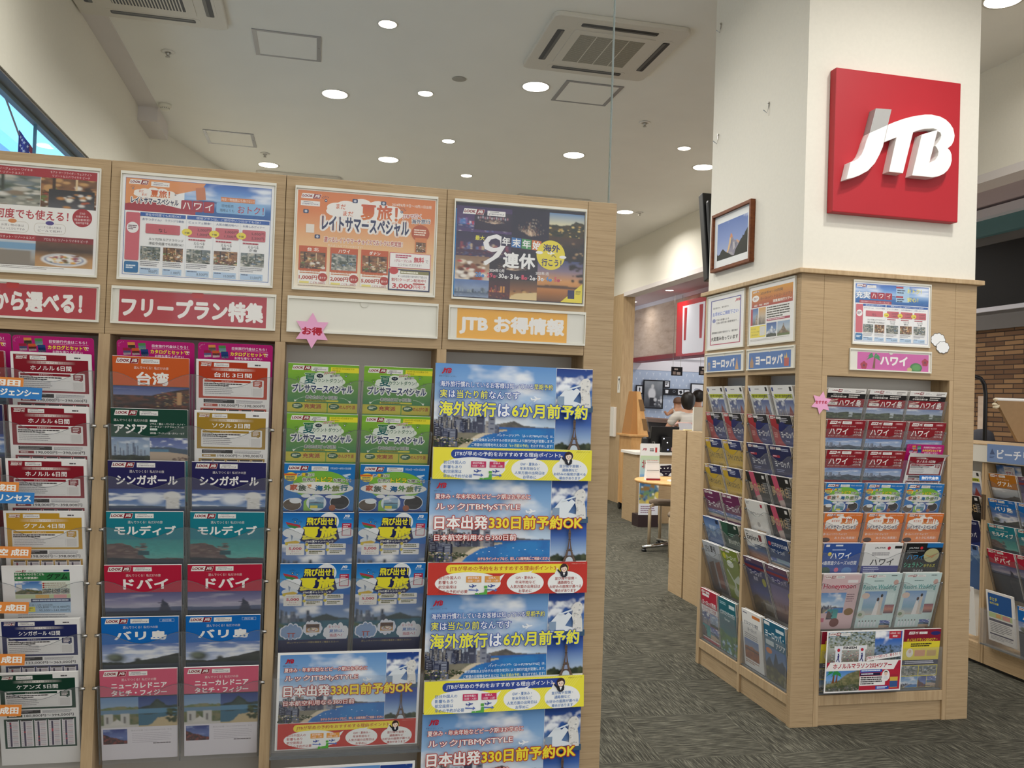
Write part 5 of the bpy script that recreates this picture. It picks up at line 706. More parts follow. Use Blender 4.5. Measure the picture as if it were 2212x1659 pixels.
def brickm():
    m = bpy.data.materials.new('long_brown_bricks'); m.use_nodes = True; nt = m.node_tree; b = nt.nodes['Principled BSDF']; b.inputs['Roughness'].default_value = .8
    tc = nt.nodes.new('ShaderNodeTexCoord'); mp = nt.nodes.new('ShaderNodeMapping'); mp.inputs['Rotation'].default_value = (math.pi/2, 0, math.pi/2); br = nt.nodes.new('ShaderNodeTexBrick')
    br.inputs['Scale'].default_value = 1; br.inputs['Brick Width'].default_value = .26; br.inputs['Row Height'].default_value = .05; br.inputs['Mortar Size'].default_value = .006
    br.inputs['Color1'].default_value = (*lin('#6a4c33'), 1); br.inputs['Color2'].default_value = (*lin('#a07c55'), 1); br.inputs['Mortar'].default_value = (*lin('#3a2a20'), 1); br.inputs['Bias'].default_value = -.2
    sx = nt.nodes.new('ShaderNodeSeparateXYZ'); cx = nt.nodes.new('ShaderNodeCombineXYZ'); nt.links.new(tc.outputs['Object'], sx.inputs[0]); nt.links.new(sx.outputs[1], cx.inputs[0]); nt.links.new(sx.outputs[2], cx.inputs[1]); nt.links.new(cx.outputs[0], br.inputs['Vector']); nt.links.new(br.outputs[0], b.inputs['Base Color']); return m
LAV = mat('corridor_ceiling_paint', '#cbbcc0', .9, noise=.02, nscale=(2, 2, 2)); BEAM = mat('pale_beam_paint', '#dcdce4', .7, noise=.02, nscale=(2, 2, 2)); GREYP = mat('grey_fascia', '#6d6a68', .7, noise=.04, nscale=(4, 4, 4)); TEAL = mat('teal_fascia', '#5a8488', .6, noise=.04, nscale=(4, 4, 4))
BLK = mat('matt_black_board', '#08080a', .7, noise=.1, nscale=(4, 4, 4)); TILE = mat('corridor_floor_tile', '#b8b2a8', .5, noise=.08, nscale=(3, 3, 3)); FASC = wood_mat('pale_wood_fascia', '#b09a86', '#c9b5a2', '#d6c6b6', (2, 2, 9)); DRED = mat('dark_red_band', '#8a1a22', .5, noise=.05, nscale=(4, 4, 4))
struct(bx('floor', -3, 4.62, -5, 17, -.05, 0, carpet())); struct(bx('floor', 4.62, 12, -5, 22, -.05, -.002, TILE))
struct(bx('ceiling', -1.9, 4.55, 1.9, 17, CEIL, CEIL+.1, CEILM)); struct(bx('ceiling', 4.7, 12, -5, 22, 3.72, 3.8, LAV))
def wallpoly(name, pts, z0, z1, m):
    w = MB(); n = len(pts); 
    w.add([(x, y, z0) for x, y in pts]+[(x, y, z1) for x, y in pts], [tuple(range(n))[::-1], tuple(range(n, 2*n))]+[(i, (i+1) % n, n+(i+1) % n, n+i) for i in range(n)]); return struct(w.build(name, m))
wl = MB().box(-1.664, -1.59, -5, 8.62, 3.08, CEIL).box(-1.664, -1.59, 8.0, 8.62, 0, 3.08).box(-1.664, -1.59, -5, 3.2, 0, 3.08).box(-1.664, -1.59, 3.2, 8.0, 0, .9)
struct(wl.build('wall_left', WALL)); wallpoly('wall_left', [(-1.59, 8.62), (-1.664, 8.62), (-1.22, 10.16), (.35, 14.5), (.45, 14.46), (-1.10, 10.1)], 0, CEIL, WALL)
struct(bx('wall_back', .3, 4.7, 14.5, 14.6, 0, CEIL, WALL))
struct(bx('trim_1', -1.59, -1.43, 1.9, 5.2, CEIL-.012, CEIL, TRIMM)); struct(bx('trim_16', -1.59, -1.43, 6.14, 8.05, CEIL-.012, CEIL, TRIMM)); struct(bx('trim_2', -1.59, -1.43, 8.05, 8.6, CEIL-.14, CEIL, TRIMM))
# window in the left wall, the bright blue hall light outside it
WF = mat('blue_grey_window_frame', '#7d97a6', .4, .3, noise=.04, nscale=(5, 5, 5)); STEELF = mat('window_reveal_metal', '#6d6862', .45, .5, noise=.2, nscale=(2, 5, 5))
wn = MB().box(-1.664, -1.60, 3.2, 8.0, 3.066, 3.08).box(-1.664, -1.60, 7.97, 8.0, .9, 3.066).build('window_1', STEELF); struct(wn)
fr = MB().box(-1.70, -1.664, 3.2, 8.05, 3.04, 3.08).box(-1.70, -1.664, 7.97, 8.05, .9, 3.04); fr.build('window_frame', WF, wn); MB().box(-1.685, -1.678, 3.2, 7.97, .9, 3.04).build('window_pane', GLASS, wn); MB().box(-1.69, -1.673, 5.66, 5.672, .9, 3.04).build('pane_joint', mat('dark_blue_joint', '#3f6f86', .4, noise=.05), wn)
CY = mat('cyan_cove_light', '#7fdcf4', .5, emis='#8fdcff', estr=1.1, noise=.02); HB = mat('glowing_hall_blue', '#a8c8e8', .8, noise=.03, nscale=(2, 2, 2), emis='#7fa9dc', estr=.42)  # the hall wall colour glows by itself, standing in for light falling on it
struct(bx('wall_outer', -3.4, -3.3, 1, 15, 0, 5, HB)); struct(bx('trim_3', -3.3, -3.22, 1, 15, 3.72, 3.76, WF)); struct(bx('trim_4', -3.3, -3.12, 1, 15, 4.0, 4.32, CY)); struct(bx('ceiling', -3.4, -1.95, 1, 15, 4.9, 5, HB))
fl = thing('small_flag', 'small star spangled flag on a thin pole outside the left window', 'flag', (-1.93, 6.08, 2.30))
MB().tube([(.0, -.42, 1.1), (0, .12, .8), (0, .26, .35)], .006).build('flag_pole', mat('pink_beige_pole', '#b8a0a0', .5, noise=.05), fl)
FLB = mat('flag_blue', '#2540a8', .7, noise=.1, nscale=(30, 30, 30)); FLW = mat('flag_white', '#e6e6ee', .7, noise=.03, nscale=(30, 30, 30)); FLR = mat('flag_red', '#b8303c', .7, noise=.05, nscale=(30, 30, 30))
fm = MB()
for i in range(8):
    for j in range(7):
        f = lambda u, v: (u*.042, .10+.012*math.sin(u*5), .84-u*.055-v*.05)
        u0, v0 = i/8*2.4, j
        P = [f(u0, v0), f(u0+.3, v0), f(u0+.3, v0+1), f(u0, v0+1)]; fm.add(P+[(x, y+.003, z) for x, y, z in P], [(0, 1, 2, 3), (7, 6, 5, 4)], 0 if i < 5 and j < 5 else (1 if j % 2 else 2))
for i in range(4):
    for j in range(4):
        u = .2+i*.36; c = f(u, j*1.1+.7); c = (c[0], c[1]-.004, c[2]); s = .012
        fm.add([(c[0]+s*(1 if k % 2 == 0 else .4)*math.cos(k*math.pi/5), c[1], c[2]+s*(1 if k % 2 == 0 else .4)*math.sin(k*math.pi/5)) for k in range(10)], [tuple(range(10))], 1)
fm.build('cloth', [FLB, FLW, FLR], fl)
# right boundary: bulkhead over the open front, wall beyond the post
struct(bx('wall_right', 4.55, 4.7, -5, 12.70, 3.21, CEIL, WALL)); struct(bx('wall_right', 4.55, 4.7, 12.70, 17, 0, CEIL, WALL)); struct(bx('trim_5', 4.53, 4.72, -5, 12.66, 3.15, 3.21, TRIMM))
po = bx('trim_6', 4.535, 4.72, 12.67, 17, 0, 3.2, WOODV); struct(po)
tag(MB().box(4.49, 4.534, 12.83, 13.2, 1.0, 1.46).build('white_box', WHITE, bevel=.004), 'flat white box mounted on the wood wall below the number 7', 'box')
def sheet(name, a, loc, rz, label, cat, group=None, tilt=0., **kw):
    o = link(bpy.data.objects.new(name, a.mesh(name, **kw))); o.location = loc; o.rotation_euler = (tilt, 0, rz); return tag(o, label, cat, group)
H = math.pi/2
s7 = Art(110, 250, '#eceae2'); s7.T('7', 30, 30, 180, '#16161a', 55, .02, sk=.05); sheet('number_plate', s7, (4.534, 12.77, 1.68), -H, 'white number 7 plate on the wood wall left of the passage', 'sign')
# mall corridor beyond: shop fascia opposite, brick wall
struct(MB().box(7, 7.3, 9.6, 19.3, 2.56, 3.64).build('wall_opposite', FASC)); struct(bx('trim_7', 6.97, 7.3, 9.6, 19.3, 3.64, 3.72, BEAM)); struct(bx('trim_8', 6.96, 7.3, 9.6, 19.3, 2.47, 2.56, DRED))
struct(bx('wall_brick', 7, 7.2, 4.5, 9.6, 0, 2.43, brickm())); struct(bx('trim_9', 6.97, 7.2, 4.5, 9.6, 2.43, 2.62, GREYP)); struct(bx('trim_10', 6.94, 7.2, 4.5, 9.6, 2.62, 2.665, BEAM)); struct(bx('trim_11', 6.97, 7.2, 4.5, 9.6, 3.34, 3.43, GREYP)); struct(bx('trim_12', 6.9, 7.2, 4.5, 9.6, 3.43, 3.6, TEAL)); struct(bx('trim_13', 6.8, 7.2, 4.5, 9.6, 3.6, 3.69, BEAM))
tag(bx('fascia_board', 6.96, 7.06, 4.6, 9.55, 2.67, 3.335, BLK), 'long black fascia board above the brick wall at far right', 'sign board')
tag(bx('brick_wall_plank', 6.97, 7.0, 8.02, 8.12, .9, 1.72, FASC), 'narrow upright wooden board on the brick wall', 'board')
WP = mat('glowing_blue_grey_wallpaper', '#aebfd8', .8, noise=.02, nscale=(2, 2, 2), emis='#aebfd8', estr=.12)  # wallpaper given a faint glow of its own in place of shop light
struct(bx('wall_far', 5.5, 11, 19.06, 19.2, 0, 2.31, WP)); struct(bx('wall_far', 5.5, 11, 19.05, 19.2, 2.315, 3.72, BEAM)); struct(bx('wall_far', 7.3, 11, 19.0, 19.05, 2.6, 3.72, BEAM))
wa = Art(4000, 1150, '#aebfd8')
for j in range(9):
    for i in range(24): x = 60+i*165+(80 if j % 2 else 0); y = 40+j*125; wa.poly([(x, y), (x+12, y), (x+22, y+22), (x+34, y), (x+46, y), (x+28, y+38), (x+26, y+66), (x+18, y+66), (x+18, y+36)], '#d6e0ee', i+j == 0)
wp = sheet('wall_far', wa, (8.2, 19.055, 1.15), 0, '', ''); del wp['label'], wp['category']; struct(wp)
def wallframe(x0, x1, z0, z1, label, fn, y=19.0, name='wall_picture', cat='picture', bd='#14161e', bw=25):
    w, h = (x1-x0)*1000, (z1-z0)*1000; a = Art(w, h, bd, 25.); a.R(bw, bw, w-2*bw, h-2*bw, '#dde2ea'); fn(a, w, h); return sheet(name, a, ((x0+x1)/2, y+.03, z0), 0, label, cat, back=bd)
def f_cook(a, w, h): a.P(Pic(50, 64, '#8a929a', '#6d737c', '#3a3e46').nz(.3, 5).el(.45, .2, .1, .1, '#c8ccd0', .4).el(.42, .48, .24, .26, '#d4d8de', .3).rc(.3, .62, .62, .95, '#2a2c34').tr(3, 20, .6, 1, .6, .95, .04, .12, ['#9aa0a8','#4a4e56','#d0d4da']), 25, 25, w-50, h-50)
wallframe(7.35, 7.84, 1.43, 2.09, 'large grey photograph in a black frame on the far blue wall', f_cook)
wallframe(7.17, 7.34, 1.76, 1.96, 'small white picture with a dark figure left of the large photograph', lambda a, w, h: a.poly([(w*.5, h*.2), (w*.62, h*.4), (w*.52, h*.8), (w*.44, h*.8), (w*.42, h*.4)], '#1a1c24'))
wallframe(7.85, 8.0, 1.92, 2.09, 'small white picture with black lettering right of large photograph', lambda a, w, h: (a.ln(30, 40, w-60, 2, 34, '#1a1c24', .7, 3)))
def f_strip(a, w, h):
    a.R(0, 0, w, h, '#14161e'); a.poly([(40, 30), (120, 30), (112, 110), (48, 110)], '#dde2ea'); a.E(260, 60, 34, 30, '#8a92a0'); a.E(260, 58, 24, 22, '#14161e'); a.R(360, 15, 130, 115, '#dde2ea'); a.poly([(380, 60), (440, 30), (470, 90), (420, 120)], '#14161e'); a.R(520, 20, 120, 110, '#dde2ea'); a.R(540, 80, 80, 18, '#14161e')
wallframe(7.845, 8.5, 1.75, 1.905, 'black strip with white drawings below the small lettered picture', f_strip)
wallframe(8.52, 8.85, 1.49, 2.05, 'white picture with grey scribble at the right of far wall', lambda a, w, h: a.cloud(w*.25, h*.2, w*.5, h*.16, '#9aa2b0'))
wallframe(6.98, 7.16, 1.68, 1.79, 'dark strip with the number 11 at left of the far wall', lambda a, w, h: (a.R(0, 0, w, h, '#14161e'), a.R(30, 25, 40, 60, '#dde2ea'), a.T('11', 35, 32, 44, '#14161e', 30, .03), a.R(90, 30, 60, 44, '#dde2ea')))
for x0, x1, l in ((6.75, 6.98, 'left'), (7.33, 7.56, 'right')):
    b = Art(230, 170, '#1c1416', 12.); b.ln(60, 30, 110, 1, 40, '#d8cfc8', .8, 3); b.R(30, 90, 60, 60, '#a8988c'); b.R(110, 100, 80, 50, '#d8cfc8')
    t = sheet('hanging_sign', b, ((x0+x1)/2, 16, 2.1 if l == 'left' else 2.13), 0, 'small black hanging sign under the red band, '+('left one' if l == 'left' else 'right one half behind the column'), 'sign', 'black hanging signs', back='#1c1416')
    for q in (-.08, .08): 
        r = MB().tube([(q, 0, .17), (q, 0, 1.58)], .004, 6).build('hanging_rod', METAL, t)
# red shop sign opposite, face mark left out
sg = thing('shop_sign', 'lit red and white box sign on the shop front across the corridor', 'sign', (6.955, 15.5, 2.49))
LRED = mat('lit_red', '#c81018', .4, emis='#d81420', estr=.12, noise=.02); LWH = mat('lit_white', '#f0f2f6', .4, emis='#e8eef8', estr=.3, noise=.01)
bx('sign_box', -.14, 0, -1.0, .46, -.012, 1.03, LRED, sg, .006)
zp = MB().prism([(-.47, .03), (-.43, .015), (.42, .015), (.46, .04), (.49, .93), (-.49, .93)], [], -.010, 0).build('white_panel', LWH, sg, (-.141, -.335, 0)); zp.rotation_euler.z = -H
for P in ([(-.40, .89), (-.28, .89), (-.31, .27), (-.40, .27)], [(.27, .89), (.42, .89), (.39, .27), (.30, .27)]):
    st = MB().prism(P, [], -.014, -.01).build('red_stripe', LRED, sg, (-.141, -.335, 0)); st.rotation_euler.z = -H
# ================================================================ ceiling fittings
def downlight(x, y, r, label, z=CEIL, vis=True, w=None):
    t = thing('downlight', label, 'ceiling light', (x, y, z-.0006), 'ceiling downlights')
    MB().lathe([(r*.98, -.001), (r*1.13, -.006), (r*1.13, 0), (r*.98, 0)], n=28).build('trim_ring', WHITE, t, smooth=True)
    MB().lathe([(r, -.003), (r, -.0045)], n=28).build('diffuser', mat('lamp_glow', '#ffffff', .5, emis='#fff4e0', estr=9., noise=.01), t)
    l = bpy.data.lights.new('lamp', 'AREA'); l.shape = 'DISK'; l.size = r*1.8; l.color = (1, .975, .93); l.energy = w or (LAMP_W if r > .08 else SPOT_W); l.spread = math.radians(155)
    lo = link(bpy.data.objects.new('lamp', l)); lo.parent = t; lo.location = (0, 0, -.012); lo['kind'] = 'light'; return t
for x, y, r, l in ((.06, 7.25, .1, 'large round downlight nearest above the blank sign holder'), (1.58, 6.58, .1, 'large round downlight just left of the square air conditioner'), (.64, 9.08, .1, 'large round downlight further back above the orange poster'), (2.4, 8.29, .1, 'large round downlight beyond the glass edge, below the access panel'), (3.77, 8.27, .1, 'large downlight touching the column edge in view'), (-.59, 9.74, .1, 'downlight close above the far left air conditioner'), (3.75, 10.53, .1, 'far low downlight left of the hanging screen'), (3.85, 4.36, .1, 'bright downlight at top right corner, right of column'), (.37, 5.77, .058, 'small downlight highest in view, right of the grey framed hatch'), (.77, 7.0, .058, 'small downlight level with the large one, under the speaker'), (1.14, 8.23, .058, 'small downlight third down the middle row'), (1.52, 9.44, .058, 'smallest downlight, last of the middle row above the dark poster'), (3.32, 7.72, .058, 'small downlight just left of the column and its hooks')): downlight(x, y, r, l, w=LAMP_W*.22 if x == 3.85 else None)
for i, (x, y, w) in enumerate(((2.75, 2.6, .7), (2.4, 2.05, .55), (.3, 3.9, .8), (1.3, 4.3, .17), (-.8, 4.3, .3), (3.6, 12.4, .5), (1.9, 11.8, 1))): downlight(x, y, .1, 'added round downlight in the ceiling overhead, unseen outside the frame, number %d from the front' % (i+1), w=LAMP_W*w)  # extra unseen downlights, added to brighten the display fronts and column
for i, (x, y) in enumerate(((6.54, 15.7), (6.59, 17.8), (6.0, 12.0), (5.9, 9), (5.9, 6.2), (8.2, 16.5), (8.2, 18))): downlight(x, y, .075, ['corridor downlight in front of the red shop sign', 'far corridor downlight at the edge of the wood post'][i] if i < 2 else 'corridor downlight out of view, number %d along the mall' % i, 3.72, w=LAMP_W*(.14 if i < 2 else .5))
def rrect(w, h, r):
    P = []
    for cx, cy, a0 in ((w/2-r, h/2-r, 0), (-w/2+r, h/2-r, 90), (-w/2+r, -h/2+r, 180), (w/2-r, -h/2+r, 270)): P += [(cx+r*math.cos(math.radians(a0+15*k)), cy+r*math.sin(math.radians(a0+15*k))) for k in range(7)]
    return P
GRIL = mat('dusty_filter_grille', '#8a8474', .8, noise=.12, nscale=(30, 30, 30)); ACP = mat('aircon_panel', '#d4cec2', .45, noise=.02, nscale=(4, 4, 4))
def slab(P, z0, z1):
    n = len(P); return MB().add([(x, y, z0) for x, y in P]+[(x, y, z1) for x, y in P], [tuple(range(n))[::-1], tuple(range(n, 2*n))]+[(i, (i+1) % n, n+(i+1) % n, n+i) for i in range(n)])
def aircon(x, y, label, slat=False, rz=0.):
    t = thing('ceiling_air_conditioner', label, 'air conditioner', (x, y, CEIL), 'ceiling air conditioners', rz)
    slab(rrect(.92, .92, .05), -.032, 0).build('panel', ACP, t, bevel=.006)
    g = slab(rrect(.56, .56, .01), -.037, -.031).build('intake_frame', ACP, t); 
    gm = MB()
    if slat:
        gm.box(-.22, .22, -.22, .22, -.0375, -.037, 1)
        for k in range(22): gm.box(-.215+k*.0195, -.207+k*.0195, -.22, .22, -.0395, -.0375, 0)
    else:
        gm.box(-.225, .225, -.225, .225, -.0385, -.037, 0)
        for k in range(1, 4): gm.box(-.225+k*.1125-.003, -.225+k*.1125+.003, -.225, .225, -.0395, -.0385, 1)
        for k in range(30): gm.box(-.225, .225, -.225+k*.015, -.2235+k*.015, -.0388, -.0385, 1)
    gm.build('intake_grille', [GRIL, ACP] if not slat else [ACP, DGREY], t)
    for k in range(4):
        a = k*H; s = MB(); n = 0
        P = rrect(.52, .05, .012); P = [(p[0], p[1]-.365) for p in P]; P = [(p[0]*math.cos(a)-p[1]*math.sin(a), p[0]*math.sin(a)+p[1]*math.cos(a)) for p in P]
        f = rrect(.58, .085, .03); f = [(p[0], p[1]-.365) for p in f]; f = [(p[0]*math.cos(a)-p[1]*math.sin(a), p[0]*math.sin(a)+p[1]*math.cos(a)) for p in f]
        q = slab(f, -.0335, -.032).build('outlet_rim', ACP, t); slab(P, -.0345, -.0335).build('outlet_slot', DGREY, q)
        P2 = rrect(.50, .02, .008); P2 = [(p[0], p[1]-.352) for p in P2]; P2 = [(p[0]*math.cos(a)-p[1]*math.sin(a), p[0]*math.sin(a)+p[1]*math.cos(a)) for p in P2]; slab(P2, -.037, -.0345).build('louvre', mat('grey_louvre', '#55534f', .5, noise=.05), q)
    return t
aircon(1.83, 5.70, 'square ceiling air conditioner with dusty grille behind the glass edge'); aircon(-1.12, 5.67, 'ceiling air conditioner with slatted intake cut by the top left edge', True)
aircon(-.28, 10.45, 'far air conditioner just above the panel between left and orange posters'); aircon(2.7, 10.5, 'far air conditioner above the dark fireworks poster')
def hatch(x, y, s, label):
    t = thing('ceiling_access_hatch', label, 'access hatch', (x, y, CEIL), 'ceiling access hatches'); f = MB(); h = s/2
    for a0, a1, b0, b1 in ((-h, h, -h, -h+.022), (-h, h, h-.022, h), (-h, -h+.03, -h+.022, h-.022), (h-.03, h, -h+.022, h-.022)): f.box(a0, a1, b0, b1, -.006, 0)
    f.build('hatch_frame', ALU, t); bx('hatch_panel', -h+.03, h-.03, -h+.022, h-.022, -.004, 0, CEILM, t); bx('latch', h-.02, h-.012, -.03, .03, -.009, -.006, ALU, t)
hatch(-.285, 6.34, .46, 'grey framed square hatch at upper left, left of the small downlight'); hatch(2.0, 6.6, .46, 'square hatch in the ceiling just below the nearest air conditioner'); hatch(-.9, 8.85, .46, 'dim square hatch at far left near the wall corner')
def sprinkler(x, y, label):
    t = thing('sprinkler_head', label, 'sprinkler', (x, y, CEIL), 'ceiling sprinklers'); MB().lathe([(.045, 0), (.05, -.004), (.03, -.012), (.026, -.006)], n=20).build('cover_ring', WHITE, t, smooth=True)
    MB().lathe([(.02, -.006), (.014, -.02), (.008, -.032), (.016, -.038), (.016, -.041)], n=14).build('nozzle', METAL, t, smooth=True)
sprinkler(-1.14, 6.72, 'sprinkler head left of the grey framed hatch'); sprinkler(-.60, 9.28, 'sprinkler head just above the far left downlight'); sprinkler(2.69, 7.12, 'sprinkler head right of the glass edge, left of the column'); sprinkler(3.93, 10.49, 'small sprinkler beside the far low downlight')
t = thing('smoke_detector', 'cream dome smoke detector at the left ceiling trim', 'smoke detector', (-1.36, 7.98, CEIL)); MB().lathe([(.055, 0), (.055, -.02), (.05, -.03)], n=24).build('base', FRAME, t, smooth=True); MB().lathe([(.042, -.03), (.04, -.045), (.02, -.055), (.004, -.057)], n=24).build('sensor_dome', FRAME, t, smooth=True)
MB().add([(.0415*math.cos(q), .0415*math.sin(q), z) for k in range(8) for q in (k*.785, k*.785+.5) for z in (-.034, -.042)], [(4*k, 4*k+1, 4*k+3, 4*k+2) for k in range(8)]).build('sensor_slots', DGREY, t)
tag(MB().lathe([(.05, 0), (.055, -.004), (.045, -.007), (.003, -.007)], (.98, 6.6, CEIL), 24).build('ceiling_speaker', mat('speaker_mesh', '#a8a294', .8, noise=.08, nscale=(200, 200, 200)), smooth=True), 'small round speaker grille left of the nearest air conditioner', 'speaker')
# glass partition standing on the left display wall
gp = thing('glass_partition', 'tall clear glass pane standing on top of the left display wall', 'glass pane', (-.3, 2.85, 2.153)); bx('pane', -.9, 1.252, -.005, .005, 0, CEIL-2.155, GLASS, gp); bx('pane_edge', 1.2525, 1.256, -.006, .006, 0, CEIL-2.155, GEDGE, gp)
# ================================================================ display carcasses
def frame_box(name, o, m, parent, rz): ob = o.build(name, m, parent); return ob
wall = thing('brochure_display_wall', 'long oak brochure display wall with four bays at left', 'display wall', (0, 2.7, 0))
B = [(-1.07, -.613), (-.582, -.125), (-.095, .361), (.391, .836)]; OT, OB, TOPZ = 1.653, .15, 2.153
cols = [-1.10, -.5975, -.11, .376, .8365]
for i in range(4):
    x0, x1 = (-1.25 if i == 0 else cols[i]+.0008), cols[i+1]-.0008
    bx('header_panel', x0, x1, 0, .02, OT, TOPZ, WOOD, wall, .0012)
    bx('back_board', B[i][0]-.004, B[i][1]+.004, .135, .15, .1, OT+.06, BACKW, wall); bx('toe_panel', x0, x1, .0, .02, 0, OB, WOOD, wall); bx('bay_ledge', B[i][0], B[i][1], .0, .135, OB-.02, OB, WOODV, wall)
    bx('bay_top', B[i][0], B[i][1], .02, .135, OT, OT+.018, WOODV, wall)
for a, b in ((-1.25, -1.07), (-.613, -.582), (-.125, -.095), (.361, .391)): bx('stile', a, b, 0, .15, OB, OT, WOODV if b-a < .05 else WOOD, wall, .001)
bx('end_panel', .8365, .933, 0, .3, 0, TOPZ, WOOD, wall, .0012); bx('stile', .836, .8365, 0.001, .15, OB, OT, WOODV, wall); bx('rear_panel', -1.25, .8365, .28, .3, 0, TOPZ, WOOD, wall); bx('top_board', -1.25, .8365, .02, .28, TOPZ-.02, TOPZ, WOODV, wall)
# wood clad column
struct(bx('column', 2.246, 3.204, 3.772, 4.80, 2.178, CEIL, WALL))
colm = thing('column_display_unit', 'oak clad column base with brochure bays on two faces', 'display unit', (2.238, 3.764, 0))
cx, cy = 2.238, 3.764; W, D = .972, 1.05
def cb(name, x0, x1, y0, y1, z0, z1, m=WOOD, bev=.001): return bx(name, x0-cx, x1-cx, y0-cy, y1-cy, z0, z1, m, colm, bev)
cb('corner_panel', 2.238, 2.3585, 3.764, 3.784, 0, 2.155); cb('corner_panel', 2.238, 2.258, 3.784, 3.799, 0, 2.155); cb('end_panel', 3.0885, 3.21, 3.764, 3.784, 0, 2.155); cb('end_panel', 3.19, 3.21, 3.784, 4.814, 0, 2.155); cb('rear_panel', 2.258, 3.19, 4.795, 4.814, 0, 2.155)
cb('header_panel', 2.3595, 3.0875, 3.764, 3.784, 1.673, 2.155); cb('stile', 2.3595, 2.387, 3.764, 3.90, .0, 1.673, WOODV); cb('stile', 3.064, 3.0875, 3.764, 3.90, .0, 1.673, WOODV)
cb('bay_ledge', 2.387, 3.064, 3.764, 3.90, .098, .145, WOODV); cb('toe_panel', 2.387, 3.064, 3.774, 3.79, 0, .098); cb('back_board', 2.36, 3.09, 3.90, 3.912, 0, 1.74, BACKW); cb('bay_top', 2.387, 3.064, 3.784, 3.90, 1.673, 1.69, WOODV)
cb('header_panel', 2.238, 2.258, 3.799, 4.774, 1.678, 2.155); cb('header_panel', 2.238, 2.258, 4.774, 4.814, 0, 2.155, WOODV); cb('stile', 2.238, 2.374, 4.272, 4.298, 0, 1.678, WOODV); cb('stile', 2.258, 2.374, 3.785, 3.799, 0, 1.678, WOODV); cb('stile', 2.258, 2.374, 4.774, 4.79, 0, 1.678, WOODV)
for a, b in ((3.799, 4.272), (4.298, 4.774)): cb('bay_ledge', 2.238, 2.374, a, b, .098, .145, WOODV); cb('toe_panel', 2.248, 2.262, a, b, 0, .098); cb('bay_top', 2.258, 2.374, a, b, 1.678, 1.69, WOODV)
cb('back_board', 2.374, 2.386, 3.912, 4.79, 0, 1.74, BACKW); cb('cap_rail', 2.214, 3.236, 3.74, 4.84, 2.155, 2.178, WOODV, .003)
# low shelf at far right (faces -X)
sh = thing('low_brochure_shelf', 'low oak brochure shelf at the right edge behind the column', 'shelf unit', (3.963, 4.5, 0))
def sb(name, y0, y1, x0, x1, z0, z1, m=WOOD, bev=.001): return bx(name, x0, x1, y0-4.5, y1-4.5, z0, z1, m, sh, bev)
for y0, y1 in ((3.55, 4.525), (4.57, 5.3)):
    sb('toe_panel', y0, y1, .0, .02, .02, .115); sb('bay_ledge', y0, y1, .0, .13, .115, .13, WOODV); sb('back_board', y0, y1, .13, .14, .1, 1.22, BACKW)
sb('door_stile', 4.531, 4.549, 0, .14, 0.02, 1.222, WOODV); sb('door_stile', 4.552, 4.57, 0, .14, 0.02, 1.222, WOODV); sb('carcass', 3.55, 5.3, .142, .42, 0.02, 1.222); sb('counter_top', 3.5, 5.3, -.012, .45, 1.225, 1.33, mat('white_counter_band', '#d8d4c8', .5, noise=.03), .003); sb('counter_surface', 3.5, 5.3, -.014, .452, 1.33, 1.338, WOODV)
sb('end_stile', 4.005, 4.03, 0, .14, .02, 1.222, WOODV); sb('plinth', 3.55, 5.3, .02, .4, 0, .02, DGREY)
for y in (4.54, 4.561): sb('door_pull', y-.006, y+.006, -.004, 0, .88, 1.03, mat('bronze_pull', '#5c4a38', .4, .4, noise=.05))
# ================================================================ acrylic racks and brochures
TL = .29; SA, CA = math.sin(TL), math.cos(TL)
def W2(f, x, y):                                          # frame (ox, oy, rz) -> world
    return (f[0]+x*math.cos(f[2])-y*math.sin(f[2]), f[1]+x*math.sin(f[2])+y*math.cos(f[2]))
_cnt = {}
def place(name, key, f, xc, zt, d, label, cat, group=None, n=0, spare=None, dx=0., tilt=TL, rz=0., hh=.297):
    me = dmesh(key); s, c = math.sin(tilt), math.cos(tilt)
    for k in range(n, -1, -1):
        o = link(bpy.data.objects.new(name, me)); o.data.name = name
        y = -d+.0035*c+hh*s+k*.0066; z = zt-hh*c+.0035*s-(.0012*((k*7) % 3) if k else 0)
        o.location = (*W2(f, xc+(((k*5) % 3)-1)*.0006*(k > 0), y), z); o.rotation_euler = (tilt, 0, f[2]+rz)
        if k == 0: tag(o, label, cat, group)
        else: tag(o, spare or 'spare behind '+label, cat, (spare or label)[:60]+' spares' if n > 1 else group)
    return o
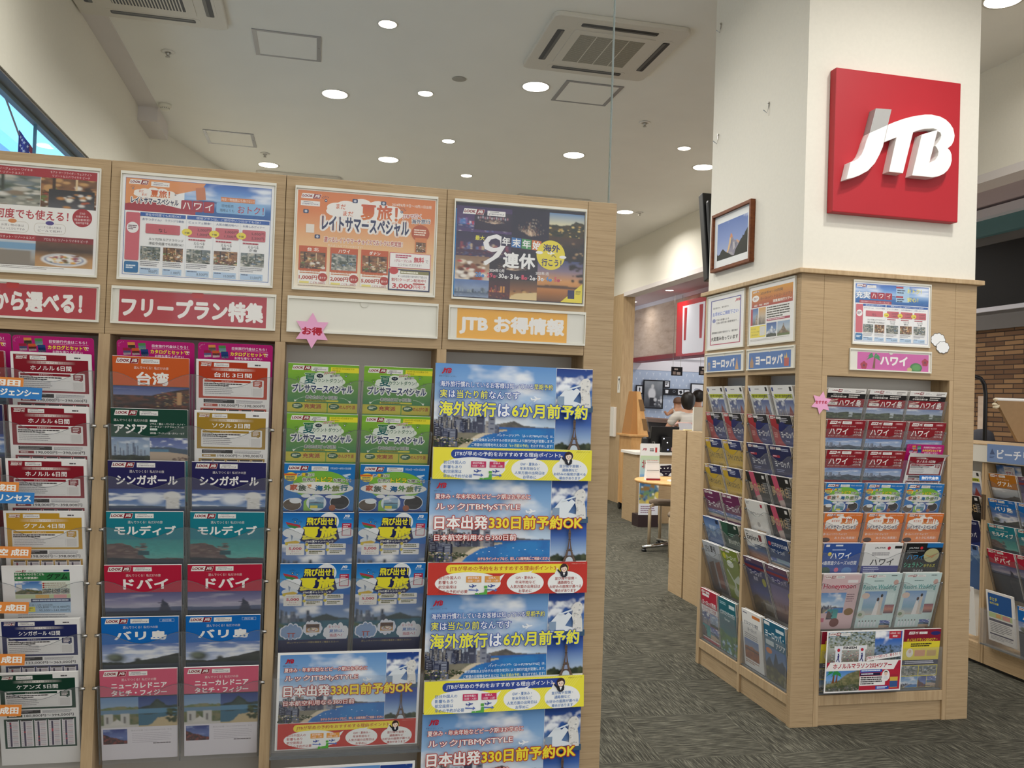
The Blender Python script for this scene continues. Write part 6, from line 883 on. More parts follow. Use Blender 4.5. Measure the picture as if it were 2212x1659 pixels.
def rack(label, f, slots, rows, d, pl=.0004):
    t = thing('acrylic_rack', label, 'acrylic rack', (*W2(f, (slots[0][0]+slots[-1][1])/2, 0), 0), 'clear acrylic racks'); t.rotation_euler.z = f[2]
    xm = (slots[0][0]+slots[-1][1])/2; x0, x1 = slots[0][0]-.0024-xm, slots[-1][1]+.0024-xm
    for r, zt in enumerate(rows):
        m = MB(); N = 14; S = []; last = r == len(rows)-1; sb_ = .306
        pt = lambda x, s, off: (x, -(d+off)+s*SA, zt-s*CA)
        for i, (a, b) in enumerate(slots):
            for k in range(N+(1 if i == len(slots)-1 else 0)):
                q = k/N; S.append(((a if i == 0 else (slots[i-1][1]+a)/2)+( (b if i == len(slots)-1 else (b+slots[i+1][0])/2)-(a if i == 0 else (slots[i-1][1]+a)/2))*q-xm, .047+.036*(.5-.5*math.cos(2*math.pi*q))))
        S[0] = (x0, S[0][1]); S[-1] = (x1, S[-1][1])
        for i in range(len(S)-1):
            (xa, sa), (xb, sb2) = S[i], S[i+1]
            A, Bq = .009, .0115
            m.add([pt(xa, sa, Bq), pt(xb, sb2, Bq), pt(xb, sb_, Bq), pt(xa, sb_, Bq)], [(0, 1, 2, 3)], 0)
            m.add([pt(xa, sa, Bq), pt(xb, sb2, Bq), pt(xb, sb2, A-.001), pt(xa, sa, A-.001)], [(0, 1, 2, 3)], 1); m.add([pt(xa, sa-.0009, Bq+.0002), pt(xb, sb2-.0009, Bq+.0002), pt(xb, sb2+.0007, Bq+.0002), pt(xa, sa+.0007, Bq+.0002)], [(0, 1, 2, 3)], 1)
        xs = [x0, x1]+[(slots[i][1]+slots[i+1][0])/2-xm for i in range(len(slots)-1)]
        for x in xs:
            m.add([pt(x, .047, .0115), pt(x, sb_, .0115), pt(x, sb_, -.02), pt(x, .047, -.02)], [(0, 1, 2, 3)], 0); m.add([pt(x-.0013, .047, .0117), pt(x+.0013, .047, .0117), pt(x+.0013, sb_, .0117), pt(x-.0013, sb_, .0117)], [(0, 1, 2, 3)], 1)
        m.add([pt(x0, sb_, .0115), pt(x1, sb_, .0115), pt(x1, sb_, -.02), pt(x0, sb_, -.02)], [(0, 1, 2, 3)], 0)
        me = m.build('pocket', [CLEAR, EDGE], t)
        if r > 0:
            for sx, e in ((-1, x0), (1, x1)):
                c = pt(e, .055, .004); MB().tube([(c[0], c[1], c[2]), (c[0]+sx*pl, c[1], c[2])], [.006, .0045], 8).build('peg', METAL, me, smooth=True)
    return t
ordn = ['top', 'second', 'third', 'fourth', 'fifth', 'sixth', 'seventh', 'bottom']
NM = dict(taiwan='orange Taiwan brochure', taipei='orange Taipei price sheet', asia='dark green Asia brochure', seoul='ochre Seoul price sheet', singapore='navy Singapore brochure', maldives='teal Maldives brochure', dubai='crimson Dubai brochure', bali='blue Bali brochure', nc='pink New Caledonia brochure', hono='dark red Honolulu price sheet', guam4='gold Guam price sheet', guamfly='white Guam family flyer', sing4='navy Singapore price sheet', cairns='dark green Cairns price sheet', pregreen='green early summer brochure', family='blue family trip brochure', natsu='blue brochure with yellow title', hawaii='dark red Hawaii brochure', hawaiisl='Hawaii island brochure with black band', late='orange late summer brochure', cruisehw='blue Hawaii cruise brochure', pakwh='white Hawaii brochure', pakbk='black Hawaii hotels brochure', honey='pink honeymoon brochure', wed='pale mint wedding brochure', mara='yellow and maroon marathon brochure', world='white leaflet with lime band', eured='red and blue Europe brochure', yel1='yellow family brochure', yel2='yellow family brochure', purple='purple Europe brochure', bluemt='blue mountain brochure', green='dark green story brochure', greyjp='grey magazine with vertical lettering', olive='olive green Europe brochure', cruise='red and white Europe cruise brochure', teal='teal business class brochure', navy='navy Europe brochure', dream='black holiday brochure with pink stripe', grand='off-white grand tour brochure', explore='Explore magazine', bizcls='navy business class brochure', pakeu='dark blue Europe brochure', pakdk='mauve Europe brochure', bizwh='white business class brochure', euasia='teal Europe and Asia brochure', guam='mustard Guam brochure', tahiti='white Tahiti flyer', tag='magenta header card')
def nm(k): return 'price_sheet' if k in ('taipei', 'seoul', 'hono', 'guam4', 'sing4', 'cairns') else 'flyer' if k in ('guamfly', 'tahiti') else 'magazine' if k in ('greyjp', 'explore') else 'leaflet' if k == 'world' else 'brochure'
# left wall: positions measured on the wall plane 2.7 m away, pulled to the covers at 2.66 m
F1 = (0, 2.7, 0.); D1 = .04; K1 = 2.66/2.7
def P1(x, z): return x*K1, 1.5+(z-1.5)*K1
ROWL = [1.591, 1.441, 1.291, 1.1445, .991, .842, .692]
SL = {'A': [(-1.066, -.853), (-.843, -.628)], 'B': [(-.575, -.363), (-.348, -.134)], 'C': [(-.087, .129), (.139, .352)]}
SL = {k: [(a*K1, b*K1) for a, b in v] for k, v in SL.items()}
cent = lambda s: ((s[0]+s[1])/2)
RK = {'A': 'leftmost rack', 'B': 'second rack', 'C': 'third rack'}
A_L = ['hawaii', 'singapore', 'hawaii', 'guam', 'guam', 'bali', 'asia']; A_R = ['hono', 'hono', 'hono', 'guam4', 'guamfly', 'sing4', 'cairns']
B_L = ['taiwan', 'asia', 'singapore', 'maldives', 'dubai', 'bali', 'nc']; B_R = ['taipei', 'seoul', 'singapore', 'maldives', 'dubai', 'bali', 'nc']
C_L = C_R = ['pregreen', 'pregreen', 'family', 'natsu', 'natsu']
for rk, sides in (('A', (A_L, A_R)), ('B', (B_L, B_R)), ('C', (C_L, C_R))):
    for si, keys in enumerate(sides):
        for r, k in enumerate(keys):
            x, z = P1(0, ROWL[r]); jit = ((r*37+si*11+ord(rk)) % 5-2)*.0005
            place(nm(k), k, F1, cent(SL[rk][si])+jit, z, D1, '%s, %s slot, %s row, %s' % (NM[k], 'left' if si == 0 else 'right', ordn[r], RK[rk]), 'price sheet' if nm(k) == 'price_sheet' else nm(k), 'brochures on the left display wall', n=1 if rk != 'C' else 2, rz=((r*13+si*7) % 5-2)*.002)
    rows = [P1(0, z)[1] for z in ROWL[:len(sides[0])]]
    rack('clear acrylic rack, '+RK[rk].replace(' rack', ' one')+' from the left on the display wall', F1, SL[rk], rows, D1, .003 if rk == 'C' else .014)
for i, (x, z, w) in enumerate(((-.738, 1.629, 'left rack, above the top Honolulu sheet'), (-.463, 1.629, 'second rack, above the orange Taiwan brochure'), (-.240, 1.632, 'second rack, above the orange Taipei sheet'), (-.955, 1.632, 'first rack, cut by the left photo edge'))):
    x, z = P1(x, z+.009); place('header_card', 'tag', F1, x, z, D1-.016, 'magenta header card, '+w, 'header card', 'magenta header cards')
# posters lower in the third bay and down the fourth bay
def pocket(label, f, x0, x1, z0, z1, d, tl):
    m = MB(); s, c = math.sin(tl), math.cos(tl); h = (z1-z0)/c
    for off in (0, -.012): m.add([(x0, -d-off*0-(.006 if off else 0)+0, z0), (x1, -d-(.006 if off else 0), z0), (x1, -d-(.006 if off else 0)-h*s, z1), (x0, -d-(.006 if off else 0)-h*s, z1)], [(0, 1, 2, 3)], 0)
    m.add([(x0, -d-.006, z0), (x1, -d-.006, z0), (x1, -d+.03, z0), (x0, -d+.03, z0)], [(0, 1, 2, 3)], 1); m.box(x0-.004, x0, -d-.008-h*s*.5, -d+.03, z0, z1, 0); m.box(x1, x1+.004, -d-.008-h*s*.5, -d+.03, z0, z1, 0); m.box(x0-.004, x1+.004, -d-.012, -d-.006, z0-.004, z0+.004, 1)
    o = m.build('acrylic_pocket', [CLEAR, EDGE]); o.location = (f[0], f[1], 0); o.rotation_euler.z = f[2]; return tag(o, label, 'acrylic pocket', 'wide acrylic pockets')
aL = a_sky(True, 420, 297, 7)
TL2 = .10
sheet('poster', aL, (.132*.985, 2.685, .445), 0, 'landscape booking poster with red lower band, white border, below the summer brochures', 'poster', tilt=TL2)
pocket('wide clear pocket holding the white bordered landscape poster', F1, -.0895, .3485, .425, .665, .012, TL2)
aL2 = a_sky(False, 420, 297, 7)
sheet('poster', aL2, (.12, 2.665, .118), 0, 'landscape booking poster with yellow band, top only visible at the bottom edge', 'poster', tilt=TL2)
sheet('poster', aL2, (-.352, 2.665, .120), 0, 'landscape poster peeking up under the pink New Caledonia brochures', 'poster', tilt=TL2)
def wave(amp, ph, lean):
    def f(co): 
        u = co.x/.505; v = co.z/.355
        return Vector((co.x, co.y-amp*math.cos(v*math.pi*1.0+ph)*(1-.6*abs(u))-lean*(1-v)-.003*math.sin(u*4+ph), co.z+u*lean*.35))
    return f
for i, (x0, x1, zt, red, am) in enumerate(((.363, .864, 1.611, False, .002), (.357, .863, 1.256, True, .006), (.359, .863, .8955, False, .008), (.358, .862, .5335, True, .008))):
    a = a_sky(red, layer=.05); D4 = .022; K4 = (2.7-D4)/2.7; zb = 1.5+(zt-1.5)*K4-.356
    sheet('poster', a, ((x0+x1)/2*K4, 2.7-D4, zb), 0, ['blue sky booking poster with yellow band, topmost of the hanging chain', 'booking poster with red band, second of the hanging chain', 'blue sky booking poster with yellow band, third of the hanging chain', 'booking poster with red glow lettering, lowest and cut by the frame'][i], 'poster', 'chained booking posters', cuts=20, deform=wave(am, i*.8, [.0, .004, .012, .016][i]))
# holders and posters on the header panels
def holder(name, f, xc, z0, w, h, label, group, notch=False, d=.004):
    t = thing(name, label, name.replace('_', ' '), (*W2(f, xc, -.0004), z0), group, f[2]); b = MB().box(-w/2, w/2, -d, 0, 0, h).build('back_plate', FRAME, t, bevel=.001)
    lip = MB()
    for q in ((-w/2, w/2, 0, .006), (-w/2, -w/2+.003, .006, h-.008), (w/2-.003, w/2, .006, h-.008), (-w/2, w/2, h-.008, h)): lip.box(q[0], q[1], -d-.006, -d, q[2], q[3])
    lip.build('rim', FRAME, t)
    if notch: MB().lathe([(.012, 0), (.012, .002)], n=20).build('thumb_notch', mat('thumb_notch_plastic', '#d9d5c6', .4, noise=.02), t, (0, -d-.0005, h-.012)).rotation_euler.x = H
    return t
def film(t, w, h, d): MB().box(-w/2+.006, w/2-.006, -d-.0052, -d-.0048, .007, h-.009).build('cover_film', FILM, t)
for i, (x, w, fn, lb) in enumerate(((-.8375, .43, a_p1, 'hotel dining poster with red bands, leftmost'), (-.3535, .432, a_p2, 'Hawaii plan poster with blue sky and price boxes'), (.1325, .430, a_p3, 'orange late summer poster'), (.6145, .430, a_p4, 'dark New Year holiday poster with fireworks'))):
    t = holder('poster_holder', F1, x, 1.811, w, .313, 'ivory wall holder around the '+lb, 'poster holders'); a = fn(); film(t, w, .313, .004)
    sheet('poster', a, (x, 2.7-.0045, 1.8175), 0, lb+(' on the display wall' if i else ' on the display wall, cut by frame'), 'poster', 'landscape posters along the top')
TABR = lambda a, x: (a.RR(x, -2, 34, 17, 7, '#c01818'))
LB = [(-.8405, .456, '#b02232', '中から選べる！', (128, 276), (20, 60), (40, 3, 400, 91), 'red sign ending in an exclamation mark', lambda a: TABR(a, 205)), (-.3535, .456, '#b02232', 'フリープラン特集', (20, 394), (20, 60), (14, 2, 408, 92), 'red sign with six white letters over the second bay', lambda a: TABR(a, 210)), (.1335, .453, None, None, None, None, None, 'blank ivory sign holder over the third bay', None), (.615, .444, '#efae2c', 'JTB お得情報', (28, 340), (18, 62), (20, 0, 356, 95), 'yellow sign with white lettering over the poster chain', None)]
for x, w, c, tx, px, ph, pp, lb, ex in LB:
    t = holder('label_holder', F1, x, 1.684, w, .108, ('wall holder of the '+lb) if c else lb, 'sign holders along the left wall', notch=c is None)
    if c: film(t, w, .108, .004); sheet('sign_card', a_label(w*1000-14, 93, c, tx, px, ph, paper=pp, ex=ex), (x, 2.6955, 1.6907), 0, lb, 'sign')
def star_card(f, xc, zc, r, text, label, d, rot=-90):
    P = [(r+(r if k % 2 == 0 else r*.56)*math.cos(math.radians(rot+30*k)), r+(r if k % 2 == 0 else r*.56)*math.sin(math.radians(rot+30*k))) for k in range(12)]
    a = Art(2*r, 2*r, '#eba9cb'); a.poly(P, '#eba9cb'); a.T(text, r, r-.2*r, r*.46 if len(text) < 3 else r*.3, '#b01832', r*1.1, .045, 'c')
    return sheet('star_tag', a, (*W2(f, xc, -d), zc-r*.001), f[2], label, 'star tag', 'pink star tags', outline=P, back='#eba9cb')
star_card(F1, -.018, 1.690, 54, 'お得', 'pink paper star with red lettering on the blank sign holder', .0115)
# orange and blue strips taped over the pockets at far left
for x1, z0, w, h, c, tx, l in ((-.780, 1.488, 200, 32, '#e0883c', 'JAL 羽田', 'orange strip with white letters, topmost at the left edge'), (-.732, 1.463, 250, 32, '#2f7cc0', 'ハイアットリージェンシー', 'upper blue strip below the topmost orange one'), (-.780, 1.205, 200, 31, '#e0883c', '航空 成田', 'orange strip beside the third dark red sheet'), (-.740, 1.178, 250, 31, '#2f7cc0', 'クイーンプリンセス', 'lower blue strip beside the third dark red sheet'), (-.742, 1.030, 240, 31, '#e0883c', 'ユナイテッド航空 成田', 'orange strip over the gold Guam sheet'), (-.742, .880, 240, 31, '#e0883c', 'ド航空 成田', 'orange strip over the white Guam flyer'), (-.746, .740, 240, 31, '#e0883c', 'ド航空 成田', 'orange strip over the navy Singapore sheet'), (-.749, .603, 240, 31, '#e0883c', 'ジェットスター 成田', 'orange strip over the dark green Cairns sheet, lowest')):
    a = Art(w, h, c, .6); n = len(tx); a.T(tx, w-7, 6, h-12, '#f3eee6', min(w-14, n*(h-9)), .04, 'r'); sheet('name_strip', a, (x1-w*.0005, 2.622-.0018*(c == '#2f7cc0'), z0), 0, l, 'name strip', 'taped name strips', back=c).rotation_euler.y = .03
# column, right face
F2 = (0, 3.764, 0.); D2 = .006
SR = [(2.392, 2.602), (2.6155, 2.8255), (2.839, 3.049)]; ROWR = [1.613, 1.462, 1.318, 1.160, 1.015, .870, .724]
RR_ = [['hawaiisl']*3, ['hawaii']*3, ['hawaii', 'hawaii', None], ['family']*3, ['late']*3, ['cruisehw', 'pakwh', 'pakbk'], ['honey', 'wed', 'wed']]
sd = ['left', 'middle', 'right']
for r, ks in enumerate(RR_):
    for j, k in enumerate(ks):
        if k: place(nm(k), k, F2, cent(SR[j])+((r*5+j*3) % 4-1.5)*.001, ROWR[r], D2, '%s, %s slot, %s row, Hawaii bay' % (NM[k], sd[j], ordn[r]), nm(k), 'brochures on the column front', n=3)
place('header_card', 'tag', F2, cent(SR[2]), 1.352, D2-.012, 'magenta header card among the dark red brochures on the column', 'header card', 'magenta header cards')
ah = a_sheet('#8a1426', 'ホノルル 6日間'); ah.t = .6
for V in ah.V: V[:, 0] *= .98
ah.w *= .98; smf = lambda q: max(0, min(1, q))**2
oh = sheet('price_sheet', ah, (cent(SR[2])+.003, 3.764+.006+.297*SA-.012, 1.312-.297*CA), 0, 'curled dark red Honolulu sheet under the magenta card on the column', 'price sheet', tilt=TL, cuts=14, deform=lambda c: Vector((c.x, c.y-.035*smf((c.z-.262)/.035*.85+(c.x/.103-1)*.25), c.z)))
ta = Art(120, 26, '#1c6cb8', .6); ta.T('旅行代金表', 12, 5, 16, '#f0f2f4', 96, .04); sheet('name_strip', ta, (2.945, 3.737, 1.178), 0, 'blue strip taped on the curled Honolulu sheet', 'name strip', back='#1c6cb8')
rack('clear acrylic rack under the pink Hawaii sign', F2, SR, ROWR, D2)
for j, k in enumerate(('mara', 'mara', 'mara')): place('brochure', k, F2, cent(SR[j]), .4505, D2, ['marathon brochure hidden behind the marathon poster, left', 'marathon brochure hidden behind the marathon poster, middle', 'yellow and maroon marathon brochure right of the marathon poster'][j], 'brochure', 'marathon brochures', n=2, tilt=.12)
mp = retop(a_maraposter(), 1.5); o = link(bpy.data.objects.new('poster', mp)); o.location = (2.6015, 3.738, .166); o.rotation_euler.x = .06; tag(o, 'landscape Honolulu marathon poster at the bottom of the column', 'poster')
pocket('low wide clear pocket in front of the marathon brochures', F2, 2.3925, 3.055, .151, .36, -.02, .12)
# column, left face
F3 = (2.238, 0, -H); D3 = .004
SLf = [[(-4.768, -4.560), (-4.540, -4.332)], [(-4.264, -4.055), (-4.032, -3.823)]]; ROWF = [1.621, 1.472, 1.322, 1.172, 1.023, .868, .725]
LF = [[['world', 'eured', 'yel1', 'yel2', 'purple', 'bluemt', 'greyjp', 'cruise'], ['world', 'eured', 'yel1', 'yel2', 'purple', 'green', 'olive', 'teal']], [['world', 'eured', 'navy', 'dream', 'grand', 'explore', 'pakeu', 'bizwh'], ['world', 'eured', 'navy', 'dream', 'dream', 'bizcls', 'pakdk', 'euasia']]]
for b in range(2):
    for j in range(2):
        for r, k in enumerate(LF[b][j]):
            z = ROWF[r] if r < 7 else .45; place(nm(k), k, F3, cent(SLf[b][j])+((r*5+j*3) % 4-1.5)*.001, z, D3, '%s, %s slot, %s row, column side %s bay' % (NM[k], 'left' if j == 0 else 'right', ordn[r], 'far' if b == 0 else 'near'), nm(k), 'brochures on the column side', n=3, tilt=TL if r < 7 else .1)
    rack('clear acrylic rack in the %s bay on the column side' % ('far' if b == 0 else 'near'), F3, SLf[b], ROWF, D3)
    pocket('clear bottom pocket in the %s bay on the column side' % ('far' if b == 0 else 'near'), F3, SLf[b][0][0]-.001, SLf[b][1][1]+.004, .151, .38, -.02, .1)
for y, w, fn, lb in ((4.546, .310, a_notice, 'early booking notice with violet frame on the column side'), (4.037, .322, a_tour, 'orange topped Europe tour poster on the column side')):
    t = holder('poster_holder', F3, -y, 1.832, .455 if 0 else .460, .318, 'ivory wall holder around the '+lb, 'poster holders'); film(t, .46, .318, .004)
    a = fn(); a.k = None; me = a.mesh('poster'); me.transform(Matrix.Diagonal((.448/.297, 1, .300/.420, 1))); o = link(bpy.data.objects.new('poster', me)); o.location = (2.238-.0045, y, 1.84); o.rotation_euler.z = -H; tag(o, lb, 'poster')
for y, k, l in ((4.546, 0, 'far'), (4.037, 1, 'near')):
    t = holder('label_holder', F3, -y, 1.703, .478 if k == 0 else .476, .112, 'wall holder of the %s blue Europe sign' % l, 'sign holders on the column', True); film(t, .47, .112, .004)
    sheet('sign_card', a_label(464, 96, '#2a6ab0', 'ヨーロッパ', (88, 272), (28, 52), paper=(16, 12, 420, 84), ex=ex_euro(k)), (2.238-.0045, y, 1.7096), -H, 'blue Europe sign with white lettering, %s one on column side' % l, 'sign', 'blue Europe signs')
t = holder('poster_holder', F2, 2.7265, 1.829, .43, .313, 'ivory wall holder around the Hawaii plan poster on the column', 'poster holders'); film(t, .43, .31, .004); sheet('poster', a_p2(True), (2.7265, 3.7595, 1.8365), 0, 'blue Hawaii plan poster above the pink sign on the column', 'poster')
t = holder('label_holder', F2, 2.7265, 1.704, .452, .106, 'wall holder of the pink Hawaii sign', 'sign holders on the column', True); film(t, .452, .106, .004); sheet('sign_card', a_label(438, 91, '#cf5aa4', 'ハワイ', (160, 152), (22, 46), paper=(36, 8, 394, 84), ex=ex_hawaii), (2.7265, 3.7595, 1.7106), 0, 'pink Hawaii sign with palm and turtle', 'sign')
star_card(F2, 2.357, 1.540, 56, 'おすすめ', 'pink paper star with four red letters on the column corner seam', .004, -80)
def cloud_card(cx_, cz, w, h, label):
    P = []
    for k in range(9):
        a0 = 2*math.pi*k/9; c = (w/2+w*.33*math.cos(a0), h/2+h*.30*math.sin(a0))
        for q in range(5): b = a0+(-1+q*.5)*1.0; P.append((c[0]+w*.17*math.cos(b), c[1]+h*.2*math.sin(b)))
    a = Art(w, h, '#3a3a3e'); a.poly(P, '#3a3a3e'); a.poly([(w/2+(x-w/2)*.94, h/2+(y-h/2)*.92) for x, y in P], '#eeeeec')
    return sheet('cloud_card', a, (cx_, 3.7635-.0026*(cz < 1.85), cz-h*.0005), 0, label, 'cloud card', 'white cloud cut-outs', outline=P, back='#eeeeec')
cloud_card(2.992, 1.872, 86, 72, 'white cloud cut-out right of the Hawaii poster, upper one'); cloud_card(3.018, 1.836, 78, 64, 'white cloud cut-out right of the Hawaii poster, lower one')
# red sign with three letters
sg = thing('logo_sign', 'square red sign with raised white letters on the cream column', 'sign', (2.71, 3.772, 2.452)); bx('red_panel', -.345, .345, -.05, 0, 0, .692, RED, sg, .004)
MB().prism(TB, [HO], -.102, -.05).build('letters', LETW, sg, (.028, 0, .361), bevel=.0015); MB().prism(JW, [], -.102, -.05).build('letter_hook', LETW, sg, (.028, 0, .361), bevel=.0015); g = MB().prism(JG, [], -.102, -.05).build('letter_top', LETG, sg, (.028, 0, .361), bevel=.0015); g['label'] = 'grey top of the first letter'
# picture, hooks, screen
pf = thing('framed_picture', 'brown wood framed mountain photograph on the cream column', 'picture', (2.246, 4.4905, 2.283), None, -H); w, h = .473, .336
f = MB()
for q in ((-w/2, w/2, 0, .018), (-w/2, w/2, h-.018, h), (-w/2, -w/2+.018, .018, h-.018), (w/2-.018, w/2, .018, h-.018)): f.box(q[0], q[1], -.028, 0, q[2], q[3])
f.build('frame', wood_mat('brown_frame_wood', '#5e3018', '#743f20', '#86502c', (20, 20, 60)), pf, bevel=.002); a = Art(w*1000-36, h*1000-36, '#e4e5e2'); a.P(Pic(70, 50, '#5d76b0', '#8295c4', '#a9b2cc').cl(9, 3, 0, .3, .6, '#dfe4ee'), 36, 44, 365, 212)
M = lambda L: [(36+x*3.65, 44+y*2.12) for x, y in L]
a.poly(M([(28, 92), (36, 78), (40, 62), (43, 46), (46, 36), (50, 40), (54, 52), (58, 58), (66, 60), (74, 66), (70, 90), (56, 100)]), '#8d8996'); a.poly(M([(28, 92), (36, 78), (40, 62), (43, 46), (46, 36), (47, 44), (46, 60), (42, 76), (34, 90)]), '#dab683'); a.poly(M([(43, 46), (46, 36), (50, 40), (53, 50), (50, 48), (47, 50)]), '#c98a62'); a.poly(M([(64, 60), (66, 58), (75, 66), (71, 70)]), '#c99a78')
for q, L in enumerate(([(48, 56), (52, 54), (50, 70), (46, 78)], [(54, 62), (58, 62), (60, 78), (54, 84)], [(60, 66), (66, 66), (64, 80)], [(40, 84), (52, 88), (56, 96), (44, 94)])): a.poly(M(L), ['#6a6878', '#b9b3b4', '#74727f', '#a29da2'][q])
a.poly(M([(0, 100), (0, 80), (3, 86), (10, 84), (14, 76), (20, 72), (30, 82), (40, 88), (52, 97), (58, 98), (62, 84), (70, 74), (78, 62), (83, 58), (85, 52), (88, 55), (92, 46), (96, 42), (100, 36), (100, 100)]), '#262820'); q = link(bpy.data.objects.new('print', a.mesh('print'))); q.parent = pf; q.location = (0, -.012, .018)
for i, (y, z) in enumerate(((4.728, 3.41), (4.135, 2.99), (4.722, 3.07))):
    y, z = [(4.728, 3.732), (4.135, 3.07), (4.722, 3.073)][i]
    t = thing('wall_hook', ['metal picture hook high at the column edge', 'metal picture hook in the middle of the cream column side', 'metal picture hook at the column edge above the framed picture'][i], 'hook', (2.246, y, z), 'picture hooks'); MB().tube([(-.0032, 0, .03), (-.006, 0, 0), (-.012, 0, -.03), (-.028, 0.012, -.012)], .0028, 6).build('hook', METAL, t); MB().tube([(-.0005, 0, .024), (-.01, 0, .024)], .005, 8).build('nail', METAL, t)
tv = thing('wall_screen', 'black flat screen tilted out behind the column edge', 'screen', (2.76, 4.92, 2.27)); b = MB().box(-.48, .48, -.03, .03, 0, .56).build('screen_body', BLACK, tv, bevel=.006); b.rotation_euler.x = -.2; b2 = MB().box(-.47, .47, -.075, -.03, .06, .5).build('rear_housing', BLACK, tv, bevel=.02); b2.rotation_euler.x = -.2; MB().tube([(0, -.12, .3), (0, -.02, .3)], .03, 10).build('mount_arm', METAL, tv)
# ================================================================ things further inside
cbn = thing('low_partition_cabinet', 'low oak cabinet with a black gap down its face beside the column', 'cabinet', (2.85, 6.13, 0))
bx('end_block', 0, .5, 0, .268, 0, 1.31, WOOD, cbn, .001); bx('end_block', 0, .5, .292, .56, 0, 1.31, WOOD, cbn, .001); bx('gap_panel', .02, .48, .268, .292, 0, 1.29, BLK, cbn)
tag(bx('white_divider', 2.90, 3.06, 6.40, 6.42, 1.311, 1.50, mat('pearl_board', '#dcd9cc', .5, noise=.03)), 'plain off-white board standing on the low oak cabinet', 'board')
t = tag(MB().add([(2.86, 6.56, 1.311), (2.97, 6.56, 1.311), (2.97, 6.60, 1.366), (2.86, 6.60, 1.366), (2.86, 6.564, 1.311), (2.97, 6.564, 1.311), (2.97, 6.604, 1.366), (2.86, 6.604, 1.366)], [(0, 1, 2, 3), (7, 6, 5, 4), (0, 4, 5, 1), (2, 6, 7, 3), (0, 3, 7, 4), (1, 5, 6, 2)]).build('leaflet_stand', acrylic('frosted_plastic', (.7, .72, .78), .45, .8, .1, (.75, .75, .82, 1))), 'frosted leaflet stand on the low oak cabinet', 'stand'); tag(bx('yellow_note', 2.875, 2.94, 6.5, 6.54, 1.311, 1.318, mat('pale_yellow_pad', '#e6dca0', .8, noise=.03)), 'pale yellow note pad on the low oak cabinet', 'note pad')
tb = thing('round_table', 'round wooden table on chrome posts beyond the cabinet', 'table', (3.74, 8.55, 0)); MB().lathe([(.46, .70), (.47, .712), (.47, .722), (.46, .728), (.005, .728)], n=48).build('table_top', PINE, tb, smooth=False); CH = mat('chrome', '#c8c8c8', .12, 1., noise=.03)
for q in (-.06, .06): MB().tube([(q, 0, .05), (q, 0, .7)], .022, 14).build('post', CH, tb, smooth=True)
for q in range(4):
    a = math.radians(188+q*90); lg = MB().tube([(0, 0, .075), (.2*math.cos(a), .2*math.sin(a), .06), (.42*math.cos(a), .42*math.sin(a), .045)], [.024, .021, .017], 10).build('foot', CH, tb, smooth=True); MB().lathe([(.026, 0), (.026, .02), (.016, .03)], (.40*math.cos(a), .40*math.sin(a), 0), 14).build('glide', BLACK, lg)
cal = thing('desk_calendar', 'white flip calendar with red base on the round table', 'calendar', (3.43, 8.55, .728)); MB().hexa([(-.075, -.035, 0), (.075, -.035, 0), (.075, .035, 0), (-.075, .035, 0), (-.07, -.004, .2), (.07, -.004, .2), (.07, .004, .2), (-.07, .004, .2)]).build('stand', mat('white_card', '#e4e2de', .7, noise=.02), cal); bx('base_strip', -.077, .077, -.039, -.034, 0, .02, mat('maroon_card', '#8e1c2c', .6, noise=.05), cal)
p = MB()
for z in (.10, .185): p.box(-.066, .066, -.0245+(z-.1)*.155, -.0235+(z-.1)*.155, z, z+.003)
p.build('grid_lines', DGREY, cal); p = MB(); [p.tube([(-.06+k*.012, -.01, .2), (-.06+k*.012, 0, .208), (-.06+k*.012, .01, .2)], .0012, 5) for k in range(11)]; p.build('ring_binding', mat('red_ring', '#b8404a', .4, noise=.05), cal)
tag(MB().box(3.56, 3.72, 8.36, 8.46, .728, .742).build('paper_stack', mat('white_card')), 'small stack of white papers on the round table', 'papers')
def stool(x, y, label, rz=0):
    t = thing('stool', label, 'stool', (x, y, 0), 'bentwood stools', rz); MB().lathe([(.15, .42), (.17, .425), (.175, .445), (.165, .465), (.1, .47), (.005, .47)], n=32).build('seat_pad', mat('taupe_fabric', '#7a6a58', .95, noise=.15, nscale=(60, 60, 60)), t, smooth=True)
    for k in range(3): a = math.radians(200+k*120); c, s = math.cos(a), math.sin(a); MB().tube([(.1*c, .1*s, .425), (.17*c, .17*s, .425), (.205*c, .205*s, .41), (.215*c, .215*s, .37), (.215*c, .215*s, 0)], [.014, .016, .018, .018, .016], 10).build('leg', mat('pale_birch', '#cdb694', .5, noise=.06, nscale=(30, 30, 4)), t, smooth=True)
stool(3.77, 9.0, 'bentwood stool with taupe seat behind the round table'); stool(3.55, 7.95, 'bentwood stool mostly hidden by the low oak cabinet', 2.6)
struct(bx('trim_15', 2.9, 3.97, 10.56, 10.62, 0, .004, mat('dark_carpet_joint', '#4a4842', .9, noise=.1)))
rc = thing('reception_counter', 'wood reception counter with white edge and dark lettering', 'counter', (4.0, 10.5, 0)); bx('counter_body', 0, .52, 0, .5, 0, .87, WOOD, rc, .002); bx('counter_edge', -.03, .54, -.03, .52, .87, .905, WHITE, rc, .003)
la = Art(200, 200, '#f0ece6'); la.T('受', 12, 12, 176, '#241a2c', 176, .05); q = link(bpy.data.objects.new('lettering', la.mesh('lettering'))); q.parent = rc; q.location = (.40, 0, .56); q['label'] = 'dark kanji with white outline'
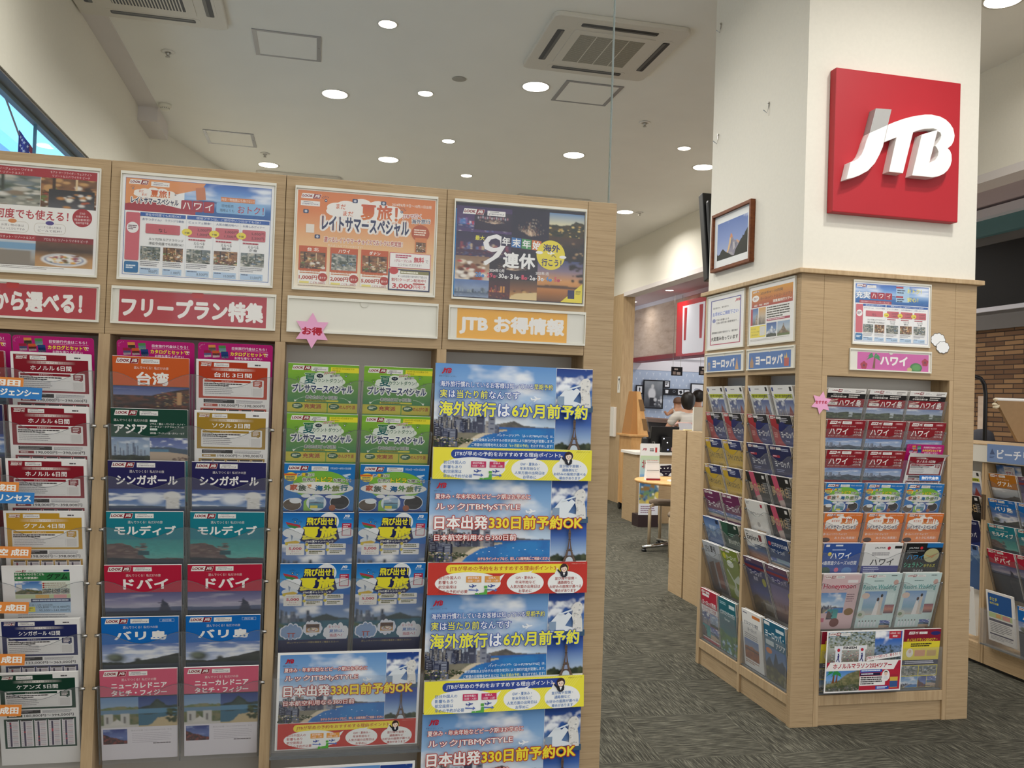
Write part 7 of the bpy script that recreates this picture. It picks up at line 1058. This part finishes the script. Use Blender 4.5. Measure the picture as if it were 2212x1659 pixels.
mo = thing('monitor', 'black monitor back on the reception counter', 'monitor', (4.42, 10.62, .905)); MB().hexa([(-.2, 0, .06), (.18, 0, .06), (.18, .05, .06), (-.2, .05, .06), (-.2, -.05, .33), (.18, -.05, .33), (.18, 0, .33), (-.2, 0, .33)]).build('screen_back', BLACK, mo, bevel=.008); MB().box(-.04, .04, .03, .06, .01, .16).box(-.12, .12, -.02, .12, 0, .012).build('stand', BLACK, mo)
cp = thing('card_terminal', 'black device with small white and blue lights on the counter', 'device', (4.36, 10.52, .905)); bx('case', -.02, .1, 0, .06, 0, .2, BLACK, cp, .006); [bx('indicator_light', q[0], q[0]+.012, -.002, 0, q[1], q[1]+.012, mat(q[2], '#ffffff', .4, emis=q[3], estr=4., noise=.01), cp) for q in ((.0, .17, 'led_white', '#e8f0ff'), (.05, .12, 'led_dim', '#c8c8c8'), (.06, .03, 'led_blue', '#3a60ff'))]
tag(MB().lathe([(.05, 0), (.06, .03), (.055, .17), (.03, .19)], (4.16, 10.62, .905), 18).build('black_bag', BLACK), 'black bag slumped on the counter beside the monitor', 'bag')
sp = thing('poster_stand', 'standing poster in pastel colours before the reception counter', 'poster stand', (4.05, 10.2, 0)); a = Art(250, 880, '#e6e8e2'); a.G(0, 150, 250, 240, '#c8d8b0', '#a8c8d8'); a.R(0, 0, 250, 150, '#eceae6'); jtb(a, 24, 56, 34, '#b02840'); a.ln(120, 60, 60, 2, 22, '#4a3a40', .6, 3); a.R(190, 48, 26, 60, '#c03a3a'); a.T('北海道', 20, 200, 110, '#a83a44', 200, .02); a.P(Pic(30, 60, '#8ab4d8', '#4a78a8', '#6a8a5a', '#c8b468').tr(3, 40, 0, 1, .3, 1, .05, .14, ['#5a7a9a','#d8c05a','#8a6a3a','#e8e4d8','#3a5a7a']), 0, 380, 250, 360); a.R(0, 740, 250, 140, '#dcdde4'); a.ln(20, 770, 200, 4, 24, '#8a6a80', .4, 3)
q = link(bpy.data.objects.new('poster_sheet', a.mesh('poster_sheet'))); q.parent = sp; q.location = (0, -.02, .15); bx('stand_base', -.13, .13, -.02, .2, 0, .15, mat('dark_maroon_base', '#2c1a1c', .6, noise=.1), sp); bx('backing', -.125, .125, -.018, .0, .15, 1.02, WHITE, sp); MB().tube([(.03, -.01, 1.02), (.03, -.01, 1.05), (.06, -.01, 1.05), (.06, -.01, 1.02)], .004, 6).build('hanger', METAL, sp)
wc = thing('rolling_cabinet', 'narrow honey wood cabinet on black casters beyond the table', 'cabinet', (4.345, 11.5, 0)); bx('cabinet_body', -.05, .18, 0, .5, .1, 1.06, PINE, wc, .003); bx('cabinet_top', -.09, .19, -.02, .52, 1.06, 1.09, PINE, wc, .003)
for x in (-.03, .17):
    for y in (.04, .46): MB().tube([(x-.015, y, .05), (x+.015, y, .05)], .045, 16).build('caster', BLACK, wc)
wr = thing('leaflet_wedge', 'tall tapering wooden leaflet rack on the rolling cabinet', 'leaflet rack', (4.385, 11.5, 1.09)); MB().hexa([(0, .0, 0), (.15, 0, 0), (.15, .4, 0), (0, .4, 0), (0, .1, .6), (.06, .1, .6), (.06, .3, .6), (0, .3, .6)]).build('rack_body', PINE, wr); MB().hexa([(-.1, .02, 0), (-.002, .02, 0), (-.002, .38, 0), (-.1, .38, 0), (-.04, .1, .6), (-.002, .1, .6), (-.002, .3, .6), (-.04, .3, .6)]).build('side_panel', mat('amber_wood', '#a8743c', .5, noise=.1, nscale=(20, 20, 4)), wr)
for z in (.06, .33):
    q = lambda zz, y: [(.15-zz*.15-.055, y, zz), (.15-zz*.15+.012, y, zz), (.15-zz*.15+.012, y+.16, zz), (.15-zz*.15-.055, y+.16, zz)]
    MB().hexa(q(z, z*.167-.006)+q(z+.16, (z+.16)*.167-.006)).build('tape_patch', mat('brown_tape', '#7a5a34', .5, noise=.1), wr)
MB().hexa([(.14, .06, .1), (.2, .06, .04), (.2, .34, .04), (.14, .34, .1), (.09, .1, .42), (.13, .1, .40), (.13, .3, .40), (.09, .3, .42)]).build('leaflet_tray', CLEAR, wr)
tag(bx('bar_counter', 6.0, 6.6, 14.2, 18.4, 1.2, 1.26, mat('brown_counter_wood', '#9a6a3c', .5, noise=.1, nscale=(3, 20, 20))), 'brown counter top below the far blue wall', 'counter'); tag(bx('dark_counter_base', 6.1, 6.6, 14.25, 18.3, 0, 1.2, mat('dark_brown_base', '#2c201c', .7, noise=.1)), 'dark base under the brown counter', 'counter base')
ch = thing('chair', 'pale pink metal chair by the brown counter', 'chair', (5.25, 11.9, 0))
MB().tube([(-.18, 0, 0), (-.18, 0, 1.2), (-.12, 0, 1.26), (.12, 0, 1.26), (.18, 0, 1.2), (.18, 0, 0)], .012, 8).build('back_frame', mat('pale_pink_metal', '#d8b0a8', .4, noise=.05), ch, smooth=True); bx('seat', -.19, .19, -.38, 0, .78, .82, mat('white_card'), ch, .01); [MB().tube([(x, -.36, 0), (x, -.36, .78)], .011, 8).build('leg', mat('pale_pink_metal'), ch) for x in (-.17, .17)]
# right: things on and beyond the low shelf
F4 = (3.963, 0, -H); ROW4 = [1.163, 1.013, .862, .712]; S4 = [[(-4.522, -4.313), (-4.30, -4.09)], [(-4.98, -4.77), (-4.80, -4.59)]]
for r, k in enumerate(('guam', 'bali', 'maldives', 'dubai')):
    for j in range(2): place('brochure', k if not (j == 1 and r == 0) else 'pakdk', F4, cent(S4[0][j])+.002, ROW4[r], .0, '%s, %s slot, %s row, low right shelf' % (NM[k if not (j == 1 and r == 0) else 'pakdk'], 'left' if j == 0 else 'right', ordn[r]), 'brochure', 'brochures on the low right shelf', n=2)
    place('brochure', ('world', 'dream', 'navy', 'bluemt')[r], F4, cent(S4[1][1]), ROW4[r], .0, '%s, sliver beside the column, %s row, low shelf' % (NM[('world', 'dream', 'navy', 'bluemt')[r]], ordn[r]), 'brochure', 'brochures on the low right shelf', n=1)
place('flyer', 'tahiti', F4, -4.375, .475, .035, 'white Tahiti flyer slipped into the lowest pocket of right shelf', 'flyer', n=1, tilt=.1); place('flyer', 'grand', F4, -4.70, .46, .02, 'pale flyer at bottom of the low shelf beside the column', 'flyer', tilt=.1); place('brochure', 'bali', F4, -4.15, .43, .02, 'blue brochure at the lower right corner of the low shelf', 'brochure', tilt=.1)
rack('clear acrylic rack on the low right shelf', F4, S4[0], ROW4, .0); pocket('clear bottom pocket on the low right shelf', F4, -4.50, -4.042, .15, .36, .034, .1)
gt = Art(190, 160, '#2a5aa0'); gt.P(ph_sky(), 0, 0, 190, 160); gt.R(60, 8, 80, 60, '#e6e4e8'); gt.ln(66, 14, 64, 2, 9, '#8a8a98', .4, 3); gt.T('グアム', 66, 36, 26, '#b83050', 66, .02); sheet('header_card', gt, (4.05, 4.42, 1.06), -H, 'blue Guam header card behind the mustard brochure', 'header card', tilt=.25)
bs = a_label(560, 106, '#6f8ab8', 'ビーチリゾート', (78, 440), (26, 58), '#dfe4ee', (0, 0, 560, 106), lambda a: (a.poly([(20, 62), (40, 26), (62, 60)], '#46587e'), a.ln(20, 70, 42, 2, 8, '#46587e', .5, 3)), .03); sheet('sign_card', bs, (3.949, 4.235, 1.232), -H, 'grey blue beach resort sign on the low right shelf', 'sign')
eb = thing('display_board', 'brown back of a framed display board leaning on the low shelf', 'display board', (4.2, 4.4, 1.338)); MB().hexa([(-.14, .0, .02), (.5, -.1, .02), (.5, -.08, .02), (-.14, .02, .02), (-.28, .02, .26), (.42, -.12, .26), (.42, -.10, .26), (-.28, .04, .26)]).build('board_back', mat('hardboard', '#9a7c58', .8, noise=.08, nscale=(40, 40, 40)), eb)
for s in (0, .1): MB().hexa([(.02+s*.3, -.05-s, 0), (.05+s*.3, -.05-s, 0), (.05+s*.3, -.03-s, 0), (.02+s*.3, -.03-s, 0), (-.06+s, -.03-s, .19), (-.035+s, -.03-s, .19), (-.035+s, -.01-s, .19), (-.06+s, -.01-s, .19)]).build('prop_leg', PINE, eb)
MB().tube([(-.28, .03, .265), (.1, -.04, .268), (.42, -.11, .266)], [.012, .008, .01], 8).build('paper_edge', mat('white_card'), eb); tg = MB(); r = random.Random(4)
for k in range(9): c = (-.27+r.uniform(-.015, .03), .03, .245+r.uniform(-.03, .025)); tg.lathe([(.004, -.01), (.014, -.004), (.014, .004), (.004, .01)], c, 8)
tg.build('flower_trim', mat('cream_petals', '#e0d2b4', .8, noise=.1), eb, smooth=True)
tag(MB().tube([(5.22, 6, 0), (5.22, 6, 1.68), (5.205, 6, 1.76), (5.17, 6, 1.805), (5.11, 6, 1.82), (4.6, 6, 1.82), (4.54, 6, 1.8), (4.52, 6, 1.74), (4.52, 6, 0)], .016, 10).build('pipe_rail', BLACK, smooth=True), 'black bent pipe rail standing beyond the column edge', 'rail')
tag(bx('corridor_vent', 5.35, 5.6, 5.75, 6.6, 3.70, 3.719, DGREY), 'dark slot vent in the corridor ceiling at far right', 'vent')
# ================================================================ people
SKIN = mat('skin', '#d2a184', .55, noise=.05, nscale=(20, 20, 20)); HAIR = mat('black_hair', '#15110f', .5, noise=.3, nscale=(60, 60, 8)); HAIRB = mat('brown_hair', '#3c2418', .5, noise=.3, nscale=(60, 60, 8))
def skin(name, V, E, Rd, m, parent, sub=2, root=0):
    me = bpy.data.meshes.new(name); me.from_pydata([Vector(v) for v in V], E, []); o = link(bpy.data.objects.new(name, me)); o.modifiers.new('s', 'SKIN'); sv = me.skin_vertices[0].data
    for i, r in enumerate(Rd): sv[i].radius = (r, r) if not isinstance(r, tuple) else r; sv[i].use_root = i == root
    s = o.modifiers.new('u', 'SUBSURF'); s.levels = s.render_levels = sub; dg = bpy.context.evaluated_depsgraph_get(); dg.update(); n = bpy.data.meshes.new_from_object(o.evaluated_get(dg)); bpy.data.objects.remove(o)
    n.name = name; n.materials.clear(); n.materials.append(m); n.polygons.foreach_set('use_smooth', [True]*len(n.polygons)); q = link(bpy.data.objects.new(name, n)); q.parent = parent; return q
def person(label, loc, rz, k=1., shirt=None, sit=False, legs=None, hair='bob', hm=HAIR, arms=None, turn=0., hat=None):
    t = thing('person', label, 'person', loc, None, rz); V, E, R_ = [], [], []
    def ch(pts, st=None):
        p = st
        for q, r in pts:
            V.append(Vector(q)*k); R_.append(r*k if not isinstance(r, tuple) else (r[0]*k, r[1]*k)); i = len(V)-1
            if p is not None: E.append((p, i))
            p = i
        return p
    ch([((0, 0, .92), .13)]); ch([((0, 0, 1.05), .11), ((0, .01, 1.22), .125), ((0, .01, 1.36), .085), ((0, .0, 1.43), .05), ((0, -.012, 1.50), .066), ((0, -.012, 1.57), .083), ((0, -.006, 1.64), .062)], 0); hd = len(V)-2
    ca, sa_ = math.cos(turn), math.sin(turn); fr_ = lambda x, y, z: (x*ca-y*sa_, x*sa_+y*ca-.012, z)
    ch([(fr_(0, -.085, 1.55), .016), (fr_(0, -.105, 1.54), .008)], hd); ch([(fr_(.086, .01, 1.565), .016)], hd); ch([(fr_(-.086, .01, 1.565), .016)], hd); ch([(fr_(0, -.07, 1.49), .026)], hd-1)
    for s in (-1, 1):
        el, wr_ = (arms or {}).get(s, ((s*.23, .02, 1.06), (s*.22, -.06, .84))); el, wr_ = Vector(el), Vector(wr_)
        h = ch([((s*.10, .01, 1.35), .07), ((s*.18, .01, 1.33), .055), (el, .04), ((el+wr_)/2, .036), (wr_, .026)], 3)
        d = (wr_-el).normalized(); pr_ = d.orthogonal().normalized(); hp = wr_+d*.05; h = ch([(hp, .026)], h)
        for q in range(4): f0 = hp+d*.03+pr_*(q-1.5)*.017; ch([(f0, .010), (f0+d*(.03, .036, .034, .026)[q], .009), (f0+d*(.05, .062, .058, .044)[q]+Vector((0, -.012, 0)), .007)], h)
        ch([(hp+pr_*-.032+d*.005, .010), (hp+pr_*-.045+d*.03, .008)], h)
        ch([((s*.09, 0, .84), .09), ((s*.1, -.01, .48), .058), ((s*.1, .02, .1), .036), ((s*.1, -.05, .045), .036), ((s*.1, -.14, .035), .028)] if not sit else [((s*.1, -.12, .86), .085), ((s*.1, -.42, .82), .06), ((s*.1, -.42, .46), .038), ((s*.1, -.46, .385), .034), ((s*.1, -.56, .37), .026)], 0)
    skin('body', V, E, R_, SKIN, t)
    if shirt:
        V, E, R_ = [], [], []; ch([((0, 0, .93), .155)]); ch([((0, 0, 1.08), .135), ((0, .01, 1.22), .15), ((0, .01, 1.345), .125), ((0, .008, 1.415), .078)], 0)
        for s in (-1, 1):
            el = Vector((arms or {}).get(s, ((s*.23, .02, 1.06), 0))[0]); a = Vector((s*.18, .01, 1.33)); ch([((s*.10, .01, 1.34), .088), (a, .074), (a+(el-a)*.7, .064)], 3)
        skin('shirt', V, E, R_, shirt, t)
    V, E, R_ = [], [], []; ch([((0, 0, .93), .15)])
    for s in (-1, 1): ch([((s*.09, 0, .84), .105), ((s*.1, -.01, .48), .078), ((s*.1, .02, .1), .06)] if not sit else [((s*.1, -.12, .86), .1), ((s*.1, -.42, .82), .078), ((s*.1, -.42, .5), .055)], 0)
    skin('trousers', V, E, R_, legs or mat('dark_cloth', '#1c1c22', .9, noise=.1, nscale=(40, 40, 40)), t)
    hv, hf, nu, nv = [], [], 28, 20; low = {'bob': 1.41, 'short': 1.50, 'tail': 1.49}[hair]
    for a in range(nv+1):
        th = math.pi*a/nv
        for b in range(nu):
            ph = 2*math.pi*b/nu; dx, dy, dz = math.sin(th)*math.sin(ph), -math.sin(th)*math.cos(ph), math.cos(th)
            x, y, z = .104*dx, .018+.116*dy, 1.582+(.118*dz if dz > 0 else (1.582-low)*dz)
            x *= 1+.05*math.sin(ph*9)*math.sin(th); y *= 1+.04*math.sin(ph*7+1)*math.sin(th)
            if dy < -.25 and dz < .38: x, y, z = x*.55, y*.35, z                     # the face stays clear
            p = fr_(x, y+.012, z); hv.append((p[0]*k, p[1]*k, p[2]*k))
    for a in range(nv):
        for b in range(nu): hf.append((a*nu+b, a*nu+(b+1) % nu, (a+1)*nu+(b+1) % nu, (a+1)*nu+b))
    hm_ = MB().add(hv, hf)
    if hair == 'tail': hm_.tube([tuple(c*k for c in fr_(0, y, z)) for y, z in ((.11, 1.58), (.16, 1.55), (.175, 1.47), (.165, 1.36), (.155, 1.30))], [.03*k, .038*k, .036*k, .028*k, .006*k], 12)
    hm_.build('hair', hm, t, smooth=True)
    if hat: hat(t, k)
    return t
WSH = mat('white_striped_shirt', '#dcd8d0', .9, noise=.14, nscale=(1, 1, 60), var='#b9b5ae'); WUN = mat('white_uniform', '#d8d4d0', .85, noise=.05, nscale=(20, 20, 20)); GSH = mat('grey_blue_shirt', '#b8bcc8', .85, noise=.05, nscale=(20, 20, 20)); BSH = mat('black_shirt', '#121214', .9, noise=.1, nscale=(20, 20, 20))
def cap_hat(c, brim, r=.1):
    def f(t, k): MB().lathe([(r*1.02, 1.585), (r*1.05, 1.62), (r*.9, 1.685), (r*.5, 1.715), (.004, 1.72)], (0, 0, 0), 24).build('cap', c, t, smooth=True); MB().lathe([(r*1.0, 1.590), (r*brim, 1.575), (r*brim, 1.570), (r*1.0, 1.582)], (0, 0, 0), 28).build('cap_brim', c, t, smooth=True)
    return f
person('person seen from behind with black bob and white striped shirt, holding a baby', (5.56, 12.5, 0), 2.95, 1.02, WSH, hair='bob', arms={1: ((.30, -.06, 1.12), (.10, -.24, 1.22)), -1: ((-.26, -.05, 1.1), (.02, -.22, 1.12))})
person('person with short black hair and black shirt by the white board', (6.05, 13.2, 0), 3.0, 1.05, BSH, hair='short')
person('person in white cap and white uniform half hidden by the wood post', (5.06, 14, 0), 2.0, 1.0, WUN, hair='short', hm=HAIRB, hat=cap_hat(WUN, 1.2))
person('person in profile with brown tied hair and grey blue top', (5.47, 14.8, 0), 1.35, 1.0, GSH, hair='tail', hm=HAIRB)
bt = thing('person', 'baby with thin hair held over the left shoulder of striped shirt person', 'person', (5.60, 12.96, 1.12))
skin('body', [(0, 0, .12), (0, 0, .26), (0, 0, .34), (0, 0, .39), (0, 0, .45), (0, 0, .49), (0, .065, .43), (.062, .01, .44), (-.062, .01, .44), (-.1, .02, .30), (-.16, .03, .24), (-.2, .02, .27), (-.225, .02, .29), (-.21, .035, .30), (-.205, .0, .30), (.1, 0, .28), (.06, .06, .1), (-.06, .06, .1), (-.07, .08, -.02), (.07, .08, -.02)], [(0, 1), (1, 2), (2, 3), (3, 4), (4, 5), (4, 6), (4, 7), (4, 8), (2, 9), (9, 10), (10, 11), (11, 12), (11, 13), (11, 14), (2, 15), (0, 16), (0, 17), (17, 18), (16, 19)], [.08, .085, .06, .045, .066, .05, .012, .012, .012, .035, .028, .022, .008, .008, .008, .035, .045, .045, .03, .03], SKIN, bt)
MB().lathe([(.078, .43), (.0805, .455), (.076, .485), (.06, .51), (.03, .526), (.003, .53)], (0, -.008, 0), 20).build('hair', mat('baby_hair', '#7a5a48', .7, noise=.3, nscale=(60, 60, 60)), bt, smooth=True); skin('romper', [(0, 0, .10), (0, 0, .26), (0, 0, .33), (-.08, .01, .31), (.08, .01, .31)], [(0, 1), (1, 2), (2, 3), (2, 4)], [.095, .1, .07, .045, .045], WUN, bt)
GH = mat('grey_hat_felt', '#3c3c42', .9, noise=.15, nscale=(40, 40, 40))
person('person in a grey brimmed hat seated beyond the low right shelf', (6.06, 7.0, -.335), .5, 1.0, mat('rust_top', '#8a4a34', .9, noise=.1), sit=True, hair='bob', hm=HAIRB, hat=cap_hat(GH, 1.75, .105))
pocket('wide clear pocket around the lowest poster of the third bay', F1, -.0935, .3485, .112, .33, .034, TL2)
pocket('wide clear pocket around the lowest poster of the second bay', F1, -.577, -.128, .112, .33, .034, TL2)
